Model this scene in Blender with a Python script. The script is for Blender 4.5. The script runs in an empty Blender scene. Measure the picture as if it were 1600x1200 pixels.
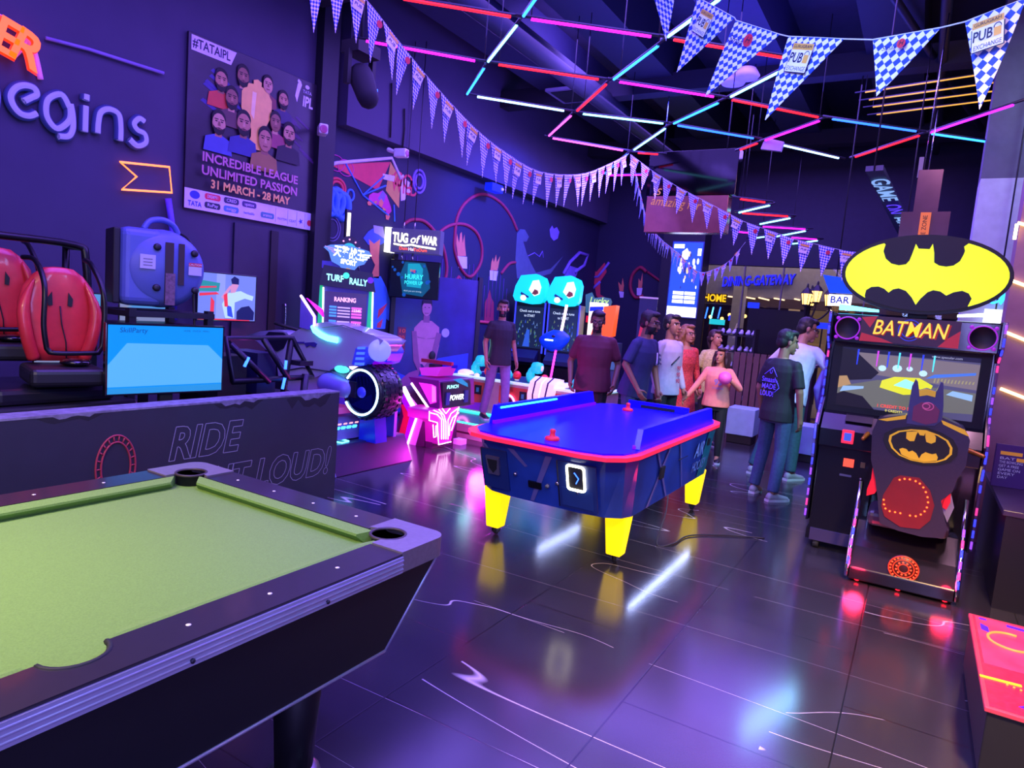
import bpy, bmesh, math, random
from mathutils import Matrix, Vector
from math import sin, cos, pi, radians as rad
random.seed(7)
SC = bpy.context.scene
COL = SC.collection
# ---------------------------------------------------------------- camera
cam = bpy.data.cameras.new('camera'); camo = bpy.data.objects.new('camera', cam); COL.objects.link(camo)
cam.sensor_fit = 'HORIZONTAL'; cam.sensor_width = 36.0; cam.lens = 36.0 * 1060 / 1600
cam.clip_start = 0.05; cam.clip_end = 200
camo.matrix_world = Matrix(((0.85247752, -0.12484897, 0.50763649, 0), (0.51653889, 0.05175769, -0.85469802, 0),
                            (0.08043407, 0.99082485, 0.10861162, 1.62), (0, 0, 0, 1)))
SC.camera = camo
# ---------------------------------------------------------------- world, exposure, lamps
def lin(c):
    return tuple(((v / 12.92) if v <= .04045 else ((v + .055) / 1.055) ** 2.4) for v in (a / 255 for a in c))
W = bpy.data.worlds.new('world'); SC.world = W; W.use_nodes = True
W.node_tree.nodes['Background'].inputs[0].default_value = (.16, .09, .9, 1)
W.node_tree.nodes['Background'].inputs[1].default_value = .35
SC.view_settings.view_transform = 'Standard'; SC.view_settings.look = 'None'
SC.view_settings.gamma = 1; SC.view_settings.use_curve_mapping = False
SC.view_settings.exposure = 0.0
SC.cycles.use_denoising = True
SC.cycles.max_bounces = 6; SC.cycles.diffuse_bounces = 3; SC.cycles.glossy_bounces = 3
SC.cycles.transmission_bounces = 4; SC.cycles.transparent_max_bounces = 8
SC.cycles.sample_clamp_indirect = 4.0; SC.cycles.caustics_reflective = False; SC.cycles.caustics_refractive = False

def lamp(name, kind, loc, power, col, size=1.0, target=None, size_y=None, spot=None, blend=.6, spec=1.0):
    l = bpy.data.lights.new(name, kind); l.energy = power; l.color = col; l.specular_factor = spec
    o = bpy.data.objects.new(name, l); COL.objects.link(o); o.location = loc
    if kind == 'AREA':
        l.size = size
        if size_y: l.shape = 'RECTANGLE'; l.size_y = size_y
    elif kind == 'SPOT':
        l.spot_size = spot; l.spot_blend = blend; l.shadow_soft_size = size
    else:
        l.shadow_soft_size = size
    if target is not None:
        o.rotation_euler = (Vector(target) - Vector(loc)).to_track_quat('-Z', 'Y').to_euler()
    return o
VIO = (.25, .13, 1.0); BLU = (.05, .07, 1.0); WARM = (1.0, .82, .55)
lamp('ceiling_wash_front', 'AREA', (-2.6, 1.4, 5.2), 420, VIO, 4.0, (-2.6, 1.4, 0), 4.0, spec=.12)
lamp('ceiling_wash_middle', 'AREA', (-3.0, 6.2, 4.75), 520, VIO, 5.0, (-3.0, 6.2, 0), 4, spec=.12)
lamp('ceiling_wash_rear', 'AREA', (-2.8, 11.0, 4.7), 480, VIO, 5, (-2.8, 11, 0), 4, spec=.12)
lamp('pool_table_lamp', 'AREA', (-2.6, .1, 2.6), 88, WARM, .5, (-2.5, .2, .8), 1.4)
lamp('pool_trim_fill', 'AREA', (.7, -.7, 1.7), 80, (.35, .3, 1.0), .5, (-1.36, .9, .75), 2.0)  # unseen lamp added to brighten the pool table's side trim
lamp('wall_wash_violet', 'AREA', (-3.9, 2.4, 4.9), 240, (.22, .10, 1.0), 1.5, (-6.4, 2.6, 2.4), 4, spec=.1)
lamp('bulkhead_wash_violet', 'AREA', (-4.0, 8.5, 4.7), 300, (.22, .12, 1.0), 1.2, (-6.4, 8.8, 3.6), 6, spec=.1)
lamp('mural_wash_blue', 'SPOT', (-3.4, 9.5, 4.7), 1900, BLU, .25, (-6.4, 10.0, 2.0), spot=rad(80), spec=.2)
lamp('table_front_fill', 'AREA', (-.5, 1.6, 2.7), 45, (.25, .4, 1.0), .6, (-1.9, 4.0, .5), .6, spec=0)
lamp('table_side_fill', 'AREA', (-.64, 5.25, 1.25), 10, (.25, .6, 1.0), .3, (-1.45, 5.1, .5), .5, spec=.3)  # added fill lighting the right side of the air hockey table
lamp('floor_fill_blue', 'SPOT', (-1.5, 2.6, 4.6), 700, (.14, .06, 1.0), .2, (-1.1, 2.5, 0), spot=rad(46), spec=0)  # added spot that tints the near floor blue
lamp('ceiling_up_blue', 'AREA', (-2.4, 7.0, 4.2), 260, (.06, .06, 1.0), 3.5, (-2.4, 7.0, 6), 6, spec=0)
lamp('crowd_spot_warm', 'SPOT', (-1.3, 5.7, 3.7), 420, (1.0, .58, .38), .12, (-2.2, 8.7, 1.2), spot=rad(38), spec=.5)
lamp('crowd_spot_cyan', 'SPOT', (.25, 5.9, 2.9), 330, (.2, .95, 1.0), .1, (-1.05, 7.05, .95), spot=rad(48), spec=.5)
lamp('mall_light', 'AREA', (-2.5, 17.0, 4.6), 120, (1.0, .8, .66), 5, (-2.5, 18.0, 1.5), 2, spec=.2)
lamp('floor_fill_warm', 'SPOT', (.9, 1.6, 3.2), 1500, (1.0, .6, .3), .25, (.25, 3.2, 0), spot=rad(64), spec=0)  # added spot giving the floor a warm brown tone in place of reflections
lamp('right_wall_pink', 'AREA', (.3, 5.0, 4.4), 70, (.95, .45, .75), .8, (.9, 6.8, 1.6), 1, spec=.2)
lamp('pale_wall_light', 'AREA', (1.2, 8.0, 4.6), 16, (.6, .75, 1.0), .6, (1.0, 9.0, 2.4), .6, spec=.1)

# ---------------------------------------------------------------- materials
MATS = {}
def mat(name, col=(128, 128, 128), rough=.5, metal=0, emit=None, es=0, noise=.08, nscale=9, coat=0, bump=0, alpha=1, trans=0):
    """procedural principled material: colour varied a little by noise"""
    if name in MATS: return MATS[name]
    m = bpy.data.materials.new(name); m.use_nodes = True; nt = m.node_tree; N = nt.nodes; L = nt.links
    b = N['Principled BSDF']; c = lin(col)
    b.inputs['Roughness'].default_value = rough; b.inputs['Metallic'].default_value = metal
    if coat: b.inputs['Coat Weight'].default_value = coat; b.inputs['Coat Roughness'].default_value = .08
    if trans: b.inputs['Transmission Weight'].default_value = trans
    if alpha < 1: b.inputs['Alpha'].default_value = alpha
    b.inputs['Base Color'].default_value = (*c, 1)
    if noise or bump:
        tc = N.new('ShaderNodeTexCoord'); nz = N.new('ShaderNodeTexNoise')
        nz.inputs['Scale'].default_value = nscale; nz.inputs['Detail'].default_value = 4
        L.new(tc.outputs['Object'], nz.inputs['Vector'])
        if noise:
            r = N.new('ShaderNodeValToRGB'); r.color_ramp.elements[0].position = .3; r.color_ramp.elements[1].position = .7
            r.color_ramp.elements[0].color = (*[v * (1 - noise) for v in c], 1)
            r.color_ramp.elements[1].color = (*[min(1, v * (1 + noise)) for v in c], 1)
            L.new(nz.outputs['Fac'], r.inputs['Fac']); L.new(r.outputs['Color'], b.inputs['Base Color'])
        if bump:
            bp = N.new('ShaderNodeBump'); bp.inputs['Strength'].default_value = bump; bp.inputs['Distance'].default_value = .01
            L.new(nz.outputs['Fac'], bp.inputs['Height']); L.new(bp.outputs['Normal'], b.inputs['Normal'])
    if emit:
        b.inputs['Emission Color'].default_value = (*lin(emit), 1); b.inputs['Emission Strength'].default_value = es
    MATS[name] = m; return m
def glow(name, col, es):          # lamps, tubes, screens
    return MATS[name] if name in MATS else mat(name, tuple(int(v * .5) for v in col), .4, 0, col, es, noise=0)
def tint(name, m): MATS[name] = m; return m

# ---------------------------------------------------------------- mesh builder
FONTC = {}
def glyphs(txt, bold, shear, spacing=1.0):
    k = (txt, bold, shear, spacing)
    if k in FONTC: return FONTC[k]
    cu = bpy.data.curves.new('tmp', 'FONT'); cu.body = txt; cu.size = 1; cu.offset = bold; cu.shear = shear
    cu.align_x = 'CENTER'; cu.align_y = 'CENTER'; cu.resolution_u = 3; cu.fill_mode = 'FRONT'; cu.space_character = spacing
    o = bpy.data.objects.new('tmp', cu); COL.objects.link(o)
    dg = bpy.context.evaluated_depsgraph_get(); dg.update()
    me = bpy.data.meshes.new_from_object(o.evaluated_get(dg))
    r = ([tuple(v.co) for v in me.vertices], [tuple(p.vertices) for p in me.polygons])
    bpy.data.objects.remove(o); bpy.data.curves.remove(cu); bpy.data.meshes.remove(me)
    FONTC[k] = r; return r

class MB:
    def __init__(s): s.v = []; s.f = []; s.m = []; s.sm = []; s.mats = []; s.T = None
    def add(s, vs, fs, m, smooth=False):
        if m not in s.mats: s.mats.append(m)
        i = s.mats.index(m); n = len(s.v)
        for p in vs:
            p = Vector(p); s.v.append(tuple(s.T @ p) if s.T else tuple(p))
        for q in fs: s.f.append(tuple(n + a for a in q)); s.m.append(i); s.sm.append(smooth)
        return s
    def box(s, x0, x1, y0, y1, z0, z1, m):
        v = [(x, y, z) for z in (z0, z1) for y in (y0, y1) for x in (x0, x1)]
        return s.add(v, [(0, 2, 3, 1), (4, 5, 7, 6), (0, 1, 5, 4), (2, 6, 7, 3), (0, 4, 6, 2), (1, 3, 7, 5)], m)
    def cbox(s, c, d, m, R=None):
        v = []
        for z in (-.5, .5):
            for y in (-.5, .5):
                for x in (-.5, .5):
                    p = Vector((x * d[0], y * d[1], z * d[2]))
                    if R: p = R @ p
                    v.append(Vector(c) + p)
        return s.add(v, [(0, 2, 3, 1), (4, 5, 7, 6), (0, 1, 5, 4), (2, 6, 7, 3), (0, 4, 6, 2), (1, 3, 7, 5)], m)
    def prism(s, poly, ax, a, b, m, smooth=False):
        def P(q, t): return (t, q[0], q[1]) if ax == 'x' else ((q[0], t, q[1]) if ax == 'y' else (q[0], q[1], t))
        n = len(poly); v = [P(q, a) for q in poly] + [P(q, b) for q in poly]
        f = [tuple(range(n)), tuple(range(2 * n - 1, n - 1, -1))]
        s.add(v, f, m)
        return s.add(v, [(i, (i + 1) % n, n + (i + 1) % n, n + i) for i in range(n)], m, smooth)
    def frustum(s, p0, p1, z0, z1, m):
        n = len(p0); v = [(a, b, z0) for a, b in p0] + [(a, b, z1) for a, b in p1]
        return s.add(v, [tuple(range(n)), tuple(range(2 * n - 1, n - 1, -1))] + [(i, (i + 1) % n, n + (i + 1) % n, n + i) for i in range(n)], m)
    def loft(s, rings, m, smooth=True, caps=True, closed=False):
        n = len(rings[0]); v = [p for r in rings for p in r]; f = []; K = len(rings)
        for k in range(K if closed else K - 1):
            for i in range(n):
                j = (i + 1) % n; k2 = (k + 1) % K
                f.append((k * n + i, k * n + j, k2 * n + j, k2 * n + i))
        if caps and not closed: f += [tuple(range(n)), tuple(range(K * n - 1, K * n - n - 1, -1))]
        return s.add(v, f, m, smooth)
    def tube(s, pts, r, m, seg=8, closed=False, smooth=True):
        P = [Vector(p) for p in pts]; n = len(P); rings = []; up = None
        for i in range(n):
            a = P[i - 1] if (i > 0 or closed) else P[i]; b = P[(i + 1) % n] if (i < n - 1 or closed) else P[i]
            t = (b - a).normalized() if (b - a).length > 1e-9 else Vector((0, 0, 1))
            if up is None: up = t.orthogonal().normalized()
            u = (up - t * up.dot(t)); u = u.normalized() if u.length > 1e-6 else t.orthogonal().normalized()
            up = u; w = t.cross(u); rr = r[i] if isinstance(r, (list, tuple)) else r
            rings.append([P[i] + u * rr * cos(2 * pi * k / seg) + w * rr * sin(2 * pi * k / seg) for k in range(seg)])
        return s.loft(rings, m, smooth, True, closed)
    def lathe(s, prof, c, m, ax='z', seg=20, smooth=True):
        rings = []
        for r, h in prof:
            ring = []
            for k in range(seg):
                a = 2 * pi * k / seg; x, y = max(r, 1e-4) * cos(a), max(r, 1e-4) * sin(a)
                q = (x, y, h) if ax == 'z' else ((h, x, y) if ax == 'x' else (y, h, x))
                ring.append((c[0] + q[0], c[1] + q[1], c[2] + q[2]))
            rings.append(ring)
        return s.loft(rings, m, smooth)
    def ell(s, c, d, m, R=None, n=10, seg=14):
        rings = []
        for i in range(n + 1):
            t = pi * i / n; ring = []
            for k in range(seg):
                a = 2 * pi * k / seg; st = max(sin(t), .01)
                p = Vector((d[0] * st * cos(a), d[1] * st * sin(a), -d[2] * cos(t)))
                if R: p = R @ p
                ring.append(Vector(c) + p)
            rings.append(ring)
        return s.loft(rings, m)
    def cap(s, p0, p1, r0, r1, m, seg=10, flat=False):
        p0, p1 = Vector(p0), Vector(p1); t = (p1 - p0); ln = t.length
        t = t.normalized() if ln > 1e-6 else Vector((0, 0, 1)); u = t.orthogonal().normalized(); w = t.cross(u)
        st = []
        if flat: st = [(0, r0), (ln, r1)]
        else:
            for i in range(5): a = pi / 2 * i / 4; st.append((-r0 * cos(a), max(r0 * sin(a), 1e-4)))
            for i in range(5): a = pi / 2 * i / 4; st.append((ln + r1 * sin(a), max(r1 * cos(a), 1e-4)))
        return s.loft([[p0 + t * h + u * r * cos(2 * pi * k / seg) + w * r * sin(2 * pi * k / seg) for k in range(seg)] for h, r in st], m)
    def quad(s, pts, m): return s.add(pts, [tuple(range(len(pts)))], m)
    def text(s, txt, o, u, v, size, m, bold=0, shear=0, depth=.003, width=None, spacing=1.0):
        """lettering centred on o, running along u, upright along v, raised by depth"""
        vs, fs = glyphs(txt, bold, shear, spacing)
        if not vs: return s
        u, v = Vector(u).normalized(), Vector(v).normalized(); n = u.cross(v); o = Vector(o)
        kx = size
        if width: kx = width / (max(p[0] for p in vs) - min(p[0] for p in vs))
        pts = [o + u * p[0] * kx + v * p[1] * size + n * depth for p in vs]
        return s.add(pts, fs, m)
    def stroke(s, pts2, o, u, v, r, m, closed=False, seg=6):
        u, v, o = Vector(u), Vector(v), Vector(o)
        return s.tube([o + u * a + v * b for a, b in pts2], r, m, seg, closed)
    def build(s, name, parent=None, loc=None, rot=None, bevel=0, bseg=2, normals=True):
        me = bpy.data.meshes.new(name); me.from_pydata(s.v, [], s.f)
        for m in s.mats: me.materials.append(m)
        me.polygons.foreach_set('material_index', s.m); me.polygons.foreach_set('use_smooth', s.sm)
        if normals:
            bm = bmesh.new(); bm.from_mesh(me); bmesh.ops.recalc_face_normals(bm, faces=bm.faces); bm.to_mesh(me); bm.free()
        o = bpy.data.objects.new(name, me); COL.objects.link(o)
        if parent: o.parent = parent
        if loc: o.location = loc
        if rot: o.rotation_euler = rot
        if bevel:
            b = o.modifiers.new('bevel', 'BEVEL'); b.width = bevel; b.segments = bseg; b.limit_method = 'ANGLE'; b.angle_limit = rad(40)
        return o

def tag(o, label, cat, group=None, kind=None):
    o['label'] = label; o['category'] = cat
    if group: o['group'] = group
    if kind: o['kind'] = kind
    return o
def thing(name, label, cat, loc=(0, 0, 0), rz=0, group=None):
    o = bpy.data.objects.new(name, None); COL.objects.link(o); o.location = loc; o.rotation_euler = (0, 0, rad(rz)); o.empty_display_size = .1
    return tag(o, label, cat, group)
def part(o, label): o['label'] = label; return o
def struct(mb, name, **k):
    o = mb.build(name, **k); o['kind'] = 'structure'; return o
def circle(cx, cy, r, n=24, ry=None, a0=0, a1=2 * pi):
    ry = ry or r; full = abs(a1 - a0 - 2 * pi) < 1e-6
    return [(cx + r * cos(a0 + (a1 - a0) * i / (n if full else n - 1)), cy + ry * sin(a0 + (a1 - a0) * i / (n if full else n - 1))) for i in range(n)]
def bez(pts, n=6):
    """smooth 2-D/3-D polyline through the points"""
    P = [Vector(p) for p in pts]; out = []
    for i in range(len(P) - 1):
        a = P[max(i - 1, 0)]; b = P[i]; c = P[i + 1]; d = P[min(i + 2, len(P) - 1)]
        for k in range(n):
            t = k / n
            out.append(tuple(.5 * ((2 * b) + (c - a) * t + (2 * a - 5 * b + 4 * c - d) * t * t + (3 * b - a - 3 * c + d) * t ** 3)))
    out.append(tuple(P[-1])); return out
X1, Y1, Z1 = Vector((1, 0, 0)), Vector((0, 1, 0)), Vector((0, 0, 1))

# common materials
BLACK = mat('matte_black', (22, 21, 26), .6); GLOSSB = mat('gloss_black', (12, 12, 16), .18, coat=.4)
DGREY = mat('dark_grey_metal', (46, 46, 54), .45, .4); GREY = mat('grey_plastic', (120, 120, 128), .5)
WHITE = mat('white_plastic', (225, 225, 230), .4, coat=.3); CHROME = mat('chrome', (190, 190, 198), .18, 1)
RUBBER = mat('black_rubber', (20, 20, 22), .7)
L_CYAN = glow('led_cyan', (90, 225, 255), 5); L_BLUE = glow('led_blue', (40, 90, 255), 6); L_WHITE = glow('led_white', (215, 235, 255), 5)
L_MAG = glow('led_magenta', (255, 40, 230), 6); L_RED = glow('led_red', (255, 40, 50), 5); L_PINKW = glow('led_pink_white', (255, 200, 250), 5)
L_YEL = glow('led_warm_white', (255, 200, 90), 4); L_VIO = glow('led_violet', (170, 40, 255), 5); L_TEAL = glow('led_teal', (60, 240, 225), 3)
L_WARM = glow('lamp_warm', (255, 190, 100), 4)

# ---------------------------------------------------------------- floor
def floor_mat():
    m = bpy.data.materials.new('dark_marble_tile'); m.use_nodes = True; nt = m.node_tree; N = nt.nodes; L = nt.links
    b = N['Principled BSDF']; tc = N.new('ShaderNodeTexCoord')
    def noise(scale, det, vec=None, dist=0):
        n = N.new('ShaderNodeTexNoise'); n.inputs['Scale'].default_value = scale; n.inputs['Detail'].default_value = det
        n.inputs['Distortion'].default_value = dist
        L.new(vec or tc.outputs['Object'], n.inputs['Vector']); return n.outputs['Fac']
    def math_(op, a, bb=None, cc=None):
        n = N.new('ShaderNodeMath'); n.operation = op
        for i, v in enumerate((a, bb, cc)):
            if v is None: continue
            if isinstance(v, (int, float)): n.inputs[i].default_value = v
            else: L.new(v, n.inputs[i])
        return n.outputs[0]
    def mapped(rot, sc, loc=(0, 0, 0)):
        n = N.new('ShaderNodeMapping'); n.inputs['Rotation'].default_value = (0, 0, rot); n.inputs['Scale'].default_value = sc
        n.inputs['Location'].default_value = loc
        L.new(tc.outputs['Object'], n.inputs['Vector']); return n.outputs[0]
    # large tiles
    br = N.new('ShaderNodeTexBrick'); br.offset = .5; br.inputs['Scale'].default_value = 1
    br.inputs['Mortar Size'].default_value = .0035; br.inputs['Brick Width'].default_value = 1.2; br.inputs['Row Height'].default_value = .8
    br.inputs['Color1'].default_value = (0, 0, 0, 1); br.inputs['Color2'].default_value = (1, 1, 1, 1)
    L.new(mapped(rad(90), (1, 1, 1), (.25, .1, 0)), br.inputs['Vector'])
    # long hairline veins crossing the tiles
    v1 = noise(1.0, .6, mapped(rad(4), (.10, 2.1, 1)), .0)
    d1 = math_('ABSOLUTE', math_('SUBTRACT', v1, .5)); vein1 = math_('SUBTRACT', 1, math_('MINIMUM', math_('MULTIPLY', d1, 800), 1))
    v2 = noise(1.0, 2.5, mapped(rad(-58), (.30, .9, 1), (3, 1, 0)), .1)
    d2 = math_('ABSOLUTE', math_('SUBTRACT', v2, .52)); vein2 = math_('SUBTRACT', 1, math_('MINIMUM', math_('MULTIPLY', d2, 800), 1))
    gate = math_('GREATER_THAN', noise(.55, 1), .39)
    gate2 = math_('GREATER_THAN', noise(.5, 1, mapped(0, (1, 1, 1), (9, 3, 0))), .53)
    vein = math_('MAXIMUM', math_('MULTIPLY', vein1, gate), math_('MULTIPLY', vein2, gate2))
    cl = N.new('ShaderNodeValToRGB'); cl.color_ramp.elements[0].color = (*lin((30, 29, 34)), 1); cl.color_ramp.elements[1].color = (*lin((50, 48, 55)), 1)
    L.new(noise(2.2, 3, None, .4), cl.inputs['Fac'])
    mx = N.new('ShaderNodeMixRGB'); L.new(math_('MULTIPLY', vein, .75), mx.inputs[0]); L.new(cl.outputs[0], mx.inputs[1]); mx.inputs[2].default_value = (*lin((215, 205, 215)), 1)
    mg = N.new('ShaderNodeMixRGB'); L.new(br.outputs['Fac'], mg.inputs[0]); L.new(mx.outputs[0], mg.inputs[1]); mg.inputs[2].default_value = (*lin((14, 13, 15)), 1)
    L.new(mg.outputs[0], b.inputs['Base Color'])
    r = math_('MULTIPLY_ADD', noise(1.3, 2), .10, .12)
    L.new(r, b.inputs['Roughness']); b.inputs['IOR'].default_value = 1.6
    bp = N.new('ShaderNodeBump'); bp.inputs['Strength'].default_value = .25; bp.inputs['Distance'].default_value = .002; bp.invert = True
    L.new(br.outputs['Fac'], bp.inputs['Height']); L.new(bp.outputs[0], b.inputs['Normal'])
    return m
struct(MB().box(-6.6, 6, -4, 14.0, -.1, 0, floor_mat()), 'floor')
struct(MB().box(-8, 8, 14.0, 26, -.1, 0, mat('mall_floor', (150, 140, 130), .25)), 'floor_mall')
WALLM = mat('dark_violet_wall', (62, 56, 84), .75, noise=.06, nscale=3)
WALLD = mat('mural_wall_navy', (26, 26, 58), .7, noise=.08, nscale=2)
CEILM = mat('ceiling_dark', (52, 50, 66), .8)
struct(MB().box(-6.6, -6.4, -4, 14.2, 0, 5.6, WALLM), 'wall_left')
b = MB(); b.box(-6.4, -6.395, 6.1, 14.0, 0, 3.68, WALLD); struct(b, 'trim_1')                     # the painted lower wall skin
b = MB(); b.box(-6.4, -6.22, 6.1, 14.0, 3.66, 5.6, WALLM); struct(b, 'wall_left_bulkhead')
b = MB(); b.box(-6.4, -6.28, 5.74, 5.99, 0, 5.6, mat('dark_column_paint', (26, 24, 36), .6)); struct(b, 'trim_column')
b = MB(); b.box(-6.6, -3.95, 14.0, 14.2, 0, 5.6, WALLD); b.box(-3.95, 6, 14.0, 14.2, 2.86, 5.6, mat('header_wall', (40, 38, 58), .8)); struct(b, 'wall_back')
b = MB(); b.box(-4.75, -3.9, 13.55, 14.0, 0, 5.6, mat('dark_column_paint')); struct(b, 'trim_pillar')
b = MB(); b.box(-7, 6.2, -4, 14.2, 5.6, 5.7, CEILM)
struct(b, 'ceiling')
BEAM = mat('beam_black', (24, 22, 34), .7)
b = MB()
for i, x in enumerate((-5.2, -3.7, -2.2, -.7, .8, 2.3)):
    b.box(x - .3, x + .3, -4, 14, 5.0, 5.6, BEAM if i % 2 else mat('beam_navy', (44, 44, 74), .6))
for y in (1.5, 5.5, 9.5, 12.8): b.box(-6.2, 6, y - .12, y + .12, 4.8, 5.05, BEAM)
b.tube([(-4.4, -3, 4.75), (-4.4, 13.8, 4.75)], .14, mat('duct_grey', (34, 34, 48), .6), 14)
b.tube([(-.2, -3, 4.85), (-.2, 13.8, 4.85)], .05, DGREY, 8); b.tube([(-1.6, 3, 4.9), (.6, 13.8, 4.9)], .04, DGREY, 8)
struct(b, 'ceiling_beams')
# right side: pale column far back, panelled pier with lit tubes
b = MB(); b.box(.32, 2.2, 9.0, 9.5, 0, 3.43, mat('pale_blue_paint', (190, 200, 215), .7)); b.box(.32, 2.2, 9.0, 9.5, 3.43, 5.6, mat('slate_paint', (96, 100, 120), .7)); struct(b, 'wall_right_far')
b = MB(); b.box(.55, 2.6, 6.8, 7.1, 0, 5.6, mat('pier_paint', (150, 120, 130), .6)); struct(b, 'wall_right')
# glazed front to the mall
GL = bpy.data.materials.new('clear_glass'); GL.use_nodes = True
nt = GL.node_tree; nt.nodes.remove(nt.nodes['Principled BSDF']); tr = nt.nodes.new('ShaderNodeBsdfTransparent'); gg = nt.nodes.new('ShaderNodeBsdfGlossy')
gg.inputs['Roughness'].default_value = .02; tr.inputs[0].default_value = (.86, .87, .92, 1); ms = nt.nodes.new('ShaderNodeMixShader'); fr = nt.nodes.new('ShaderNodeFresnel'); fr.inputs[0].default_value = 1.35
nt.links.new(fr.outputs[0], ms.inputs[0]); nt.links.new(tr.outputs[0], ms.inputs[1]); nt.links.new(gg.outputs[0], ms.inputs[2]); nt.links.new(ms.outputs[0], nt.nodes['Material Output'].inputs[0])
MULL = mat('mullion_metal', (110, 105, 110), .4, .6)
for i, (x0, x1) in enumerate(((-3.9, -3.18), (-3.18, -2.45), (-2.45, -1.0), (-1.0, .5), (.5, 2.4))):
    g = struct(MB().box(x0 + .012, x1 - .012, 14.05, 14.062, .02, 2.86, GL), 'window_%d' % (i + 1))
    f = MB(); f.box(x1 - .012, x1 + .012, 14.03, 14.08, 0, 2.86, MULL); f.box(x0, x1, 14.03, 14.08, 0, .02, MULL); f.build('window_frame', g)

# ---------------------------------------------------------------- pool table
FELT = mat('green_felt', (112, 150, 62), .95, noise=.10, nscale=220, bump=.25)
def pool_table():
    t = thing('pool_table', 'pool table with green cloth, black cabinet and silver-edged rails', 'pool table', (-2.08, .6, 0))
    ox, oy = 2.08, -.6
    x0, x1, y0, y1 = -2.80 + ox, -1.36 + ox, -.78 + oy, 1.93 + oy
    LAM = mat('rail_laminate_black', (40, 34, 40), .32, coat=.3, nscale=30)
    CAST = mat('corner_casting_grey', (128, 118, 128), .42, .3, nscale=60)
    ALU = mat('ribbed_aluminium', (178, 172, 200), .35, .35)
    b = MB(); b.box(x0 + .13, x1 - .13, y0 + .13, y1 - .13, .70, .757, FELT); b.build('bed_cloth', t)
    xi0, xi1, yi0, yi1 = x0 + .14, x1 - .14, y0 + .14, y1 - .14; ym = .742 + oy
    def cushion(kind, a, c, side):
        # cloth-covered cushion with mitred ends: profile (distance from rail, height)
        pr = [(0, .757), (0, .797), (.012, .801), (.05, .789), (.052, .781), (.03, .757)]
        rings = []
        for e in (0, 1):
            ring = []
            for d, h in pr:
                q = (a + d * 1.0) if e == 0 else (c - d * 1.0)
                if kind == 'y': ring.append((side[0] + side[1] * d, q, h))
                else: ring.append((q, side[0] + side[1] * d, h))
            rings.append(ring)
        m = MB(); m.loft(rings, FELT, smooth=False); m.build('cushion', t)
    pr_ = .085
    cushion('y', yi0 + .07, ym - pr_, (xi1, -1)); cushion('y', ym + pr_, yi1 - .07, (xi1, -1))
    cushion('y', yi0 + .07, ym - pr_, (xi0, 1)); cushion('y', ym + pr_, yi1 - .07, (xi0, 1))
    cushion('x', xi0 + .07, xi1 - .07, (yi1, -1)); cushion('x', xi0 + .07, xi1 - .07, (yi0, 1))
    a = .25
    def rail(xa, xb, ya, yb, notch=None):
        b = MB()
        if notch is None: b.box(xa, xb, ya, yb, .735, .80, LAM)
        else:  # long rail with half-round bite for the side pocket
            cx, s = notch; inner, outer = (xa, xb) if s < 0 else (xb, xa)
            arc = [(cx + s * .068 * sin(u) * -1, ym + .072 * cos(u)) for u in [pi * i / 12 for i in range(13)]]
            poly = [(outer, ya), (inner, ya)] + [(inner, ym - .072)] + list(reversed(arc)) + [(inner, ym + .072), (inner, yb), (outer, yb)]
            b.prism(poly, 'z', .735, .80, LAM)
            b.tube([(p[0], p[1], .797) for p in arc], .007, RUBBER, 6)
        o = b.build('rail', t); return o
    r1 = rail(xi1, x1, y0 + a, y1 - a, (xi1, -1)); r2 = rail(x0, xi0, y0 + a, y1 - a, (xi0, 1))
    r3 = rail(x0 + a, x1 - a, yi1, y1); r4 = rail(x0 + a, x1 - a, y0, yi0)
    DOT = mat('pearl_sight', (235, 228, 205), .3)
    for par, pts in ((r1, [(x1 - .07, oy + y) for y in (.97, 1.21, 1.46, .5, .26, 0)]), (r2, [(x0 + .07, oy + y) for y in (.97, 1.21, 1.46, .5, .26)]),
                     (r3, [(x0 + .37 + i * .23, y1 - .07) for i in range(4)])):
        for p in pts:
            m = MB(); m.lathe([(0, .7995), (.0065, .7995), (.0065, .8008), (0, .8008)], (p[0], p[1], 0), DOT, seg=12); m.build('sight_dot', par)
    for sx, sy, cx, cy in ((1, 1, x1, y1), (-1, 1, x0, y1), (1, -1, x1, y0), (-1, -1, x0, y0)):
        c0, rr = (.155, .145), .062
        arc = [(c0[0] + rr * cos(u), c0[1] + rr * sin(u)) for u in [rad(-20) - rad(230) * i / 16 for i in range(17)]]
        poly = [(.06 - .06 * sin(u), .06 - .06 * cos(u)) for u in [pi / 2 * i / 6 for i in range(7)]][::-1]
        poly = poly + [(a, 0), (a, .135)] + arc + [(.135, a), (0, a)]
        poly = [(0.0 + px, py) for px, py in poly]
        P = [(cx - sx * px, cy - sy * py) for px, py in poly]
        b = MB(); b.prism(P, 'z', .735, .806, CAST); o = b.build('corner_casting', t, bevel=.004)
        m = MB(); pc = (cx - sx * c0[0], cy - sy * c0[1], 0)
        m.lathe([(rr, .80), (rr - .004, .80), (rr - .008, .66), (.03, .60), (0, .60)], pc, mat('pocket_liner', (16, 14, 15), .8), seg=20)
        m.tube([(pc[0] + rr * cos(u), pc[1] + rr * sin(u), .803) for u in [2 * pi * i / 20 for i in range(20)]], .006, mat('pocket_rim_brown', (60, 48, 46), .5), 6, True)
        m.build('pocket', o)
    b = MB(); b.box(x0 - .004, x0 + .004, y0 + a, y1 - a, .738, .792, ALU); b.box(x1 - .004, x1 + .006, y0 + a, y1 - a, .738, .792, ALU)
    for h in (.75, .765, .78): b.tube([(x1 + .006, y0 + a, h), (x1 + .006, y1 - a, h)], .0035, ALU, 6)
    b.box(x0 + a, x1 - a, y1 - .004, y1 + .004, .738, .792, ALU)
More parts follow.
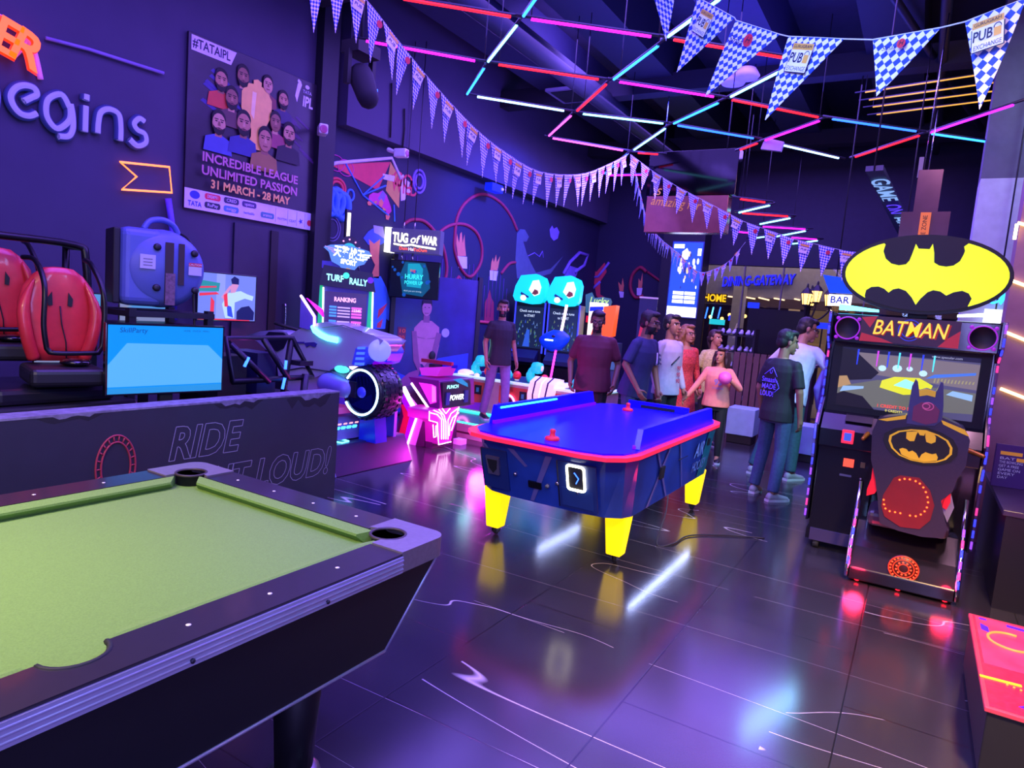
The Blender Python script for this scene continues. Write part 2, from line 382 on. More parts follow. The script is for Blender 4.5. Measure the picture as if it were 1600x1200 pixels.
    for y in (1.35, .93, .3): b.lathe([(.006, x1 + .004), (.006, x1 + .012), (0, x1 + .013)], (0, oy + y, .752), DGREY, 'x', 8)
    b.build('edge_trim', t)
    def sq(i, j, k): return [(x0 + i, y0 + j), (x1 - i, y0 + j), (x1 - i, y1 - k), (x0 + i, y1 - k)]
    b = MB(); b.frustum(sq(.05, .2, .25), sq(.02, .03, .03), .45, .737, mat('cabinet_black', (17, 15, 22), .55, nscale=40)); b.build('cabinet', t)
    b = MB()
    q, w = sq(.05, .2, .25), sq(.02, .03, .03)
    for i in range(4): b.tube([(*q[i], .45), (*q[(i + 1) % 4], .45)], .006, ALU, 6); b.tube([(*q[i], .45), (*w[i], .735)], .005, ALU, 6)
    b.build('cabinet_trim', t)
    for lx, ly in ((-1.62, 1.50), (-2.54, 1.50), (-1.62, -.4), (-2.54, -.4)):
        lx += ox; ly += oy
        b = MB(); b.loft([[(lx + p[0] * k, ly + p[1] * k, z) for p in circle(0, 0, 1, 24)] for z, k in ((.045, .062), (.2, .07), (.46, .088))], mat('cabinet_black'))
        o = b.build('leg', t)
        b = MB(); b.lathe([(0, 0), (.085, 0), (.092, .012), (.088, .03), (.066, .05), (0, .05)], (lx, ly, 0), mat('worn_foot_metal', (120, 112, 122), .35, .7, noise=.25)); b.build('foot', o)
    b = MB(); b.box(-2.55 + ox, -1.9 + ox, .95 + oy, 1.25 + oy, .30, .449, BLACK); b.build('ball_return_box', t)
pool_table()

# ---------------------------------------------------------------- printed half wall
def outline(mb, txt, o, u, v, size, m, w=.004, bold=0, shear=0, width=None):
    vs, fs = glyphs(txt, bold, shear); cnt = {}
    for f in fs:
        for i in range(len(f)):
            e = tuple(sorted((f[i], f[(i + 1) % len(f)]))); cnt[e] = cnt.get(e, 0) + 1
    kx = size if not width else width / (max(p[0] for p in vs) - min(p[0] for p in vs))
    u, v, o = Vector(u), Vector(v), Vector(o); n = u.cross(v)
    for (i, j), c in cnt.items():
        if c != 1: continue
        a = o + u * vs[i][0] * kx + v * vs[i][1] * size; b_ = o + u * vs[j][0] * kx + v * vs[j][1] * size
        d = (b_ - a); 
        if d.length < 1e-5: continue
        s = d.normalized().cross(n) * w / 2
        mb.add([a - s, a + s, b_ + s, b_ - s], [(0, 1, 2, 3)], m)
def half_wall():
    PR = mat('printed_vinyl_navy', (44, 44, 62), .45, nscale=5); SCUFF = mat('scuffed_white_edge', (120, 114, 140), .8, noise=.3, nscale=25)
    LINE = mat('print_line_grey', (165, 160, 185), .6); RL = mat('print_line_red', (168, 52, 74), .6)
    t = thing('printed_half_wall', 'low dark printed half wall with outlined lettering behind the pool table', 'partition', (-4.0, 2.0, 0))
    b = MB(); b.box(-.09, .07, -2.6, 1.93, 0, .85, PR); b.build('panel', t)
    b = MB(); b.box(-.09, .072, -2.6, 1.93, .85, .862, SCUFF)
    rnd = random.Random(3)
    for y, l, d in ((1.45, .34, .06), (.85, .3, .03), (-1.15, .5, .05), (-.2, .25, .02)):   # torn vinyl showing the white core
        pts = [(y + l * i / 8, .852) for i in range(9)] + [(y + l * (8 - i) / 8, .85 - d * rnd.random()) for i in range(1, 8)]
        b.prism(pts, 'x', .07, .0712, SCUFF)
        pts = [(y - .05 + (l + .1) * i / 8, .85 - d * rnd.random() * .3) for i in range(9)] + [(y - .05 + (l + .1) * (8 - i) / 8, .83 - d * 1.6 * rnd.random()) for i in range(1, 8)]
        b.prism(pts, 'x', .07, .0707, mat('vinyl_dark_tear', (26, 24, 34), .7))
    b.build('edge_strip', t)
    b = MB()
    outline(b, 'RIDE', (.0715, .74, .60), Y1, Z1, .29, LINE, .004, .03, .25, .54)
    outline(b, 'IT OUT LOUD!', (.0715, 1.08, .30), Y1, Z1, .29, LINE, .004, .03, .25, 1.55)
    for cy, cz, ry, rz in ((.17, .52, .115, .19), (-.95, .16, .5, .34), (-.95, .16, .42, .27), (.17, .52, .085, .15)):
        b.tube([(.0715, cy + ry * cos(u), cz + rz * sin(u)) for u in [2 * pi * i / 40 for i in range(40)] if cz + rz * sin(u) > .02], .006, RL, 5, cz > .3)
    for i in range(22):
        u = 2 * pi * i / 22
        b.tube([(.0715, .17 + .085 * cos(u), .52 + .15 * sin(u)), (.0715, .17 + .115 * cos(u), .52 + .19 * sin(u))], .005, RL, 4)
        if .16 + .3 * sin(u) > .05: b.tube([(.0715, -.95 + .42 * cos(u), .16 + .27 * sin(u)), (.0715, -.95 + .5 * cos(u), .16 + .34 * sin(u))], .005, RL, 4)
    b.tube([(.0715, -.95, .16), (.0715, -.95, .42)], .004, RL, 4); b.tube([(.0715, -.95, .16), (.0715, -.75, .38)], .004, RL, 4)
    b.build('printed_artwork', t)
half_wall()

# ---------------------------------------------------------------- air hockey table
def air_hockey():
    t = thing('air_hockey_table', 'blue lit air hockey table on glowing yellow legs with red rim', 'air hockey table', (-2.0045, 4.9157, .0737)); t.scale = (.9545,) * 3
    NAVY = mat('printed_navy_side', (30, 62, 160), .35, noise=.35, nscale=3, coat=.3); TEAL = mat('printed_teal_end', (10, 120, 130), .35)
    def ol(h, f, c=.3):   # outline, front and back faces rounded off at the corners
        P = []
        for sx, sy in ((1, 1), (-1, 1), (-1, -1), (1, -1)):
            q = [(h, f - c), (h - .035, f - c * .5), (h - .13, f - c * .14), (h - .3, f)]
            if sx * sy < 0: q = q[::-1]
            P += [(sx * a, sy * b) for a, b in q]
        return P
    b = MB(); b.frustum(ol(.575, 1.06, .2), ol(.60, 1.20), .30, .72, NAVY); b.build('cabinet', t)
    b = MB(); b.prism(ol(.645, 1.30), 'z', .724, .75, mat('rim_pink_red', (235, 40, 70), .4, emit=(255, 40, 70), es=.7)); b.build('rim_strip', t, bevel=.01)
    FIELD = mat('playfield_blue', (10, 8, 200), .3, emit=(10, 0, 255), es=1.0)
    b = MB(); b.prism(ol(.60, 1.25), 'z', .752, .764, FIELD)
    for i in range(14):
        pass
    b.build('playing_field', t)
    for s in (-1, 1):
        b = MB(); x = s * .575
        b.prism([(-.9, .764), (-.86, .90), (.86, .90), (.93, .764)], 'x', x - .02, x + .02, FIELD)
        b.prism([(-.9, .764), (-.9, .79), (.93, .79), (.93, .764)], 'x', x - s * .02 - .012, x - s * .02 + .012, mat('field_rail_violet', (120, 10, 220), .3, emit=(130, 0, 255), es=.6))
        o = b.build('side_shield', t, bevel=.004)
        b = MB(); b.tube([(x - s * .022, -.82, .88), (x - s * .022, .1 if s < 0 else -.4, .88)], .008, L_TEAL, 6); b.build('shield_light', o)
    b = MB(); b.box(-.3, .3, 1.17, 1.2, .764, .83, FIELD); b.box(-.17, .17, 1.165, 1.17, .77, .80, BLACK); b.build('goal_end', t)
    # front equipment
    b = MB(); f = -1.115
    T = Matrix.Rotation(rad(-18.4), 4, 'X')
    b.T = Matrix.Translation((0, -1.13, .51)) @ Matrix.Rotation(rad(18.4), 4, 'X')
    DK = mat('door_navy', (26, 46, 112), .4); 
    b.box(-.47, -.26, -.012, 0, -.17, .14, DK); b.tube([(-.47, -.014, -.17), (-.47, -.014, .14)], .004, BLACK, 5); b.build('service_door', t); b = MB(); b.T = Matrix.Translation((0, -1.13, .51)) @ Matrix.Rotation(rad(18.4), 4, 'X')
    b.box(.14, .42, -.014, 0, -.19, .16, DK); b.box(.165, .395, -.018, 0, -.17, -.03, mat('door_navy_inner', (30, 56, 124), .4))
    b.tube([(.14, -.014, -.19), (.14, -.014, .16)], .004, BLACK, 5); b.build('service_door', t); b = MB(); b.T = Matrix.Translation((0, -1.13, .51)) @ Matrix.Rotation(rad(18.4), 4, 'X')
    b.box(-.1, .0, -.012, 0, -.1, -.05, GLOSSB); b.lathe([(0, -.02), (.014, -.018), (.014, 0)], (.13, 0, -.02), CHROME, 'y', 12); b.lathe([(0, -.02), (.014, -.018), (.014, 0)], (.05, 0, -.06), GREY, 'y', 12)
    b.lathe([(0, -.02), (.012, -.018), (.012, 0)], (-.2, 0, -.02), CHROME, 'y', 12); b.lathe([(0, -.02), (.01, -.018), (.01, 0)], (.28, 0, -.055), CHROME, 'y', 12)
    b.build('front_fitting', t)
    b = MB(); b.T = Matrix.Translation((0, -1.13, .51)) @ Matrix.Rotation(rad(18.4), 4, 'X')
    b.prism([(-.425, .09), (-.315, .09), (-.325, -.05), (-.415, -.05)], 'y', -.03, 0, mat('cup_steel', (150, 140, 165), .3, .8))
    b.prism([(-.41, .07), (-.33, .07), (-.34, -.0), (-.37, -.035), (-.4, 0)], 'y', -.034, -.02, BLACK); b.build('puck_return_cup', t)
    b = MB(); b.T = Matrix.Translation((0, -1.13, .51)) @ Matrix.Rotation(rad(18.4), 4, 'X')
    ring = [(.28 + .042 * (1 if a > 0 else -1) * 1 + .02 * cos(u), .06 + dz + .02 * sin(u)) for a, dz, u in
            [(1, .07, i * pi / 8) for i in range(5)] + [(-1, .07, pi / 2 + i * pi / 8) for i in range(5)] + [(-1, -.07, pi + i * pi / 8) for i in range(5)] + [(1, -.07, 1.5 * pi + i * pi / 8) for i in range(5)]]
    b.tube([(p[0], -.026, p[1]) for p in ring], .009, glow('coin_light', (255, 250, 215), 6), 6, True); b.prism([(p[0] * .9 + .028, p[1] * .9 + .006) for p in ring], 'y', -.024, -.01, DGREY)
    b.tube([(.28, -.026, .02), (.30, -.026, .06), (.27, -.026, .1)], .004, L_BLUE, 5); b.build('coin_acceptor', t)
    # right side print
    b = MB(); b.T = Matrix.Translation((.592, 0, .51)) @ Matrix.Rotation(rad(3.4), 4, 'Y')
    LT = mat('print_pale_blue', (130, 160, 225), .5); DARKP = mat('print_deep_blue', (22, 28, 70), .5); STR = mat('print_streak_violet', (96, 90, 160), .5)
    b.prism([(.62, -.2), (.86, -.2), (1.0, .19), (.80, .19)], 'x', .006, .008, TEAL)
    for p in ([(-.62, -.2), (-.58, -.2), (-.25, .19), (-.29, .19)], [(-.2, -.2), (-.17, -.2), (-.52, .19), (-.56, .19)], [(.2, -.2), (.22, -.2), (.0, .19), (-.03, .19)]): b.prism(p, 'x', .005, .007, STR)
    b.text('AIR', (.009, .55, .06), Y1, Z1, .17, LT, .02, .3); b.text('HOCKEY', (.009, .60, -.08), Y1, Z1, .12, LT, .01, .3, width=.42)
    b.box(.008, .02, -.45, -.36, -.02, .07, BLACK); b.tube([(.012, -.02, .06), (.012, .22, .06)], .003, DGREY, 5); b.box(.008, .02, .78, .84, .07, .13, BLACK)
    b.build('side_print', t)
    b = MB(); b.T = Matrix.Translation((0, -1.13, .51)) @ Matrix.Rotation(rad(18.4), 4, 'X')
    for p in ([(-.1, -.21), (-.07, -.21), (.1, .17), (.05, .17)], [(-.45, .17), (-.43, .17), (-.3, -.0), (-.33, 0)], [(-.25, .17), (-.2, .17), (-.1, .06), (-.12, .05)]): b.prism(p, 'y', -.004, -.002, STR)
    b.build('front_print', t)
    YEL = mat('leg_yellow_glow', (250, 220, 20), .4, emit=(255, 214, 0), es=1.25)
    for sx, sy in ((-.477, -.886), (.46, -.796), (.479, .985), (-.477, .93)):
        b = MB(); q = lambda w: [(sx - w / 2, sy - w / 2), (sx + w / 2, sy - w / 2), (sx + w / 2, sy + w / 2), (sx - w / 2, sy + w / 2)]
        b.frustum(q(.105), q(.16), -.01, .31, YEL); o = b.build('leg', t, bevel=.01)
        b = MB(); b.lathe([(.026, -.014), (.03, 0), (.026, .014)], (sx, sy + .015, -.046), RUBBER, 'x', 16); b.lathe([(.012, -.018), (.012, .018)], (sx, sy + .015, -.046), CHROME, 'x', 10)
        b.box(sx - .024, sx - .018, sy - .015, sy + .035, -.052, -.01, CHROME); b.box(sx + .018, sx + .024, sy - .015, sy + .035, -.052, -.01, CHROME); b.box(sx - .032, sx + .032, sy - .03, sy + .045, -.016, -.007, CHROME)
        b.build('caster', o)
    for sx, y0_, y1_ in ((.535, -.63, .85), (-.533, -.05, .79)):
        b = MB(); b.tube([(sx, y0_, .289), (sx, y1_, .289)], .007, glow('under_white', (190, 205, 255), 45), 6); b.build('underside_light', t)
    b = MB(); b.tube(bez([(.45, .3, .31), (.5, .15, .1), (.56, -.2, -.068), (.66, -.1, -.068), (.7, .2, -.068), (.95, .45, -.068), (1.2, .6, -.068)]), .006, BLACK, 6); b.build('power_cord', t)
air_hockey()
for i, (x, y, lb) in enumerate(((-1.966, 3.875, 'red air hockey striker at the near end of the blue table'), (-2.176, 5.727, 'red air hockey striker at the far end of the blue table'))):
    o = MB().lathe([(0, 0), (.048, 0), (.05, .012), (.042, .022), (.02, .026), (.017, .05), (.021, .062), (.013, .072), (0, .074)], (0, 0, 0), mat('striker_red', (235, 40, 55), .35, emit=(255, 30, 50), es=.25)).build('air_hockey_striker', loc=(x, y, .8035))
    tag(o, lb, 'striker')

# ---------------------------------------------------------------- racing cabinet with yellow emblem
def racing_cabinet():
    O = (-.055, 5.6, 0)
    t = thing('racing_arcade_cabinet', 'black sit-down racing cabinet with glowing yellow oval emblem on top', 'arcade machine', O)
    def L(P): return [(a - O[0], h) for a, h in P]      # traced heights on the front plane, made local
    YG = glow('emblem_yellow', (238, 255, 0), 1.15); RIM = mat('emblem_black', (38, 28, 36), .5)
    PUR = mat('cabinet_black_gloss', (20, 17, 26), .25, coat=.4)
    cen = ((-0.052, 2.091),)
    cx, cz = cen[0][0] - O[0], cen[0][1]
    # oval light box
    b = MB(); b.prism(circle(cx, cz, .515, 48, .275), 'y', -.05, .06, RIM, True); oval = b.build('oval_sign_box', t, bevel=.012)
    b = MB(); b.prism(circle(cx, cz, .49, 48, .25), 'y', -.056, -.05, YG); b.build('lit_face', oval)
    top = [(640,143),(625,190),(640,240),(680,275),(730,288),(780,280),(805,255),(825,205),(850,138),(868,172),(945,175),(968,138),(976,200),(976,268),(1010,290),(1060,297),(1110,290),(1155,260),(1180,215),(1190,190),(1183,158)]
    up = ((-0.307, 2.292), (-0.315, 2.245), (-0.295, 2.194), (-0.255, 2.16), (-0.208, 2.149), (-0.165, 2.158), (-0.147, 2.184), (-0.135, 2.234), (-0.122, 2.301), (-0.102, 2.268), (-0.036, 2.266), (-0.021, 2.303), (-0.006, 2.243), (0.002, 2.176), (0.034, 2.156), (0.076, 2.15), (0.117, 2.159), (0.15, 2.189), (0.165, 2.233), (0.17, 2.257), (0.161, 2.287))
    dn = ((-0.386, 1.893), (-0.395, 1.928), (-0.391, 1.965), (-0.361, 1.989), (-0.316, 1.995), (-0.278, 1.981), (-0.247, 1.955), (-0.223, 1.979), (-0.189, 1.989), (-0.142, 1.973), (-0.102, 1.93), (-0.071, 1.88), (-0.048, 1.924), (-0.011, 1.971), (0.021, 1.987), (0.064, 1.98), (0.101, 1.954), (0.14, 1.979), (0.188, 1.992), (0.227, 1.976), (0.248, 1.942), (0.232, 1.89))
    up, dn = L(up), L(dn)
    def arc_to(p, q, way):   # along the oval's rim, from p to q
        a0 = math.atan2((p[1] - cz) / .25, (p[0] - cx) / .49); a1 = math.atan2((q[1] - cz) / .25, (q[0] - cx) / .49)
        if way > 0 and a1 < a0: a1 += 2 * pi
        if way < 0 and a1 > a0: a1 -= 2 * pi
        return [(cx + .492 * cos(a0 + (a1 - a0) * i / 10), cz + .252 * sin(a0 + (a1 - a0) * i / 10)) for i in range(11)]
    b = MB(); b.prism(up + arc_to(up[-1], up[0], 1), 'y', -.066, -.055, RIM); b.prism(dn + arc_to(dn[-1], dn[0], -1), 'y', -.066, -.055, RIM)
    b.build('black_cutout', oval)
    b = MB(); b.box(cx - .06, cx + .06, .0, .05, 1.75, 1.9, BLACK); b.build('sign_bracket', t)
    # bars of light under the oval
    for xs in ((-.5, -.24), (.24, .48)):
        b = MB(); b.prism([(xs[0], 1.815), (xs[1], 1.815), (xs[1], 1.832), (xs[0], 1.858)] if xs[0] < 0 else [(xs[0], 1.815), (xs[1], 1.835), (xs[1], 1.865), (xs[0], 1.832)], 'y', -.02, .02, L_CYAN if xs[0] < 0 else L_WHITE)
        b.build('light_bar', t)
    # header with speakers and name board
    b = MB(); b.box(-.51, .5, -.03, .45, 1.58, 1.79, PUR); hd = b.build('header', t, bevel=.01)
    b = MB(); b.box(-.34, .27, -.042, -.03, 1.60, 1.785, mat('name_board_dark', (46, 20, 40), .4, emit=(60, 10, 40), es=.5))
    b.prism([(-.34, 1.60), (-.12, 1.60), (-.2, 1.63), (-.33, 1.66)], 'y', -.044, -.042, mat('name_board_red', (190, 40, 40), .4, emit=(190, 36, 44), es=.35))
    b.prism([(.15, 1.60), (.27, 1.60), (.27, 1.72), (.2, 1.66)], 'y', -.044, -.042, mat('name_board_red'))
    b.prism([(-.34, 1.77), (-.24, 1.785), (-.28, 1.7)], 'y', -.044, -.042, mat('name_board_red'))
    for r in (.05, .07): b.tube([(-.03 + r * cos(u), -.0425, 1.70 + r * 1.05 * sin(u)) for u in [2 * pi * i / 24 for i in range(24)]], .003, glow('name_ring_blue', (40, 60, 220), 1), 5, True)
    o = b.build('name_board', hd)
    b = MB(); b.text('BATMAN', (-.028, -.046, 1.695), X1, Z1, .15, mat('letter_red_shadow', (150, 30, 20), .5, emit=(170, 30, 20), es=.6), .012, .22, .002, .47)
    b.text('BATMAN', (-.036, -.046, 1.702), X1, Z1, .15, glow('letter_yellow', (255, 216, 60), 1.1), .006, .22, .005, .46); b.build('lettering', o)
    for sx in (-.425, .4):
        b = MB(); b.lathe([(0, -.036), (.07, -.036), (.072, -.042), (.08, -.046), (.084, -.03)], (sx, 0, 1.685), BLACK, 'y', 28)
        for r, c in ((.08, mat('speaker_ring_violet', (150, 60, 190), .3, emit=(170, 40, 190), es=.6)),):
            b.tube([(sx + r * cos(u), -.047, 1.685 + r * sin(u)) for u in [2 * pi * i / 28 for i in range(28)]], .005, c, 6, True)
        for u in (45, 135, 225, 315): b.lathe([(.013, -.03), (.013, -.048), (0, -.05)], (sx + .098 * cos(rad(u)), 0, 1.685 + .098 * sin(rad(u))), mat('speaker_ring_violet'), 'y', 10)
        b.build('speaker', hd)
    # body and side panels
    prof = [(0, .2), (.72, .1), (.75, 1.79), (-.03, 1.80), (-.02, 1.62), (.13, 1.52), (.13, 1.15), (.03, 1.05), (-.06, .95), (-.04, .82), (0, .7)]
    ACR = mat('clear_edge_acrylic', (120, 90, 170), .1, alpha=.35)
    for s, x in ((-1, -.53), (1, .5)):
        b = MB(); b.prism(prof, 'x', x, x + s * .015, PUR); o = b.build('side_panel', t)
        b = MB()
        pts = [(x + s * .02, p[0] - .005, p[1]) for p in ([(0, .22), (0, .7), (-.04, .82), (-.06, .95), (.03, 1.05), (.13, 1.15), (.13, 1.52), (-.02, 1.62), (-.03, 1.8)])]
        b.tube(pts, .011, ACR, 8)
        rnd = random.Random(5 + s)
        for i in range(len(pts) - 1):
            a, c = Vector(pts[i]), Vector(pts[i + 1]); k = max(1, int((c - a).length / .07))
            for j in range(k):
                p, q = a.lerp(c, (j + .15) / k), a.lerp(c, (j + .8) / k)
                if rnd.random() < .85: b.tube([p, q], .0075, rnd.choice([glow('edge_violet', (150, 70, 255), 2.2), glow('edge_blue', (50, 60, 255), 2.6), glow('edge_blue', (50, 60, 255), 2.6), glow('edge_pink', (255, 60, 150), 2)]), 6)
        b.build('edge_light', o)
    b = MB(); b.box(-.53, .5, .16, .74, .12, 1.58, PUR); b.build('cabinet', t)
    # screen
    b = MB(); b.box(-.51, .485, .10, .16, 1.05, 1.58, BLACK); sc = b.build('screen_bezel', t)
    def q(name, P, col, es, d=.0):
        return ([(a, .094 - d, h) for a, h in P], glow(name, col, es))
    b = MB(); X0, X1_, Z0, Z1_ = -.45, .42, 1.10, 1.545
    def sp(P, name, col, es, k): b.prism([(X0 + a * (X1_ - X0), Z0 + h * (Z1_ - Z0)) for a, h in P], 'y', .10 - .0012 * k, .10 - .0012 * k + .001, glow(name, col, es))
    sp([(0, 0), (1, 0), (1, 1), (0, 1)], 'scr_dusk', (84, 80, 120), .9, 1)
    sp([(0, .93), (1, .93), (1, 1), (0, 1)], 'scr_dark', (20, 14, 50), .8, 2)
    sp([(.1, .6), (1, .5), (1, .9), (.12, .93)], 'scr_sky', (125, 112, 120), 1, 2)
    sp([(0, .0), (1, .12), (1, .45), (.3, .5), (0, .32)], 'scr_road', (112, 112, 104), .9, 2)
    sp([(0, .42), (.25, .5), (.3, .62), (.1, .95), (0, .98)], 'scr_shadow', (26, 16, 30), .6, 3)
    sp([(0, 0), (.3, 0), (.2, .2), (.05, .25), (0, .2)], 'scr_shadow', (26, 16, 30), .6, 3)
    sp([(0, .3), (.1, .38), (.06, .52), (0, .5)], 'scr_tan', (190, 150, 100), .9, 4)
    sp([(.32, .38), (.5, .3), (.68, .36), (.7, .5), (.6, .6), (.42, .58), (.33, .5)], 'scr_yellow', (225, 225, 40), 1.1, 4)
    sp([(.42, .44), (.55, .40), (.6, .5), (.5, .56)], 'scr_cyanburst', (150, 235, 245), 1.3, 5)
    for xx, zz, r in ((.32, .7, .05), (.43, .72, .06), (.52, .73, .04), (.62, .68, .05)):
        sp([(xx + r * cos(u) * .6, zz + r * sin(u)) for u in [pi * i / 5 for i in range(10)]], 'scr_glowball', (185, 225, 245), 1.2, 5)
    for xx, n, c in ((.12, 'scr_bl', (40, 60, 230)), (.27, 'scr_mg', (200, 60, 220)), (.35, 'scr_bl', 0), (.43, 'scr_cy', (80, 220, 245)), (.51, 'scr_mg', 0), (.6, 'scr_bl', 0), (.68, 'scr_cy', 0)):
        sp([(xx, .72), (xx + .008, .72), (xx + .012, .98), (xx - .002, .98)], n, c or (0, 0, 0), 1.3, 6)
    sp([(.02, .24), (.2, .33), (.2, .37), (.04, .34)], 'scr_palecar', (150, 190, 235), 1, 6); sp([(.8, .38), (.98, .32), (.98, .42), (.84, .45)], 'scr_palecar', 0, 1, 6)
    sp([(.64, .6), (.98, .73), (.98, .77), (.7, .68)], 'scr_bluebeam', (70, 120, 230), 1, 6)
    for i in range(12): sp([(.7 + i * .024, .55 + i * .003), (.71 + i * .024, .55 + i * .003), (.715 + i * .024, .63), (.705 + i * .024, .62)], 'scr_fence', (180, 170, 120), .8, 6)
    b.text('1 CREDIT TO START', (-.03, .088, 1.135), X1, Z1, .032, glow('scr_redtext', (255, 60, 60), 1.3), .01, 0, .002); b.text('0 CREDITS', (-.06, .088, 1.105), X1, Z1, .024, glow('scr_yeltext', (240, 230, 90), 1.1), .01, 0, .002)
    b.text('www.specular.com', (.22, .088, 1.53), X1, Z1, .024, glow('scr_greytext', (190, 190, 220), .9), 0, 0, .002)
    b.build('screen', sc)
    # dashboard and coin door
    b = MB(); b.prism([(-.06, .80), (-.06, .93), (.03, 1.04), (.12, 1.06), (.12, .80)], 'x', -.515, .49, PUR); b.prism([(-.03, 1.0), (.02, 1.045), (.08, 1.05), (.05, 1.0)], 'x', -.36, -.18, DGREY); ds = b.build('dashboard', t, bevel=.006)
    b = MB(); b.box(-.365, -.285, -.075, -.055, .84, .94, mat('start_button_red', (220, 30, 60), .4, emit=(255, 40, 70), es=1.4)); b.box(-.35, -.30, -.08, -.07, .86, .92, glow('start_icon_blue', (60, 90, 220), 1)); b.build('start_button', ds, bevel=.005)
    b = MB(); b.tube([(.07 + .16 * cos(u), -.12 - .04 * sin(u), .96 + .15 * sin(u)) for u in [2 * pi * i / 28 for i in range(28)]], .016, BLACK, 8, True)
    for u in (90, 210, 330): b.tube([(.07, -.1, .96), (.07 + .15 * cos(rad(u)), -.12 - .04 * sin(rad(u)), .96 + .15 * sin(rad(u)))], .012, DGREY, 6)
    b.tube([(.07, -.1, .96), (.07, .0, .95)], .03, BLACK, 10); b.build('steering_wheel', t)
    for sx in (-.2, .38):
        b = MB(); b.cap((sx, -.05, .93), (sx + (.12 if sx > 0 else -.02), -.12, .9), .018, .014, mat('lever_amber', (190, 130, 40), .3, .4)); b.build('gear_lever', t)
    b = MB(); b.box(-.515, -.13, -.01, .16, .14, .80, PUR); cd = b.build('coin_door', t, bevel=.006)
    b = MB(); b.box(-.335, -.265, -.02, -.01, .66, .72, glow('coin_red', (255, 70, 50), 2)); b.box(-.22, -.19, -.018, -.01, .67, .71, mat('coin_slot', (150, 130, 90), .3, .7)); b.box(-.35, -.27, -.016, -.01, .585, .60, mat('coin_label', (100, 90, 120), .5)); b.lathe([(.012, -.018), (0, -.02)], (-.205, 0, .585), CHROME, 'y', 10); b.build('coin_slot', cd)
    # footing with casters
    b = MB(); b.box(-.53, -.12, .0, .2, .06, .14, PUR); b.box(-.12, .5, .1, .74, .05, .14, PUR); b.box(-.50, -.2, -.03, .0, .06, .15, mat('kick_box', (60, 48, 90), .5)); b.lathe([(.03, -.02), (.03, .02)], (-.45, 0, .03), RUBBER, 'x', 12); b.lathe([(.03, -.02), (.03, .02)], (.45, .6, .03), RUBBER, 'x', 12); b.lathe([(.03, -.02), (.03, .02)], (-.45, .1, .03), RUBBER, 'x', 12); b.build('base', t)
    # seat module
    rail = ((-0.282, 0.485), (-0.256, 0.357), (-0.264, 0.205), (-0.267, 0.014))
    b = MB(); b.prism([(-.62, .02), (-.62, .10), (-.50, .22), (-.3, .36), (.1, .30), (.1, .02)], 'x', -.17, .42, PUR); sb = b.build('seat_base', t, bevel=.008)
    for x in (-.185, .435):
        b = MB(); P = [(x, -.30, .62), (x, -.40, .46), (x, -.52, .28), (x, -.60, .10), (x, -.60, .03)]
        b.tube(P, .016, CHROME, 8)
        for a, c in ((P[1], P[2]), (P[2], P[3])):
            a, c = Vector(a), Vector(c); 
            for k, m in ((.05, 'edge_violet'), (.4, 'edge_pink'), (.7, 'edge_blue')): b.tube([a.lerp(c, k) + Vector((0, -.013, 0)), a.lerp(c, k + .24) + Vector((0, -.013, 0))], .009, MATS[m], 6)
        b.build('seat_rail', sb)
    b = MB(); R1 = glow('ring_red', (255, 60, 30), 4); R0 = mat('ring_dark', (60, 20, 18), .4)
    c = (.135, -.60, .165)
    b.lathe([(0, -.01), (.085, -.01), (.09, 0)], c, R0, 'y', 28)
    for r in (.075, .042):
        n = int(r * 280)
        for i in range(n): u = 2 * pi * i / n; b.ell((c[0] + r * cos(u), c[1] - .014, c[2] + r * .95 * sin(u)), (.006, .004, .006), R1, n=4, seg=6)
    for r in (.085, .06, .03): b.tube([(c[0] + r * cos(u), c[1] - .012, c[2] + r * .95 * sin(u)) for u in [2 * pi * i / 28 for i in range(28)]], .004, glow('ring_orange', (230, 60, 30), 1.2), 5, True)
    b.build('speaker_ring', sb)
    b = MB()
    for x in (-.12, .12, .38): b.lathe([(.018, -.03), (.018, 0)], (x, -.58, .03), glow('under_red', (255, 20, 40), 5), 'y', 8)
    b.build('under_light', sb)
    l = lamp('cabinet_underglow', 'POINT', (O[0] - .12, O[1] - .66, .12), 5, (1, .02, .08), .06); l2 = lamp('cabinet_underglow', 'POINT', (O[0] + .38, O[1] - .62, .12), 4, (1, .02, .08), .06)
    # seat shell
    S = ((-0.182, 1.109), (-0.039, 1.149), (0.173, 1.163), (0.293, 1.117), (0.33, 1.044), (0.329, 0.88), (0.295, 0.79), (0.28, 0.704), (0.228, 0.637), (0.259, 0.531), (0.284, 0.467), (0.27, 0.399), (0.154, 0.381), (0.019, 0.389), (-0.09, 0.414), (-0.125, 0.59), (-0.151, 0.701), (-0.192, 0.825), (-0.208, 1.011))
    S = L(S); sm = mat('seat_vinyl_violet', (52, 40, 62), .35, coat=.35, nscale=60); 
    b = MB(); b.prism(S, 'y', -.55, -.38, sm, True); seat = b.build('seat_shell', t, bevel=.05, bseg=4)
    b = MB(); b.box(-.12, .36, -.45, -.08, .36, .47, sm); b.build('seat_cushion', t, bevel=.04, bseg=3)
    LO = L(((-0.093, 0.607), (-0.047, 0.732), (-0.013, 0.755), (0.094, 0.76), (0.162, 0.69), (0.197, 0.599), (0.186, 0.499), (0.136, 0.43), (0.029, 0.419), (-0.069, 0.468), (-0.096, 0.534)))
    b = MB(); b.prism(LO, 'y', -.558, -.55, mat('seat_lower_red', (120, 24, 30), .4, emit=(120, 10, 16), es=.15)); b.build('lower_pad', seat)
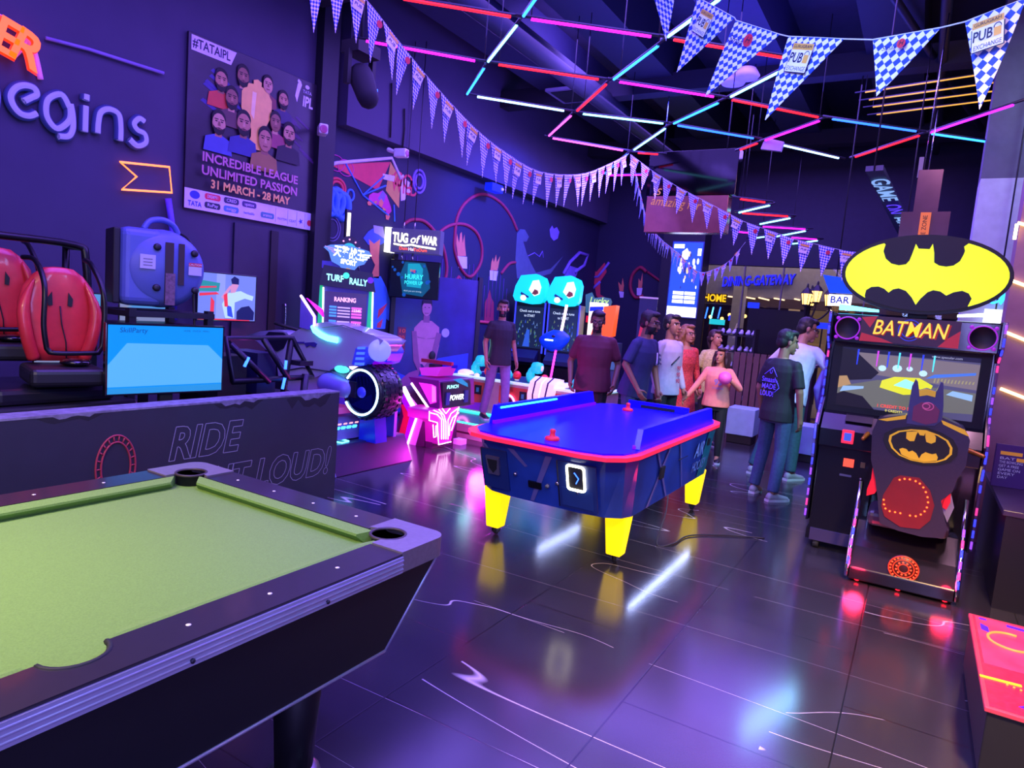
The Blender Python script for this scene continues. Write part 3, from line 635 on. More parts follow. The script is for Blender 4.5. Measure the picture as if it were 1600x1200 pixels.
    dots = L(((-0.013, 0.727), (0.014, 0.738), (0.043, 0.741), (0.076, 0.736), (0.101, 0.725), (0.123, 0.704), (0.14, 0.677), (0.153, 0.646), (0.16, 0.614), (0.158, 0.58), (0.149, 0.552), (0.131, 0.527), (0.105, 0.51), (0.073, 0.507), (0.018, 0.51), (-0.012, 0.51), (-0.043, 0.51), (-0.069, 0.522), (-0.08, 0.547), (-0.086, 0.577)))
    b = MB()
    for p in dots: b.ell((p[0], -.563, p[1]), (.006, .004, .006), glow('dot_orange', (255, 90, 30), 5), n=4, seg=6)
    b.build('dot_lights', seat)
    e = L(((0.072, 0.963),))[0]
    OV = [(e[0] + .128 * cos(u) , e[1] + .066 * sin(u) - .055 * cos(u) * .0) for u in [2 * pi * i / 40 for i in range(40)]]
    OV = L(((-0.107, 0.97), (-0.105, 1.006), (-0.061, 1.042), (0.009, 1.064), (0.091, 1.071), (0.162, 1.053), (0.217, 1.026), (0.245, 0.983), (0.247, 0.942), (0.221, 0.903), (0.173, 0.876), (0.105, 0.861), (0.034, 0.864), (-0.035, 0.884), (-0.085, 0.925)))
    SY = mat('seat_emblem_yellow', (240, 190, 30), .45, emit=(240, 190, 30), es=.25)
    cx2 = sum(p[0] for p in OV) / len(OV); cz2 = sum(p[1] for p in OV) / len(OV)
    sc_ = lambda k: [(cx2 + (a - cx2) * k, cz2 + (h - cz2) * k) for a, h in OV]
    b = MB(); b.prism(sc_(1.17), 'y', -.558, -.545, BLACK); b.prism(sc_(1.0), 'y', -.563, -.558, SY); b.prism(sc_(.92), 'y', -.566, -.563, BLACK)
    for P in (((-0.013, 1.044), (-0.01, 1.002), (0.012, 0.988), (0.036, 0.992), (0.042, 1.032), (0.049, 1.054), (0.062, 1.035), (0.085, 1.036), (0.09, 1.056), (0.094, 1.024), (0.102, 0.998), (0.13, 0.991), (0.151, 1.006), (0.15, 1.036), (0.133, 1.058), (0.079, 1.066)), ((-0.04, 0.927), (-0.023, 0.937), (-0.001, 0.934), (0.015, 0.918), (0.033, 0.93), (0.057, 0.916), (0.076, 0.885), (0.087, 0.914), (0.106, 0.932), (0.127, 0.927), (0.144, 0.925), (0.163, 0.934), (0.176, 0.91), (0.172, 0.889), (0.104, 0.87), (0.033, 0.874), (-0.024, 0.894))):
        b.prism(L(P), 'y', -.570, -.566, SY)
    b.build('seat_emblem', seat)
    for P in (((-0.177, 0.806), (-0.144, 0.746), (-0.115, 0.665), (-0.145, 0.6), (-0.19, 0.576), (-0.192, 0.619), (-0.176, 0.696)), ((0.284, 0.788), (0.27, 0.716), (0.28, 0.634), (0.264, 0.581), (0.233, 0.596), (0.214, 0.634), (0.248, 0.711))):
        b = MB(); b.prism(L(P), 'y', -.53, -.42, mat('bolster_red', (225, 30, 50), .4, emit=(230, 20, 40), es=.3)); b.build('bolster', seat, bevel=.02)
    for P in (((-0.181, 1.098), (-0.027, 1.151), (-0.03, 1.125), (-0.131, 1.095)), ((0.163, 1.148), (0.294, 1.106), (0.322, 1.067), (0.274, 1.083), (0.178, 1.122))):
        b = MB(); b.prism(L(P), 'y', -.557, -.45, SY); b.build('shoulder_flash', seat)
    HD = L(((-0.02, 1.098), (-0.022, 1.211), (-0.02, 1.337), (-0.005, 1.385), (0.009, 1.369), (0.022, 1.315), (0.063, 1.334), (0.116, 1.32), (0.133, 1.384), (0.147, 1.379), (0.165, 1.237), (0.169, 1.148), (0.133, 1.106), (0.04, 1.096)))
    b = MB(); b.prism(HD, 'y', -.56, -.45, mat('headrest_blue_grey', (72, 68, 112), .4, coat=.3)); hr = b.build('headrest', t, bevel=.012)
    P1 = L(((0.022, 1.318), (0.063, 1.333), (0.114, 1.322), (0.114, 1.287), (0.068, 1.294), (0.029, 1.281))); b = MB(); b.prism(P1, 'y', -.567, -.55, SY)
    P1 = L(((0.007, 1.123), (0.004, 1.212), (0.045, 1.246), (0.115, 1.242), (0.149, 1.206), (0.143, 1.13), (0.086, 1.107))); b.prism(P1, 'y', -.565, -.555, mat('headrest_decal', (90, 40, 70), .4, emit=(120, 30, 80), es=.3))
    for k in (0, 1): b.tube([(P1[2][0] + .008 + (.06 - .02 * k) * (1 - cos(u)) * .5, -.567, P1[2][1] - .022 + (.024 - .008 * k) * sin(u)) for u in [2 * pi * i / 20 for i in range(20)]], .003, glow('decal_pink', (190, 80, 150), .8), 5, True)
    b.build('headrest_panel', hr)
    b = MB(); b.prism(L(((0.281, 0.676), (0.305, 0.598), (0.281, 0.494), (0.218, 0.623))), 'y', -.5, -.44, mat('seat_side_silver', (170, 170, 180), .3, .6)); b.build('seat_bracket', seat)
racing_cabinet()
# light-up floor game in the near corner
def floor_game():
    t = thing('floor_light_game', 'low black box with glowing red patterned top in front of the racing cabinet', 'arcade game', (.98, 3.55, 0))
    b = MB(); b.box(-.60, .6, -.52, .49, 0.02, .28, BLACK); b.build('case', t, bevel=.006)
    b = MB(); b.box(-.61, .61, -.53, .5, .272, .292, mat('red_frame', (190, 60, 80), .35, emit=(220, 40, 70), es=.4)); b.build('frame', t, bevel=.004)
    b = MB(); b.box(-.595, .595, -.515, .485, .2921, .2935, mat('lit_panel_red', (200, 30, 60), .25, emit=(255, 30, 70), es=.85, noise=.3, nscale=40)); b.box(-.585, .58, -.11, .475, .2935, .2942, mat('lit_panel_rose', (190, 50, 90), .3, emit=(225, 40, 90), es=.75, noise=.3))
    for p in ([(-.57, .44), (-.54, .44), (-.54, .46), (-.57, .46)], [(-.46, .42), (-.36, .41), (-.36, .44), (-.46, .45)], [(-.25, .4), (-.2, .4), (-.2, .43), (-.25, .43)], [(-.57, .30), (-.54, .28), (-.54, .35), (-.57, .38)], [(-.5, -.45), (-.42, -.47), (-.45, -.4)]): b.prism(p, 'z', .2942, .2955, glow('panel_violet', (90, 30, 255), 1.2))
    b.prism([(-.61, -.27), (-.47, -.26), (-.47, -.24), (-.61, -.25)], 'z', .295, .2965, glow('panel_yellow', (255, 220, 40), 1.5))
    A = glow('panel_amber', (255, 150, 70), 1.5)
    for cx, cy, r in ((-.2, -.2, .13), (-.46, .22, .09), (.2, .2, .16)): b.tube([(cx + r * cos(u), cy + r * 1.1 * sin(u), .297) for u in [pi * .4 + 1.5 * pi * i / 24 for i in range(25)]], .006, A, 5)
    for i in range(14): u = i / 14; b.ell((-.52 + .3 * u, -.28 - .12 * u + .05 * u * u, .297), (.005, .005, .004), A, n=4, seg=6)
    b.build('lit_top', t)
floor_game()

# ---------------------------------------------------------------- hanging LED frames
def led_frame(name, label, tubes, r, hub=None, rods=True, zt=5.0):
    c = tubes[0][0]; t = thing(name, label, 'led light frame', c); O = Vector(c)
    ALU = mat('led_channel', (70, 70, 84), .4, .6)
    for a, b_, m in tubes:
        a, b_ = Vector(a) - O, Vector(b_) - O; d = (b_ - a).normalized()
        k = MB(); k.tube([a, b_], r, m, 8); o = k.build('led_tube', t)
        k = MB(); k.tube([a - d * .12 + Z1 * r * 1.3, b_ + d * .12 + Z1 * r * 1.3], r * 1.05, ALU, 4); k.build('channel', o)
    if rods:
        for i, (a, b_, m) in enumerate(tubes):
            if i % 2 == 0: p = Vector(a) - O; k = MB(); k.tube([p, p + Z1 * (zt - a[2])], .005, DGREY, 5); k.build('hanging_wire', t)
    return t
RED2 = glow('tube_red', (255, 24, 36), 4); MAG2 = glow('tube_magenta', (225, 24, 230), 4.5); CY2 = glow('tube_cyan', (120, 225, 255), 5)
BL2 = glow('tube_blue', (40, 125, 255), 5); WB2 = glow('tube_blue_white', (140, 190, 255), 6); PK2 = glow('tube_pink', (255, 70, 225), 5); VI2 = glow('tube_violet', (150, 20, 255), 8); DB2 = glow('tube_deep_blue', (30, 80, 255), 6)
led_frame('hanging_led_frame', 'large frame of red, magenta and blue light tubes hung over the air hockey table', [
    ((-3.696, 4.141, 3.9), (-3.075, 4.7, 3.9), RED2),
    ((-2.738, 4.502, 3.9), (-2.972, 4.725, 3.9), BL2),
    ((-2.944, 4.796, 3.9), (-2.179, 5.417, 3.9), MAG2),
    ((-3.118, 4.86, 3.9), (-3.783, 5.459, 3.9), CY2),
    ((-3.928, 5.603, 3.9), (-4.547, 6.208, 3.9), BL2),
    ((-4.584, 4.679, 3.9), (-3.898, 5.405, 3.9), MAG2),
    ((-3.733, 5.561, 3.9), (-2.994, 6.209, 3.9), RED2),
    ((-4.486, 6.315, 3.9), (-3.787, 7.032, 3.9), WB2),
    ((-2.191, 5.621, 3.9), (-2.852, 6.253, 3.9), BL2),
    ((-2.981, 6.365, 3.9), (-3.638, 7.073, 3.9), RED2),
    ((-3.797, 7.232, 3.9), (-4.47, 7.956, 3.9), PK2),
    ((-4.48, 8.083, 3.9), (-3.819, 8.879, 3.9), PK2),
    ((-3.627, 7.201, 3.9), (-2.878, 7.787, 3.9), CY2),
    ((-2.925, 7.996, 3.9), (-3.651, 8.878, 3.9), CY2),
    ((-2.827, 6.336, 3.9), (-2.091, 7.011, 3.9), MAG2),
    ((-3.664, 9.056, 3.9), (-3.422, 9.179, 3.9), RED2),
    ((-2.05, 5.462, 3.9), (-1.517, 4.972, 3.9), CY2),
    ((-2.027, 5.538, 3.9), (-1.296, 6.186, 3.9), RED2),
    ((-2.1, 7.221, 3.9), (-2.759, 7.818, 3.9), BL2),
    ((-1.389, 6.518, 3.9), (-1.931, 7.058, 3.9), CY2),
    ((-1.942, 7.159, 3.9), (-1.238, 7.958, 3.9), RED2),
    ((-2.74, 7.903, 3.9), (-2.041, 8.641, 3.9), DB2),
    ((-1.242, 8.102, 3.9), (-1.922, 8.758, 3.9), MAG2),
    ((-1.842, 8.93, 3.9), (-1.219, 9.824, 3.9), WB2),
    ((-2.045, 8.886, 3.9), (-2.307, 9.156, 3.9), RED2),
    ((-1.106, 8.064, 3.9), (-0.345, 8.732, 3.9), DB2),
    ((-0.316, 8.926, 3.9), (-1.016, 9.792, 3.9), RED2),
    ((0.45, 8.001, 3.9), (-0.207, 8.818, 3.9), VI2),
    ((-0.194, 8.874, 3.9), (0.571, 9.546, 3.9), BL2),
    ((-4.664, 10.371, 3.9), (-3.948, 10.43, 3.9), MAG2),
    ((-3.839, 9.096, 3.9), (-4.668, 10.225, 3.9), DB2),
], .0125)
led_frame('hanging_led_frame', 'zigzag of thin white and red light tubes hung beyond the dark hanging panel', [
    ((-2.267, 9.288, 3.3), (-2.009, 9.541, 3.3), RED2),
    ((-2.524, 10.356, 3.3), (-1.997, 9.787, 3.3), CY2),
    ((-2.491, 10.414, 3.3), (-1.907, 10.712, 3.3), RED2),
    ((-2.447, 11.481, 3.3), (-1.909, 10.891, 3.3), CY2),
    ((-2.461, 11.762, 3.3), (-1.85, 12.016, 3.3), MAG2),
    ((-1.881, 12.24, 3.3), (-2.651, 13.214, 3.3), CY2),
    ((-3.03, 12.405, 3.3), (-2.736, 12.624, 3.3), MAG2),
    ((-2.986, 13.345, 3.3), (-2.686, 13.042, 3.3), CY2),
    ((-2.22, 13.076, 3.3), (-1.834, 13.29, 3.3), MAG2),
    ((-1.845, 13.469, 3.3), (-2.353, 14.014, 3.3), CY2),
    ((-2.634, 14.363, 3.3), (-2.942, 14.849, 3.3), WB2),
    ((-2.985, 15.082, 3.3), (-2.576, 15.458, 3.3), MAG2),
    ((-2.036, 15.334, 3.3), (-2.362, 15.646, 3.3), CY2),
    ((-2.405, 14.426, 3.3), (-2.123, 14.688, 3.3), RED2),
    ((-2.313, 15.756, 3.3), (-1.788, 16.115, 3.3), RED2),
], .014)
YL2 = glow('strip_amber', (255, 176, 62), 1.3)
led_frame('amber_light_grid', 'four parallel amber light strips under the ceiling at the right', [
    ((-0.973, 9.499, 4.6), (0.769, 9.088, 4.6), YL2), ((-0.95, 9.812, 4.6), (0.814, 9.437, 4.6), YL2), ((-0.924, 10.117, 4.6), (0.853, 9.745, 4.6), YL2), ((-0.897, 10.47, 4.6), (0.895, 10.075, 4.6), YL2)], .009)
# ---------------------------------------------------------------- bunting
def checker():
    m = bpy.data.materials.new('pennant_checker'); m.use_nodes = True; nt = m.node_tree; N = nt.nodes; b = N['Principled BSDF']
    uv = N.new('ShaderNodeUVMap'); mp = N.new('ShaderNodeMapping'); mp.inputs['Rotation'].default_value = (0, 0, rad(45)); mp.inputs['Scale'].default_value = (1, 1, 1)
    c = N.new('ShaderNodeTexChecker'); c.inputs['Scale'].default_value = 18; c.inputs[1].default_value = (*lin((228, 222, 245)), 1); c.inputs[2].default_value = (*lin((30, 62, 190)), 1)
    nt.links.new(uv.outputs[0], mp.inputs[0]); nt.links.new(mp.outputs[0], c.inputs[0]); nt.links.new(c.outputs[0], b.inputs['Base Color']); b.inputs['Roughness'].default_value = .7
    nt.links.new(c.outputs[0], b.inputs['Emission Color']); b.inputs['Emission Strength'].default_value = 0
    return m
CHK = checker()
LOGOY = mat('logo_amber', (215, 160, 70), .6); LOGOR = mat('logo_red', (205, 40, 60), .6); LOGOI = mat('logo_ink', (30, 24, 60), .6); LOGOP = mat('logo_pale', (222, 216, 240), .7)
def pennant(P0, P1, tip, parent, kind, O, detail=0, curl=0.0):
    P0, P1, tip = Vector(P0) - O, Vector(P1) - O, Vector(tip) - O
    n = (P1 - P0).cross(tip - P0).normalized()
    if n.dot(Vector((0, 0, 1.62)) - (O + P0)) < 0: n = -n
    vs, fs, uvs = [], [], []
    K = 6; w = (P1 - P0).length; h = (tip - (P0 + P1) / 2).length
    for i in range(K + 1):
        v = i / K; a, c = P0.lerp(tip, v), P1.lerp(tip, v)
        for j in range(3):
            q = a.lerp(c, j / 2) + n * (curl * sin(v * 2.2) * h + .012 * sin(3 * v + j * 1.3) * (1 - v) * h)
            vs.append(q); uvs.append(((j / 2 - .5) * w * (1 - v) / .36, v * h / .36))
    for i in range(K):
        for j in range(2): fs.append((i * 3 + j, i * 3 + j + 1, i * 3 + j + 4, i * 3 + j + 3))
    nv = len(vs); vs += [q - n * .0015 for q in vs]; uvs = uvs + uvs; fs += [tuple(nv + x for x in reversed(f)) for f in fs]
    b = MB(); b.add(vs, fs, CHK, True)
    nface = len(b.f)
    cen = P0.lerp(P1, .5).lerp(tip, .26) + n * .014; u = (P1 - P0).normalized(); v = n.cross(u).normalized()
    if v.z < 0: v = -v
    if u.cross(v).dot(n) < 0: u = -u
    def pl(x0, x1, y0, y1, m, d): b.quad([cen + u * x0 * h + v * y0 * h + n * d, cen + u * x1 * h + v * y0 * h + n * d, cen + u * x1 * h + v * y1 * h + n * d, cen + u * x0 * h + v * y1 * h + n * d], m)
    if kind == 0:
        pl(-.15, .15, .10, .17, LOGOY, .003)
        if detail:
            pl(-.16, .16, -.15, .10, LOGOI, .002); pl(-.15, .15, -.14, .10, LOGOP, .003)
            b.text('PUB', cen + u * -.05 * h + v * .01 * h, u, v, .15 * h, LOGOI, .02, .1, .004, .19 * h); b.text('EXCHANGE', cen - v * .105 * h, u, v, .07 * h, LOGOI, .0, .1, .004, .27 * h); b.text('GURUGRAM', cen + v * .135 * h, u, v, .05 * h, LOGOI, 0, 0, .005, .26 * h)
            pl(.06, .13, -.04, .05, LOGOY, .004); b.tube([cen + u * (.095 + .035 * cos(a)) * h + v * (.05 + .04 * sin(a)) * h + n * .004 for a in [pi * i / 8 for i in range(9)]], .0012, LOGOI, 4)
        else: pl(-.14, .14, -.12, .08, LOGOP, .003); b.text('PUB', cen, u, v, .1 * h, LOGOI, .02, .1, .004, .2 * h)
    else:
        b.add([cen + u * .09 * h + v * .08 * h + n * .003] + [cen + u * (.09 + .075 * cos(a)) * h + v * (.08 + .075 * sin(a)) * h + n * .003 for a in [2 * pi * i / 14 for i in range(14)]], [(0, 1 + i, 1 + (i + 1) % 14) for i in range(14)], LOGOR)
        if detail: b.text('Smaa', cen + u * -.11 * h + v * .035 * h, u, v, .11 * h, LOGOI, .005, .2, .004, .25 * h); b.text('H', cen + u * .09 * h + v * .08 * h, u, v, .11 * h, LOGOI, .0, .2, .005)
    o = b.build('pennant', parent, normals=False); me = o.data
    ul = me.uv_layers.new(name='UVMap')
    for p in me.polygons:
        for li in p.loop_indices:
            k = me.loops[li].vertex_index
            ul.data[li].uv = uvs[k] if k < len(uvs) else (0, 0)
    return o
def bunting(label, pts, tops, drop, rnd_seed, detail=0, tips=None):
    t = thing('bunting', label, 'bunting', pts[0]); O = Vector(pts[0]); rnd = random.Random(rnd_seed)
    k = MB(); k.tube([Vector(p) - O for p in pts], .0025, mat('bunting_string', (200, 200, 220), .7), 5); k.build('string', t)
    for i, (a, c) in enumerate(tops):
        a, c = Vector(a), Vector(c)
        tip = Vector(tips[i]) if tips else (a + c) / 2 + Vector((rnd.uniform(-.03, .03), rnd.uniform(-.03, .03), -drop * rnd.uniform(.95, 1.05)))
        pennant(a, c, tip, t, i % 2, O, detail, rnd.uniform(-.04, .04))
def along(pts, width, gap, rnd, start=0):
    """pairs of points a pennant wide along a polyline"""
    P = [Vector(p) for p in pts]; cum = [0]
    for i in range(len(P) - 1): cum.append(cum[-1] + (P[i + 1] - P[i]).length)
    def at(s):
        for i in range(len(P) - 1):
            if s <= cum[i + 1]: return P[i].lerp(P[i + 1], (s - cum[i]) / max(1e-6, cum[i + 1] - cum[i]))
        return P[-1]
    out = []; s = start
    while s + width < cum[-1]:
        out.append((tuple(at(s)), tuple(at(s + width)))); s += width + gap * rnd.uniform(.5, 1.7)
    return out
S1 = bez([(-4.244, 3.626, 3.966), (-4.213, 4.009, 4.049), (-4.191, 4.268, 4.01), (-4.157, 4.684, 3.806), (-4.12, 5.129, 3.604), (-4.071, 5.715, 3.389), (-4.026, 6.256, 3.271), (-3.97, 6.928, 3.212), (-3.897, 7.814, 3.365), (-3.841, 8.488, 3.627), (-3.794, 9.054, 3.897)], 6)
bunting('blue checked pennant string sagging along the left wall from the dark column', S1, along(S1, .185, .022, random.Random(4), .05), .40, 11)
B0 = [((-1.011, 3.001, 3.019), (-0.812, 2.895, 2.865)), ((-0.805, 2.891, 2.853), (-0.603, 2.784, 2.732)), ((-0.568, 2.766, 2.714), (-0.36, 2.656, 2.638)), ((-0.265, 2.605, 2.605), (-0.07, 2.502, 2.578)), ((-0.01, 2.47, 2.574), (0.128, 2.398, 2.59)), ((-1.319, 3.164, 3.237), (-1.138, 3.068, 3.104))]
TIPS = [(-1.085, 3.04, 2.729), (-0.915, 2.95, 2.58), (-0.622, 2.795, 2.422), (-0.233, 2.589, 2.417), (0.054, 2.437, 2.31), (-1.167, 3.083, 2.889)]
S2 = [(-1.443, 3.229, 3.346)] + [B0[5][0], B0[5][1]] + [q for p in B0[:5] for q in p] + [(0.223, 2.347, 2.613)]
bunting('nearest string of large blue checked pennants with pub and arcade logos', S2, B0, .36, 12, 1, TIPS)
S3 = [(-3.793, 9.101, 3.899), (-3.422, 8.998, 3.647), (-2.992, 8.879, 3.394), (-2.546, 8.756, 3.169), (-2.034, 8.614, 2.91), (-1.425, 8.445, 2.691), (-0.844, 8.285, 2.548), (-0.341, 8.145, 2.479)]
bunting('blue checked pennant string crossing in front of the dark hanging panel', S3, along(S3, .185, .05, random.Random(9)), .34, 13)
S4 = bez([(-3.798, 9.185, 3.901), (-3.896, 9.858, 3.527), (-4.018, 10.693, 3.176), (-4.227, 12.118, 3.064)], 4) + bez([(-4.231, 13, 2.967), (-3.819, 13, 2.628), (-3.52, 13, 2.676), (-3.243, 13, 2.852), (-2.993, 13, 3.197)], 5)
bunting('small far string of blue pennants sagging past the lit cricket screen', S4, along(S4, .125, .03, random.Random(2)), .26, 14)

# ---------------------------------------------------------------- neon lettering on the left wall
XW = -6.385
def w(pts, d=0): return [(XW + d, y, z) for y, z in pts]
NEO = glow('neon_lilac', (140, 115, 245), .85); NEOO = glow('neon_orange', (255, 90, 20), 2.2); NEOP = mat('neon_tube_off_pink', (200, 120, 190), .4, emit=(190, 90, 190), es=.5)
HALO = mat('neon_halo_glow', (60, 56, 120), .5, emit=(70, 80, 220), es=.12)  # faint halo round the neon, built as a wider glowing tube
t = thing('neon_word_sign', 'large lilac neon script ending in egins on the left wall', 'neon sign', (XW, 3.0, 2.9))
O_ = Vector((XW, 3.0, 2.9))
def neon(name, P, r=.028, m=NEO):
    P = [Vector((XW + .04, y, z)) - O_ for y, z in bez(P, 6)]
    b = MB(); b.tube([p - X1 * .018 for p in P], r * 1.45, HALO, 8); b.build('letter_halo', MB().tube(P, r, m, 8).build(name, t))
neon('letter_e', ((2.73, 2.955), (2.776, 2.993), (2.817, 3.03), (2.798, 3.074), (2.734, 3.076), (2.672, 3.04), (2.635, 2.971), (2.65, 2.902), (2.699, 2.852), (2.762, 2.85), (2.817, 2.885)))
neon('letter_g', ((3.063, 2.996), (2.998, 3.086), (2.897, 3.014), (2.89, 2.88), (2.969, 2.802), (3.064, 2.895), (3.072, 2.998)) )
neon('letter_g', ((3.071, 3.032), (3.088, 2.935), (3.089, 2.833), (3.057, 2.766), (2.985, 2.747)))
neon('letter_i', ((3.192, 3.05), (3.19, 2.946), (3.188, 2.838))); neon('letter_i', ((3.198, 3.146), (3.198, 3.12), (3.196, 3.099)))
neon('letter_n', ((3.292, 2.851), (3.296, 2.94), (3.316, 3.033), (3.386, 3.079), (3.467, 3.058), (3.487, 2.955), (3.487, 2.838)))
neon('letter_s', ((3.703, 3.058), (3.654, 3.073), (3.607, 3.015), (3.637, 2.967), (3.705, 2.948), (3.716, 2.876), (3.64, 2.83), (3.572, 2.868)))
neon('letter_b', ((2.324, 3.465), (2.342, 3.108), (2.36, 2.883), (2.463, 3.055), (2.534, 2.983), (2.516, 2.811), (2.38, 2.725)))
t = thing('neon_arc_sign', 'orange lit letters ER on a pink neon arc at the top left corner', 'neon sign', (XW, 2.55, 3.35)); O_ = Vector((XW, 2.55, 3.35))
b = MB(); b.text('E', Vector((XW + .09, *(2.582, 3.363))) - O_, Vector((0, .965, -.26)), Vector((0, .26, .965)), .37, mat('neon_letter_side', (200, 40, 20), .4, emit=(255, 50, 10), es=1.4), .035, 0, 0)
b.text('E', Vector((XW + .09, *(2.582, 3.368))) - O_, Vector((0, .965, -.26)), Vector((0, .26, .965)), .37, NEOO, .02, 0, .03); b.build('letter_e', t)
b = MB(); b.text('R', Vector((XW + .09, *(2.717, 3.326))) - O_, Vector((0, .93, -.36)), Vector((0, .36, .93)), .37, MATS['neon_letter_side'], .035, 0, 0)
b.text('R', Vector((XW + .09, *(2.717, 3.33))) - O_, Vector((0, .93, -.36)), Vector((0, .36, .93)), .37, NEOO, .02, 0, .03); b.build('letter_r', t)
b = MB(); b.tube([Vector((XW + .02, y, z)) - O_ for y, z in bez(((2.448, 3.561), (2.572, 3.537), (2.68, 3.512), (2.76, 3.446), (2.815, 3.348), (2.858, 3.164)), 5)], .022, NEOP, 8); b.tube([Vector((XW + .02, y, z)) - O_ for y, z in ((2.756, 3.434), (2.729, 3.357), (2.658, 3.254))], .015, NEOP, 6); b.build('arc_tube', t)
b = MB(); P = ((3.499, 2.653), (3.965, 2.709), (3.997, 2.475), (3.52, 2.415), (3.652, 2.555)); P = [(XW + .03 + 0, *p) for p in P]
b.tube(P, .0105, glow('neon_amber_arrow', (255, 120, 60), 3), 8, True); o = b.build('neon_ribbon_sign'); tag(o, 'orange neon outline of a notched ribbon beside the cricket poster', 'neon sign')
b = MB(); b.tube([(XW + .02, *p) for p in ((2.894, 3.499), (3.23, 3.529), (3.892, 3.551))], .016, mat('dim_tube', (120, 90, 180), .5, emit=(110, 80, 180), es=.25), 6); tag(b.build('wall_light_tube'), 'dim thin tube along the upper left wall right of the orange letters', 'light tube')
b = MB(); b.tube([(XW + .03, *p) for p in ((3.96, 2.414), (4.005, 2.178), (4.058, 1.248))], .03, mat('violet_conduit', (110, 80, 220), .5), 8); tag(b.build('wall_conduit'), 'pale violet pipe on the wall behind the blue blower', 'pipe')
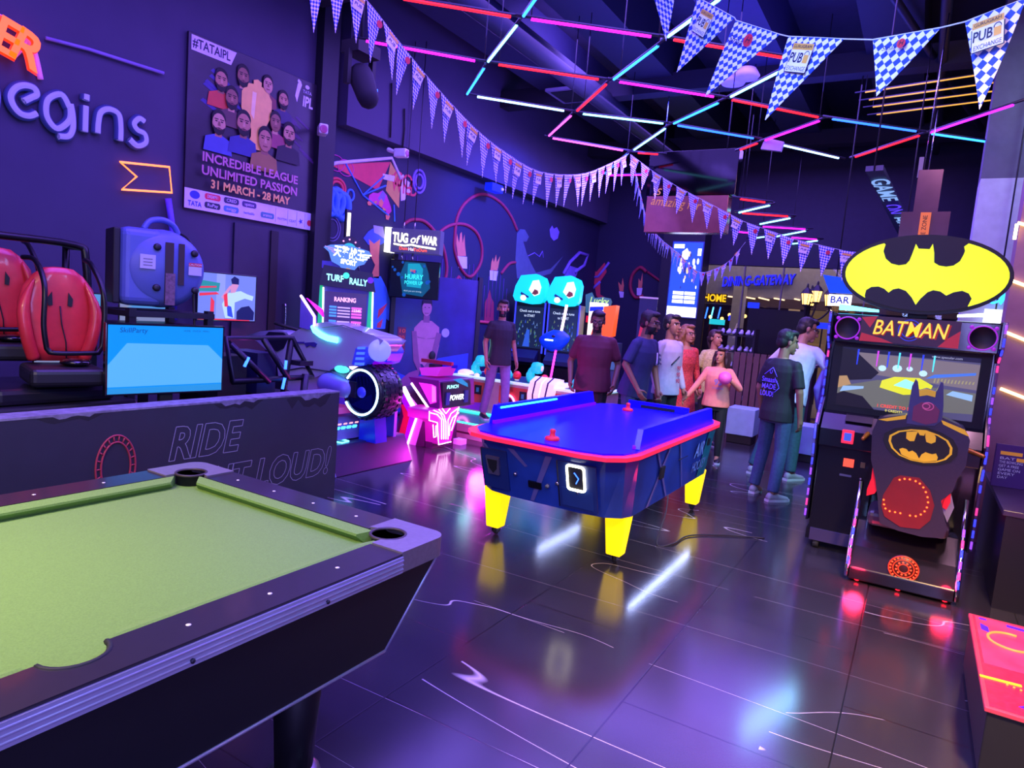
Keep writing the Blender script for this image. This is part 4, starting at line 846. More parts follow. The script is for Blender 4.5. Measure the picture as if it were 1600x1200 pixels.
# ---------------------------------------------------------------- cricket poster
SKIN = [mat('skin_a', (176, 122, 92), .55, nscale=30), mat('skin_b', (138, 92, 68), .55, nscale=30), mat('skin_c', (196, 146, 116), .55, nscale=30)]
def poster():
    t = thing('cricket_poster', 'large dark cricket league poster of players around a gold trophy on the left wall', 'poster', (-6.36, 4.96, 3.2))
    y0, y1, z0, z1 = -.83, .83, -.84, .82
    PB = mat('poster_dark', (34, 24, 44), .4, noise=.4, nscale=4); WH = mat('poster_white', (215, 205, 225), .5); GO = mat('poster_gold', (240, 185, 95), .45); PK = mat('poster_rose', (190, 120, 150), .5)
    b = MB(); b.box(-.03, 0, y0, y1, z0, z1, PB); b.build('board', t, bevel=.004)
    b = MB(); b.prism([(y0 + .03, .66), (-.36, .66), (-.3, .80), (y0 + .03, .80)], 'x', 0, .003, WH); b.text('#TATAIPL', (.003, -.58, .73), Y1, Z1, .12, mat('ink_navy', (24, 20, 54), .5), .02, 0, .002, .42); b.build('title_strip', t)
    b = MB(); b.text('INCREDIBLE LEAGUE', (.045, -.08, -.32), Y1, Z1, .125, PK, .025, 0, .002, 1.2); b.text('UNLIMITED PASSION', (.045, -.08, -.45), Y1, Z1, .125, PK, .025, 0, .002, 1.2); b.text('31 MARCH - 28 MAY', (.045, -.08, -.57), Y1, Z1, .115, GO, .03, 0, .002, 1.0); b.build('poster_text', t)
    b = MB(); b.box(0, .002, y0, y1, z0, -.645, WH)
    BL = mat('logo_blue', (50, 60, 170), .5); b.prism(circle(-.72, -.70, .055, 20, .04), 'x', .002, .004, BL); b.text('TATA', (.003, -.72, -.79), Y1, Z1, .07, BL, .02, 0, .002, .15)
    for y, z, c, tx in ((-.52, -.69, (225, 50, 80), 'DREAM11'), (-.30, -.69, (52, 48, 90), 'CRED'), (-.08, -.69, (70, 50, 110), 'upstox'), (-.52, -.775, (40, 40, 70), 'RuPay'), (-.30, -.775, (70, 130, 230), 'swiggy'), (.16, -.765, (70, 130, 150), 'aramco')):
        b.prism([(y + .09 * a, z + .03 * c_) for a, c_ in ((-1, -.5), (-.85, -1), (.85, -1), (1, -.5), (1, .5), (.85, 1), (-.85, 1), (-1, .5))], 'x', .002, .004, mat('pill_%d_%d_%d' % c, c, .5)); b.text(tx, (.004, y, z), Y1, Z1, .045, WH, .01, 0, .002, .12)
    for y, z, tx in ((-.08, -.78, 'herbalife'), (.36, -.775, 'PAYTM'), (.51, -.775, 'CEAT')): b.text(tx, (.003, y, z), Y1, Z1, .04, BL, .0, 0, .002)
    b.prism(circle(.76, -.76, .035, 14), 'x', .002, .004, mat('pill_225_50_80')); b.prism([(.63 + .035 * cos(u) * (1 if i % 2 else .4), -.76 + .035 * sin(u) * (1 if i % 2 else .4)) for i, u in enumerate([2 * pi * k / 10 for k in range(10)])], 'x', .002, .004, BL)
    for y in (.27, .44, .57, .69): b.box(.002, .0035, y - .002, y + .002, -.82, -.66, GREY)
    b.build('sponsor_strip', t)
    b = MB()
    b.prism([(.5, .55), (.53, .67), (.56, .75), (.54, .79), (.5, .75), (.47, .61)], 'x', 0, .003, WH); b.ell((.002, .515, .78), (.003, .02, .02), WH); b.text('IPL', (.002, .65, .58), Y1, Z1, .16, WH, .03, .1, .002, .15); b.text('TATA', (.002, .64, .69), Y1, Z1, .05, WH, .0, 0, .002); b.prism(circle(.64, .75, .03, 14, .022), 'x', 0, .003, WH)
    b.build('league_emblem', t)
    b = MB(); SM = mat('poster_brush_blue', (52, 42, 120), .5); rnd = random.Random(8)
    for i in range(16):
        y, z = rnd.uniform(-.7, -.2), rnd.uniform(.1, .55); b.prism([(y, z), (y + .2, z - .08), (y + .22, z - .06), (y + .03, z + .03)], 'x', 0, .0015 + i * .0001, SM)
        y, z = rnd.uniform(.2, .6), rnd.uniform(-.1, .4); b.prism([(y, z), (y + .2, z - .09), (y + .21, z - .07), (y + .03, z + .02)], 'x', 0, .0015 + i * .0001, mat('poster_brush_plum', (70, 34, 90), .5))
    b.build('brush_strokes', t)
    b = MB(); pr = [(.0, .62), (.05, .60), (.05, .56), (.11, .55), (.19, .45), (.19, .28), (.11, .14), (.06, .10), (.06, .02), (.12, -.1)]
    b.prism([(-.04 + a, c) for a, c in pr] + [(-.04 - a, c) for a, c in reversed(pr[1:])], 'x', .012, .0135, GO); b.prism([(-.1, .48), (-.05, .48), (-.07, .2), (-.11, .25)], 'x', .0135, .0145, mat('poster_gold_light', (245, 215, 150), .4)); b.build('trophy', t)
    for i, (y, z, k, jc, bd) in enumerate(((-.47, .48, 1.15, (200, 70, 50), 1), (-.22, .60, 1.15, (60, 44, 70), 1), (.09, .61, 1.0, (120, 60, 60), 0), (.3, .51, 1.05, (60, 50, 90), 1), (-.35, .34, 1.2, (90, 60, 60), 1), (-.49, .06, 1.25, (70, 80, 160), 1), (-.2, .13, 1.35, (50, 56, 130), 1), (.2, .25, 1.15, (150, 70, 90), 0), (.39, .17, 1.3, (36, 30, 44), 1), (.07, .03, 1.4, (150, 110, 60), 0))):
        b = MB(); d = .006 + .002 * i; HR = mat('poster_hair', (22, 16, 20), .7); s = .105 * k
        b.prism([(y - 1.25 * s, z - 2.3 * s), (y + 1.25 * s, z - 2.3 * s), (y + 1.1 * s, z - 1.25 * s), (y + .35 * s, z - .95 * s), (y - .35 * s, z - .95 * s), (y - 1.1 * s, z - 1.25 * s)], 'x', d, d + .002, mat('jersey_%d_%d_%d' % jc, jc, .6))
        b.prism([(y - .3 * s, z - 1.1 * s), (y + .3 * s, z - 1.1 * s), (y + .3 * s, z - .5 * s), (y - .3 * s, z - .5 * s)], 'x', d, d + .003, SKIN[(i + 1) % 3])
        b.ell((d + .003, y, z + .30 * s), (.004, .63 * s, .66 * s), HR, n=8, seg=14); b.ell((d + .006, y, z - .12 * s), (.004, .6 * s, .78 * s), SKIN[i % 3], n=8, seg=14)
        if bd: b.prism([(y - .55 * s, z - .3 * s), (y - .4 * s, z - .8 * s), (y, z - .98 * s), (y + .4 * s, z - .8 * s), (y + .55 * s, z - .3 * s), (y + .3 * s, z - .48 * s), (y, z - .4 * s), (y - .3 * s, z - .48 * s)], 'x', d + .007, d + .011, HR)
        for q in (-1, 1): b.ell((d + .010, y + q * .24 * s, z + .05 * s), (.002, .12 * s, .05 * s), HR, n=4, seg=8); b.box(d + .009, d + .011, y + q * .24 * s - .17 * s, y + q * .24 * s + .17 * s, z + .17 * s, z + .23 * s, HR)
        b.prism([(y - .06 * s, z + .05 * s), (y + .06 * s, z + .05 * s), (y + .13 * s, z - .28 * s), (y - .13 * s, z - .28 * s)], 'x', d + .009, d + .0115, SKIN[(i + 2) % 3]); b.box(d + .010, d + .012, y - .2 * s, y + .2 * s, z - .55 * s, z - .47 * s, mat('poster_lip', (120, 60, 56), .6))
        b.build('printed_player', t)
poster()
# door leaf with handle in the left wall
b = MB(); b.box(-6.4, -6.37, 4.72, 5.72, 0, 2.3, mat('door_violet_black', (44, 40, 62), .5)); d = struct(b, 'door_1')
b = MB(); b.box(-6.372, -6.35, 5.18, 5.28, 0.1, 2.28, BLACK); b.build('door_seam', d)
b = MB(); b.tube(bez([(-6.37, 5.4, 1.47), (-6.33, 5.4, 1.46), (-6.32, 5.4, 1.33), (-6.33, 5.4, 1.2), (-6.37, 5.4, 1.19)]), .012, CHROME, 8); b.build('door_handle', d)
# ---------------------------------------------------------------- ride platform with red seats
RED = mat('seat_red_vinyl', (214, 48, 58), .38, coat=.2, nscale=14, bump=.15); TUB = mat('bar_black_paint', (20, 18, 26), .35, .3)
def ride_seat(lbl, loc, rz):
    t = thing('ride_chair', lbl, 'ride seat', loc, rz, None)
    # local: faces -y, wide in x
    b = MB(); rings = []
    for z, w_, d in ((0, .17, .05), (.12, .19, .07), (.3, .25, .08), (.45, .27, .09), (.58, .24, .08), (.68, .17, .07), (.735, .10, .05), (.745, .03, .02)):
        rings.append([(w_ * cos(u) , .02 + d * sin(u) * (1 if sin(u) > 0 else .55 + .25 * abs(cos(u))), z) for u in [2 * pi * i / 24 for i in range(24)]])
    b.loft(rings, RED); bk = b.build('backrest', t)
    b = MB(); 
    for s in (-1, 1):
        b.tube(bez([(s * .17, -.03, .02), (s * .22, -.07, .2), (s * .24, -.06, .42), (s * .17, -.03, .64)], 5), [.045] * 10 + [.042, .037, .03, .022, .014, .006], RED, 10)
    b.build('bolster', bk)
    b = MB()
    for s in (-1, 1): b.prism([(s * .055, .55), (s * .085, .50), (s * .08, .44), (s * .05, .445)], 'y', -.052, -.04, BLACK)
    b.build('belt_slot', bk)
    b = MB(); b.tube([(0, -.045, .44), (.01, -.05, .3), (.04, -.055, .15), (.045, -.05, .0)], .005, BLACK, 5); b.build('seam', bk)
    b = MB(); b.box(-.25, .25, -.42, .1, -.16, -.02, mat('seat_pan_black', (26, 24, 32), .45)); b.build('seat_pan', t, bevel=.04, bseg=3)
    b = MB()   # over-shoulder restraint
    b.tube(bez([(-.22, .12, .80), (-.16, -.02, .78), (-.13, -.2, .6), (-.14, -.24, .3), (-.12, -.24, .12)]) + bez([(-.10, -.25, .09), (.0, -.26, .085), (.22, -.25, .09)]) + bez([(.25, -.24, .14), (.27, -.22, .4), (.26, -.18, .6), (.22, -.02, .78), (.2, .12, .82)]), .02, TUB, 8); b.build('restraint_bar', t)
    b = MB(); b.ell((.08, -.2, .01), (.11, .1, .035), GLOSSB); b.build('belt_pad', t)
    t.scale = (.8, .8, .8); return t
a = ride_seat('red racing-style ride seat with bar restraint, fully in view above the half wall', (-4.72, 2.23, 1.06), 75)
b_ = ride_seat('second red ride seat cut off by the left edge of the picture', (-5.3, 2.12, 1.16), 75)
t = thing('ride_platform', 'black tube frame and base carrying the two red ride seats', 'ride platform', (-5.0, 1.9, 0))
b = MB(); b.box(-.6, .55, -1.6, .70, 0, .82, mat('ride_base_black', (24, 22, 34), .4)); b.build('platform', t, bevel=.02)
b = MB(); b.box(-.10, .5, -.1, .58, .82, .92, mat('ride_step_black', (30, 27, 40), .3, coat=.3)); b.box(-.3, .42, -1.2, -.14, .82, .98, mat('ride_step_black')); b.build('seat_plinth', t, bevel=.03)
b = MB()
b.tube(bez([(.28, -.9, 1.83), (.1, -.3, 1.82), (.1, .05, 1.82), (.12, .5, 1.81), (.14, .56, 1.72), (.14, .58, 1.3), (.14, .58, .9)], 4), .024, TUB, 8)
b.tube(bez([(.0, -1.2, 2.02), (-.1, -.25, 2.02), (-.1, -.12, 1.98), (-.08, -.05, 1.7), (-.06, -.02, 1.1)], 4), .026, TUB, 8)
b.tube([(.1, .02, 1.82), (-.08, -.05, 1.75)], .022, TUB, 8); b.tube([(-.2, .6, 1.81), (.13, .54, 1.80)], .022, TUB, 8); b.tube([(-.2, .6, 1.81), (-.22, .6, .9)], .024, TUB, 8); b.tube([(.1, -.3, 1.82), (.12, -.25, 1.4), (.16, -.2, .95)], .022, TUB, 8)
b.build('tube_frame', t)
b = MB(); b.tube(bez([(.3, .62, 1.15), (.33, .68, 1.02), (.3, .7, .86)]), .014, GREY, 6); b.build('hand_rail', t)
# ---------------------------------------------------------------- blower on a tall rack
t = thing('equipment_rack', 'tall black open rack with shelf behind the blue monitor', 'rack', (-4.95, 2.98, 0))
RK = mat('rack_black', (24, 22, 34), .5)
for x, y in ((-.25, -.30), (.25, -.30), (-.25, .30), (.25, .30)):
    b = MB(); b.box(x - .025, x + .025, y - .025, y + .025, 0, 1.42, RK); b.build('post', t)
b = MB(); b.box(-.28, .28, -.33, .33, 1.36, 1.40, RK); b.build('shelf', t)
b = MB(); b.box(-.28, .28, -.33, .33, 1.26, 1.30, mat('rack_copper_rail', (90, 44, 40), .35, .6)); b.build('crosspiece', t)
b = MB(); b.box(-.28, .28, -.33, .33, .84, .88, RK); b.build('crosspiece', t)
t = thing('air_blower', 'round blue floor-drying blower with handle strapped on top of the rack', 'blower', (-4.93, 3.02, 1.401))
BLP = mat('blower_blue', (84, 100, 165), .42, nscale=5); BLD = mat('blower_dark', (20, 18, 28), .6)
b = MB(); R_, cz = .285, .31
prof = [(0, -.21), (.18, -.21), (.25, -.2), (R_, -.15), (R_ + .005, -.05), (R_, .08), (.27, .16), (.22, .2), (0, .21)]
b.T = Matrix.Rotation(rad(-20), 4, 'Z'); b.lathe(prof, (0, 0, cz), BLP, 'x', 36); b.build('housing', t)
b = MB(); b.T = Matrix.Rotation(rad(-20), 4, 'Z'); b.box(-.19, .19, -.29, .0, .03, .585, BLP); b.build('outlet_duct', t, bevel=.06, bseg=4)
b = MB(); b.T = Matrix.Rotation(rad(-20), 4, 'Z'); b.box(-.17, .17, -.33, -.285, .04, .57, BLD); b.build('outlet', t, bevel=.01)
b = MB(); b.tube(bez([(.0, -.13, .585), (.0, -.08, .65), (.0, .02, .67), (.0, .1, .64), (.0, .14, .58)]), .022, BLP, 8); b.build('handle', t)
b = MB(); b.T = Matrix.Rotation(rad(-20), 4, 'Z')
for y, w_ in ((.02, .028), (.1, .02)): b.box(.208, .218, y - w_, y + w_, .06 if y < .05 else .2, .50, mat('strap_brown', (52, 36, 40), .6))
b.box(.218, .224, -.005, .06, .05, .28, mat('strap_tape', (110, 80, 100), .5, noise=.4, nscale=40)); b.build('strap', t)
b = MB(); b.T = Matrix.Rotation(rad(-20), 4, 'Z')
b.box(.212, .216, -.17, -.07, .30, .40, mat('label_white', (190, 190, 215), .5))
for i in range(3): b.box(.216, .217, -.15, -.09, .32 + i * .022, .328 + i * .022, GREY)
b.build('label', t); b = MB(); b.T = Matrix.Rotation(rad(-20), 4, 'Z'); b.box(.21, .216, .15, .24, .28, .36, mat('label_white')); b.box(.216, .218, .15, .24, .345, .37, mat('label_red', (200, 40, 60), .5))
b.text('CAUTION', (.218, .195, .357), Y1, Z1, .02, WHITE, 0, 0, .002)
b.build('label', t)
b = MB(); b.T = Matrix.Rotation(rad(-20), 4, 'Z')
for y, z in ((-.06, .46), (.19, .44), (-.06, .17), (.2, .17)): b.lathe([(.026, .2), (.026, .215), (.012, .222), (0, .222)], (0, y, z), DGREY, 'x', 12)
b.build('knob', t)
b = MB(); b.tube(bez([(.1, .1, .58), (.2, .12, .5), (.22, .13, .2), (.25, .14, -.2), (.28, .17, -.55)]), .009, BLACK, 6); b.build('power_cord', t)
# screens behind the rack
def monitor(name, label, loc, rz, w_, h, cat='monitor', stand=0, frame=.012, tilt=0, thick=.04, group=None):
    t = thing(name, label, cat, loc, rz, group)
    b = MB(); b.box(-w_ / 2 - frame, w_ / 2 + frame, 0, thick, -h / 2 - frame, h / 2 + frame, GLOSSB); b.build('bezel', t, bevel=.004)
    if stand:
        b = MB(); b.box(-.04, .04, .02, .06, -h / 2 - stand, -h / 2, BLACK); b.box(-.18, .18, -.06, .14, -h / 2 - stand, -h / 2 - stand + .015, BLACK); b.build('stand', t)
    return t
def scr(t, w_, h, shapes, name='screen', extra=None):
    b = MB()
    for k, (P, m) in enumerate(shapes): b.prism([((a - .5) * w_, (c - .5) * h) for a, c in P], 'y', -.0010 - .0006 * k, -.0004 - .0006 * k, m)
    if extra: extra(b)
    return b.build(name, t)
SQ = [(0, 0), (1, 0), (1, 1), (0, 1)]
t = monitor('monitor', 'wide monitor with plain light blue screen standing behind the half wall', (-4.22, 2.66, 1.113), 82, .735, .435, stand=.215)
scr(t, .735, .435, [(SQ, glow('mon_blue', (0, 145, 235), .95)), ([(0, .1), (1, .12), (1, .5), (.86, .72), (.15, .74), (0, .42)], glow('mon_pale', (86, 178, 248), .95)), ([(0, 0), (1, 0), (1, .1), (0, .08)], glow('mon_teal', (40, 150, 215), .9))] ,
    extra=lambda b: (b.text('SkillParty', (-.22, -.004, .185), X1, Z1, .045, glow('mon_ink', (10, 70, 180), .6), 0, .1, .001), b.text('HOME   STATUS   MENU', (.18, -.004, .19), X1, Z1, .016, MATS['mon_ink'], 0, 0, .001)))
def map_screen(lbl, loc, rz, w_, h):
    t = monitor('game_screen', lbl, loc, rz, w_, h, stand=loc[2] - h / 2)
    rnd = random.Random(int(loc[1] * 100)); sh = [(SQ, glow('map_grey', (140, 150, 195), .8)), ([(.0, .55), (.35, 1), (1, 1), (1, .5), (.6, .62)], glow('map_sky', (90, 160, 230), .8))]
    for i in range(14):
        x, z = rnd.random() * .8, rnd.random() * .7; sh.append(([(x, z), (x + .22, z + .08), (x + .22, z + .10), (x, z + .03)], glow('map_line_%d' % (i % 2), ((100, 105, 140), (175, 180, 190))[i % 2], .7)))
    scr(t, w_, h, sh)
map_screen('small map-like game screen under the blower, framed by the rack', (-5.55, 3.28, 1.33), 60, .36, .24)
map_screen('upper small game screen between the red seat and the rack', (-5.55, 2.72, 1.36), 60, .36, .24)
map_screen('lower small game screen between the red seat and the rack', (-5.5, 2.62, 1.07), 60, .34, .24)
b = MB()
for z in (0, .04, .08): b.ell((0, 0, z), (.012, .016, .016), L_RED, n=6, seg=10)
b.box(-.03, -.005, -.03, .03, -.03, .11, BLACK); tag(b.build('signal_light', loc=(-5.5, 2.52, 1.51)), 'three small stacked red lights beside the red seat', 'signal light')
# wall television showing the bike game
t = monitor('television', 'wall television showing a white bike and rider', (-5.9, 4.32, 1.513), 88, .63, .45, 'television'); b = MB(); b.box(-.05, .05, .03, .49, -.05, .05, BLACK); b.build('wall_arm', t)
WB = glow('tv_white', (190, 225, 235), .95); RL = glow('tv_red', (235, 50, 70), 1); TE = glow('tv_teal', (40, 150, 150), .9); NV = glow('tv_navy', (20, 30, 100), .7)
scr(t, .63, .45, [(SQ, glow('tv_lilac', (120, 140, 225), .9)), ([(.3, 0), (.45, 0), (.45, 1), (.3, 1)], glow('tv_lilac_light', (150, 165, 240), .9)), ([(0, .6), (.34, .62), (.36, .8), (0, .84)], TE), ([(0, .66), (.3, .70), (.3, .73), (0, .7)], RL), ([(.02, .5), (.35, .56), (.3, .6), (.02, .56)], RL),
    ([(.2, .05), (.26, .05), (.27, .4), (.21, .5)], RL), ([(0, 0), (.9, 0), (.9, .03), (0, .03)], RL), ([(.46, .05), (.62, .05), (.62, .4), (.8, .5), (.94, .46), (.96, .56), (.84, .6), (.72, .66), (.5, .6), (.4, .35)], WB), ([(.66, .02), (.97, .02), (.98, .2), (.88, .34), (.74, .3), (.66, .2)], NV), ([(.5, .1), (.6, .06), (.56, .3), (.48, .34)], glow('tv_blue', (50, 80, 220), .9)),
    ([(.54, .6), (.62, .62), (.68, .78), (.6, .86), (.54, .76)], glow('tv_skin', (220, 150, 190), .9)), ([(.56, .8), (.68, .8), (.68, .92), (.6, .97), (.54, .9)], NV), ([(.42, .45), (.56, .74), (.52, .76), (.38, .5)], glow('tv_skin', 0, 1)), ([(.44, .3), (.5, .3), (.48, .6), (.42, .55)], RL)])
# dark cage of a second ride in front of the bike
t = thing('simulator_cage', 'dark angular metal cage with small blue lights between monitor and white bike', 'simulator', (-4.75, 3.55, 0))
CG = mat('cage_metal', (34, 28, 52), .4, .3)
b = MB()
for p in ([(.35, -.33, 1.24), (.35, .28, 1.25), (.38, .50, .92), (.40, -.3, .92)], ): b.tube(p, .026, CG, 4, True)
b.tube([(.35, .0, 1.24), (.4, .22, .92)], .024, CG, 4); b.tube([(.36, -.3, 1.2), (.42, .02, .9)], .024, CG, 4); b.tube([(.35, .28, 1.25), (.2, .3, .4)], .026, CG, 4); b.tube([(.4, .4, .95), (.4, .36, .4)], .03, CG, 4)
b.box(.3, .42, .32, .46, 1.02, 1.06, CG); b.box(-.4, .3, -.2, .4, .0, .78, CG); b.box(-.1, .3, -.35, -.1, .78, 1.1, BLACK); b.box(-.05, .32, -.02, .16, .8, 1.12, mat('cage_panel', (30, 26, 74), .4))
b.build('cage', t)
for p, q in (((.40, -.2, 1.03), (.40, -.165, 1.10)), ((.42, .17, 1.0), (.42, .175, 1.07)), ((.42, .15, .84), (.42, .17, .93))):
    b = MB(); b.tube([p, q], .011, L_BLUE, 6); b.build('marker_light', t)

# ---------------------------------------------------------------- white futuristic motorbike machine
def loc2(P, O, k=0): return [(a - O[k], h - O[2]) for a, h in P]
def moto():
    O = (-5.1, 4.95, 0)
    t = thing('motorbike_arcade_machine', 'white futuristic ride-on motorbike with glowing ring wheel on a dark plinth', 'arcade machine', O)
    WB_ = mat('bike_white_shell', (168, 165, 198), .3, coat=.5, noise=.03); DK = mat('bike_dark', (30, 26, 50), .35)
    def C(P): return [(a - .035, h) for a, h in loc2(P, O)]
    f0, f1 = 4.68 - O[1], 5.08 - O[1]
    P = C(((-5.512, 1.007), (-5.406, 1.196), (-5.184, 1.303), (-4.922, 1.358), (-4.623, 1.326), (-4.297, 1.282), (-4.168, 1.246), (-4.303, 1.1), (-4.4, 1.075), (-4.474, 0.976), (-4.555, 0.964), (-4.742, 0.938), (-5.015, 0.804), (-5.377, 0.752), (-5.516, 0.875)))
    b = MB(); b.prism(P, 'y', f0 + .04, f1 - .04, WB_, True); body = b.build('upper_fairing', t, bevel=.09, bseg=5)
    P = C(((-5.652, 0.927), (-5.482, 0.912), (-5.243, 0.833), (-4.802, 0.885), (-4.671, 0.846), (-4.725, 0.715), (-4.827, 0.638), (-5.225, 0.568), (-5.463, 0.618), (-5.603, 0.733)))
    b = MB(); b.prism(P, 'y', f0 + .08, f1 - .08, WB_, True); b.build('lower_fairing', t, bevel=.07, bseg=4)
    P = C(((-6.181, 1.111), (-5.941, 1.179), (-5.694, 1.217), (-5.525, 1.202), (-5.469, 1.142), (-5.475, 0.978), (-5.571, 0.803), (-5.722, 0.869), (-5.803, 0.978), (-5.985, 1.069)))
    b = MB(); b.prism(P, 'y', f0 + .10, f1 - .10, WB_, True); tail = b.build('tail_cowl', t, bevel=.05, bseg=4)
    P = C(((-5.85, 1.14), (-5.791, 1.187), (-5.572, 1.198), (-5.485, 1.14), (-5.515, 1.056), (-5.656, 0.993), (-5.806, 1.028)))
    b = MB(); b.prism(P, 'y', f0 + .088, f0 + .12, DK); b.build('seat_patch', tail)
    P = C(((-5.729, 0.985), (-5.481, 0.896), (-5.558, 0.606), (-5.778, 0.577)))
    b = MB(); b.prism(P, 'y', f0 + .14, f1 - .14, DK); b.build('seat', t, bevel=.04)
    F = C(((-5.26, 1.59), (-5.056, 1.399), (-5.05, 1.306), (-5.136, 1.264), (-5.259, 1.276)))
    b = MB(); b.prism(F, 'y', f0 + .02, f0 + .05, mat('fin_lilac', (120, 100, 210), .4)); fin = b.build('fin', t)
    b = MB(); b.tube([(F[0][0], f0 + .02, F[0][1]), (F[1][0], f0 + .02, F[1][1]), (F[2][0], f0 + .02, F[2][1])], .012, L_PINKW, 6); b.prism([(F[0][0] + .02, F[0][1] - .02), (F[0][0] + .25, F[0][1] - .12), (F[1][0] + .06, F[1][1])], 'y', f0 + .07, f0 + .09, mat('fin_magenta', (220, 20, 200), .4, emit=(220, 0, 200), es=.8)); b.build('fin_light', fin)
    P = C(((-5.084, 1.302), (-5.044, 1.262), (-4.958, 1.226), (-4.869, 1.204), (-4.737, 1.196)))
    b = MB(); b.tube([(a, f0 + .025, h) for a, h in P], [.02, .028, .03, .03, .03], L_CYAN, 8); b.build('blue_light_strip', body)
    P = C(((-5.333, 1.125), (-5.196, 1.138), (-5.196, 1.127), (-5.063, 1.147), (-5.018, 1.136), (-5.037, 1.1), (-5.093, 1.104), (-5.105, 1.112), (-5.159, 1.088), (-5.184, 1.12), (-5.332, 1.112)))
    b = MB(); b.prism(P, 'y', f0 + .028, f0 + .04, mat('decal_violet', (60, 44, 140), .5)); b.build('gun_decal', body)
    b = MB(); b.tube([(a, f0 + .03, h) for a, h in C(((-5.524, 0.802), (-5.201, 0.879), (-4.804, 0.886)))], .006, DK, 5); b.tube([(a, f0 + .02, h) for a, h in C(((-4.941, 1.298), (-4.668, 1.344), (-4.42, 1.304)))], .004, DK, 5); b.build('panel_seam', body)
    # twin lamp pods at the nose
    for k, P in enumerate((((-4.509, 0.989), (-4.47, 1.143), (-4.342, 1.171), (-4.342, 1.052), (-4.417, 0.977)), ((-4.462, 1.196), (-4.342, 1.223), (-4.27, 1.13), (-4.315, 1.018), (-4.414, 0.984), (-4.492, 1.061)))):
        P = C(P); y0 = (f0 - .0) if k == 0 else (f0 + .26)
        b = MB(); b.prism(P, 'y', y0, y0 + .2, mat('pod_blue', (70, 80, 200), .4, emit=(30, 40, 220), es=.5)); pod = b.build('lamp_pod', t, bevel=.02)
        cx = sum(p[0] for p in P) / len(P); cz = sum(p[1] for p in P) / len(P)
        b = MB()
        for i in range(4): b.prism([(cx - .055 + .008 * i, cz - .08 + .05 * i), (cx + .055 + .004 * i, cz - .07 + .05 * i), (cx + .058 + .004 * i, cz - .045 + .05 * i), (cx - .05 + .008 * i, cz - .055 + .05 * i)], 'y', y0 - .005, y0 + .01, glow('slat_blue', (70, 110, 255), 1.4))
        b.build('slat_light', pod)
    c = C(((-4.326, 1.138),))[0]
    b = MB(); b.T = Matrix.Translation((c[0] + .10, f0 + .06, c[1] + .01)) @ Matrix.Rotation(rad(40), 4, 'Z'); b.lathe([(.10, .1), (.105, -.01), (.085, -.02), (0, -.03)], (0, 0, 0), mat('headlight_pale', (170, 180, 250), .3, emit=(120, 130, 250), es=.7), 'y', 24); b.build('headlight', t)
    P = C(((-4.518, 0.999), (-4.378, 1.037), (-4.296, 1.015), (-4.455, 0.983))); b = MB(); b.prism(P, 'y', f0 + .15, f0 + .35, mat('nose_purple', (150, 20, 210), .4, emit=(140, 0, 220), es=.6)); b.build('nose_trim', t)
    c = C(((-4.68, 0.921),))[0]
    b = MB(); b.ell((c[0], f0 + .05, c[1]), (.09, .04, .035), L_TEAL); b.build('side_lamp', t); b = MB(); b.prism([(c[0] + .1, c[1] + .02), (c[0] + .2, c[1] - .0), (c[0] + .2, c[1] + .03), (c[0] + .08, c[1] + .07)], 'y', f0 + .05, f0 + .1, L_PINKW); b.build('pink_lamp', t)
    # front wheel
    wc = (-4.435 - O[0], 4.72 - O[1], .735)
    b = MB(); prof = [(.19, 0), (.225, -.01), (.25, .015), (.262, .08), (.265, .16), (.262, .24), (.25, .30), (.22, .32), (.1, .32)]
    b.lathe(prof, wc, mat('tyre_dark_violet', (26, 20, 40), .35, coat=.3), 'y', 40)
    for k in range(28):
        u = 2 * pi * k / 28
        for yy in (.05, .12, .19, .26): 
            a = u + (.1 if int(yy * 100) % 2 else 0); b.cbox((wc[0] + .262 * cos(a), wc[1] + yy, wc[2] + .262 * sin(a)), (.012, .035, .03), mat('tyre_dark_violet'), Matrix.Rotation(-a, 3, 'Y'))
    wh = b.build('tyre', t)
    b = MB(); b.tube([(wc[0] + .212 * cos(u), wc[1] - .015, wc[2] + .212 * sin(u)) for u in [rad(212) + rad(296) * i / 40 for i in range(41)]], .010, glow('ring_white_blue', (150, 200, 255), 8), 8); b.build('ring_light', wh)
    b = MB(); b.lathe([(.19, .0), (.19, .12), (0, .12)], wc, mat('rim_blue', (20, 24, 110), .3, .2, emit=(20, 20, 180), es=.25), 'y', 30); b.lathe([(0, -.01), (.05, -.01), (.06, .03), (.06, .12)], wc, mat('hub_blue', (60, 60, 190), .35, emit=(40, 40, 220), es=.5), 'y', 20)
    for k in range(9): u = 2 * pi * k / 9; b.cbox((wc[0] + .125 * cos(u), wc[1] + .06, wc[2] + .125 * sin(u)), (.13, .03, .012), mat('spoke_blue', (60, 66, 180), .35, .3, emit=(30, 36, 200), es=.3), Matrix.Rotation(-u, 3, 'Y'))  # spokes are no lamps; faint glow added so they show in the rim
    b.build('rim', wh)
    b = MB(); b.cap((wc[0] - .42, wc[1] - .02, wc[2] + .03), (wc[0] - .2, wc[1] - .02, wc[2] + .01), .11, .09, mat('fork_lilac', (130, 120, 210), .35)); b.box(wc[0] - .14, wc[0] - .06, wc[1] - .03, wc[1] + .02, wc[2] - .06, wc[2] + .09, DK); b.build('fork', t)
    b = MB(); b.prism([(wc[0] - .1, .25), (wc[0] + .12, .25), (wc[0] + .08, .52), (wc[0] - .1, .52)], 'y', wc[1] + .1, wc[1] + .26, mat('pedestal_blue', (20, 30, 160), .3, emit=(10, 20, 220), es=.4)); b.build('pedestal', t)
    # plinth and button box
    PL = mat('plinth_dark_blue', (38, 36, 74), .35)
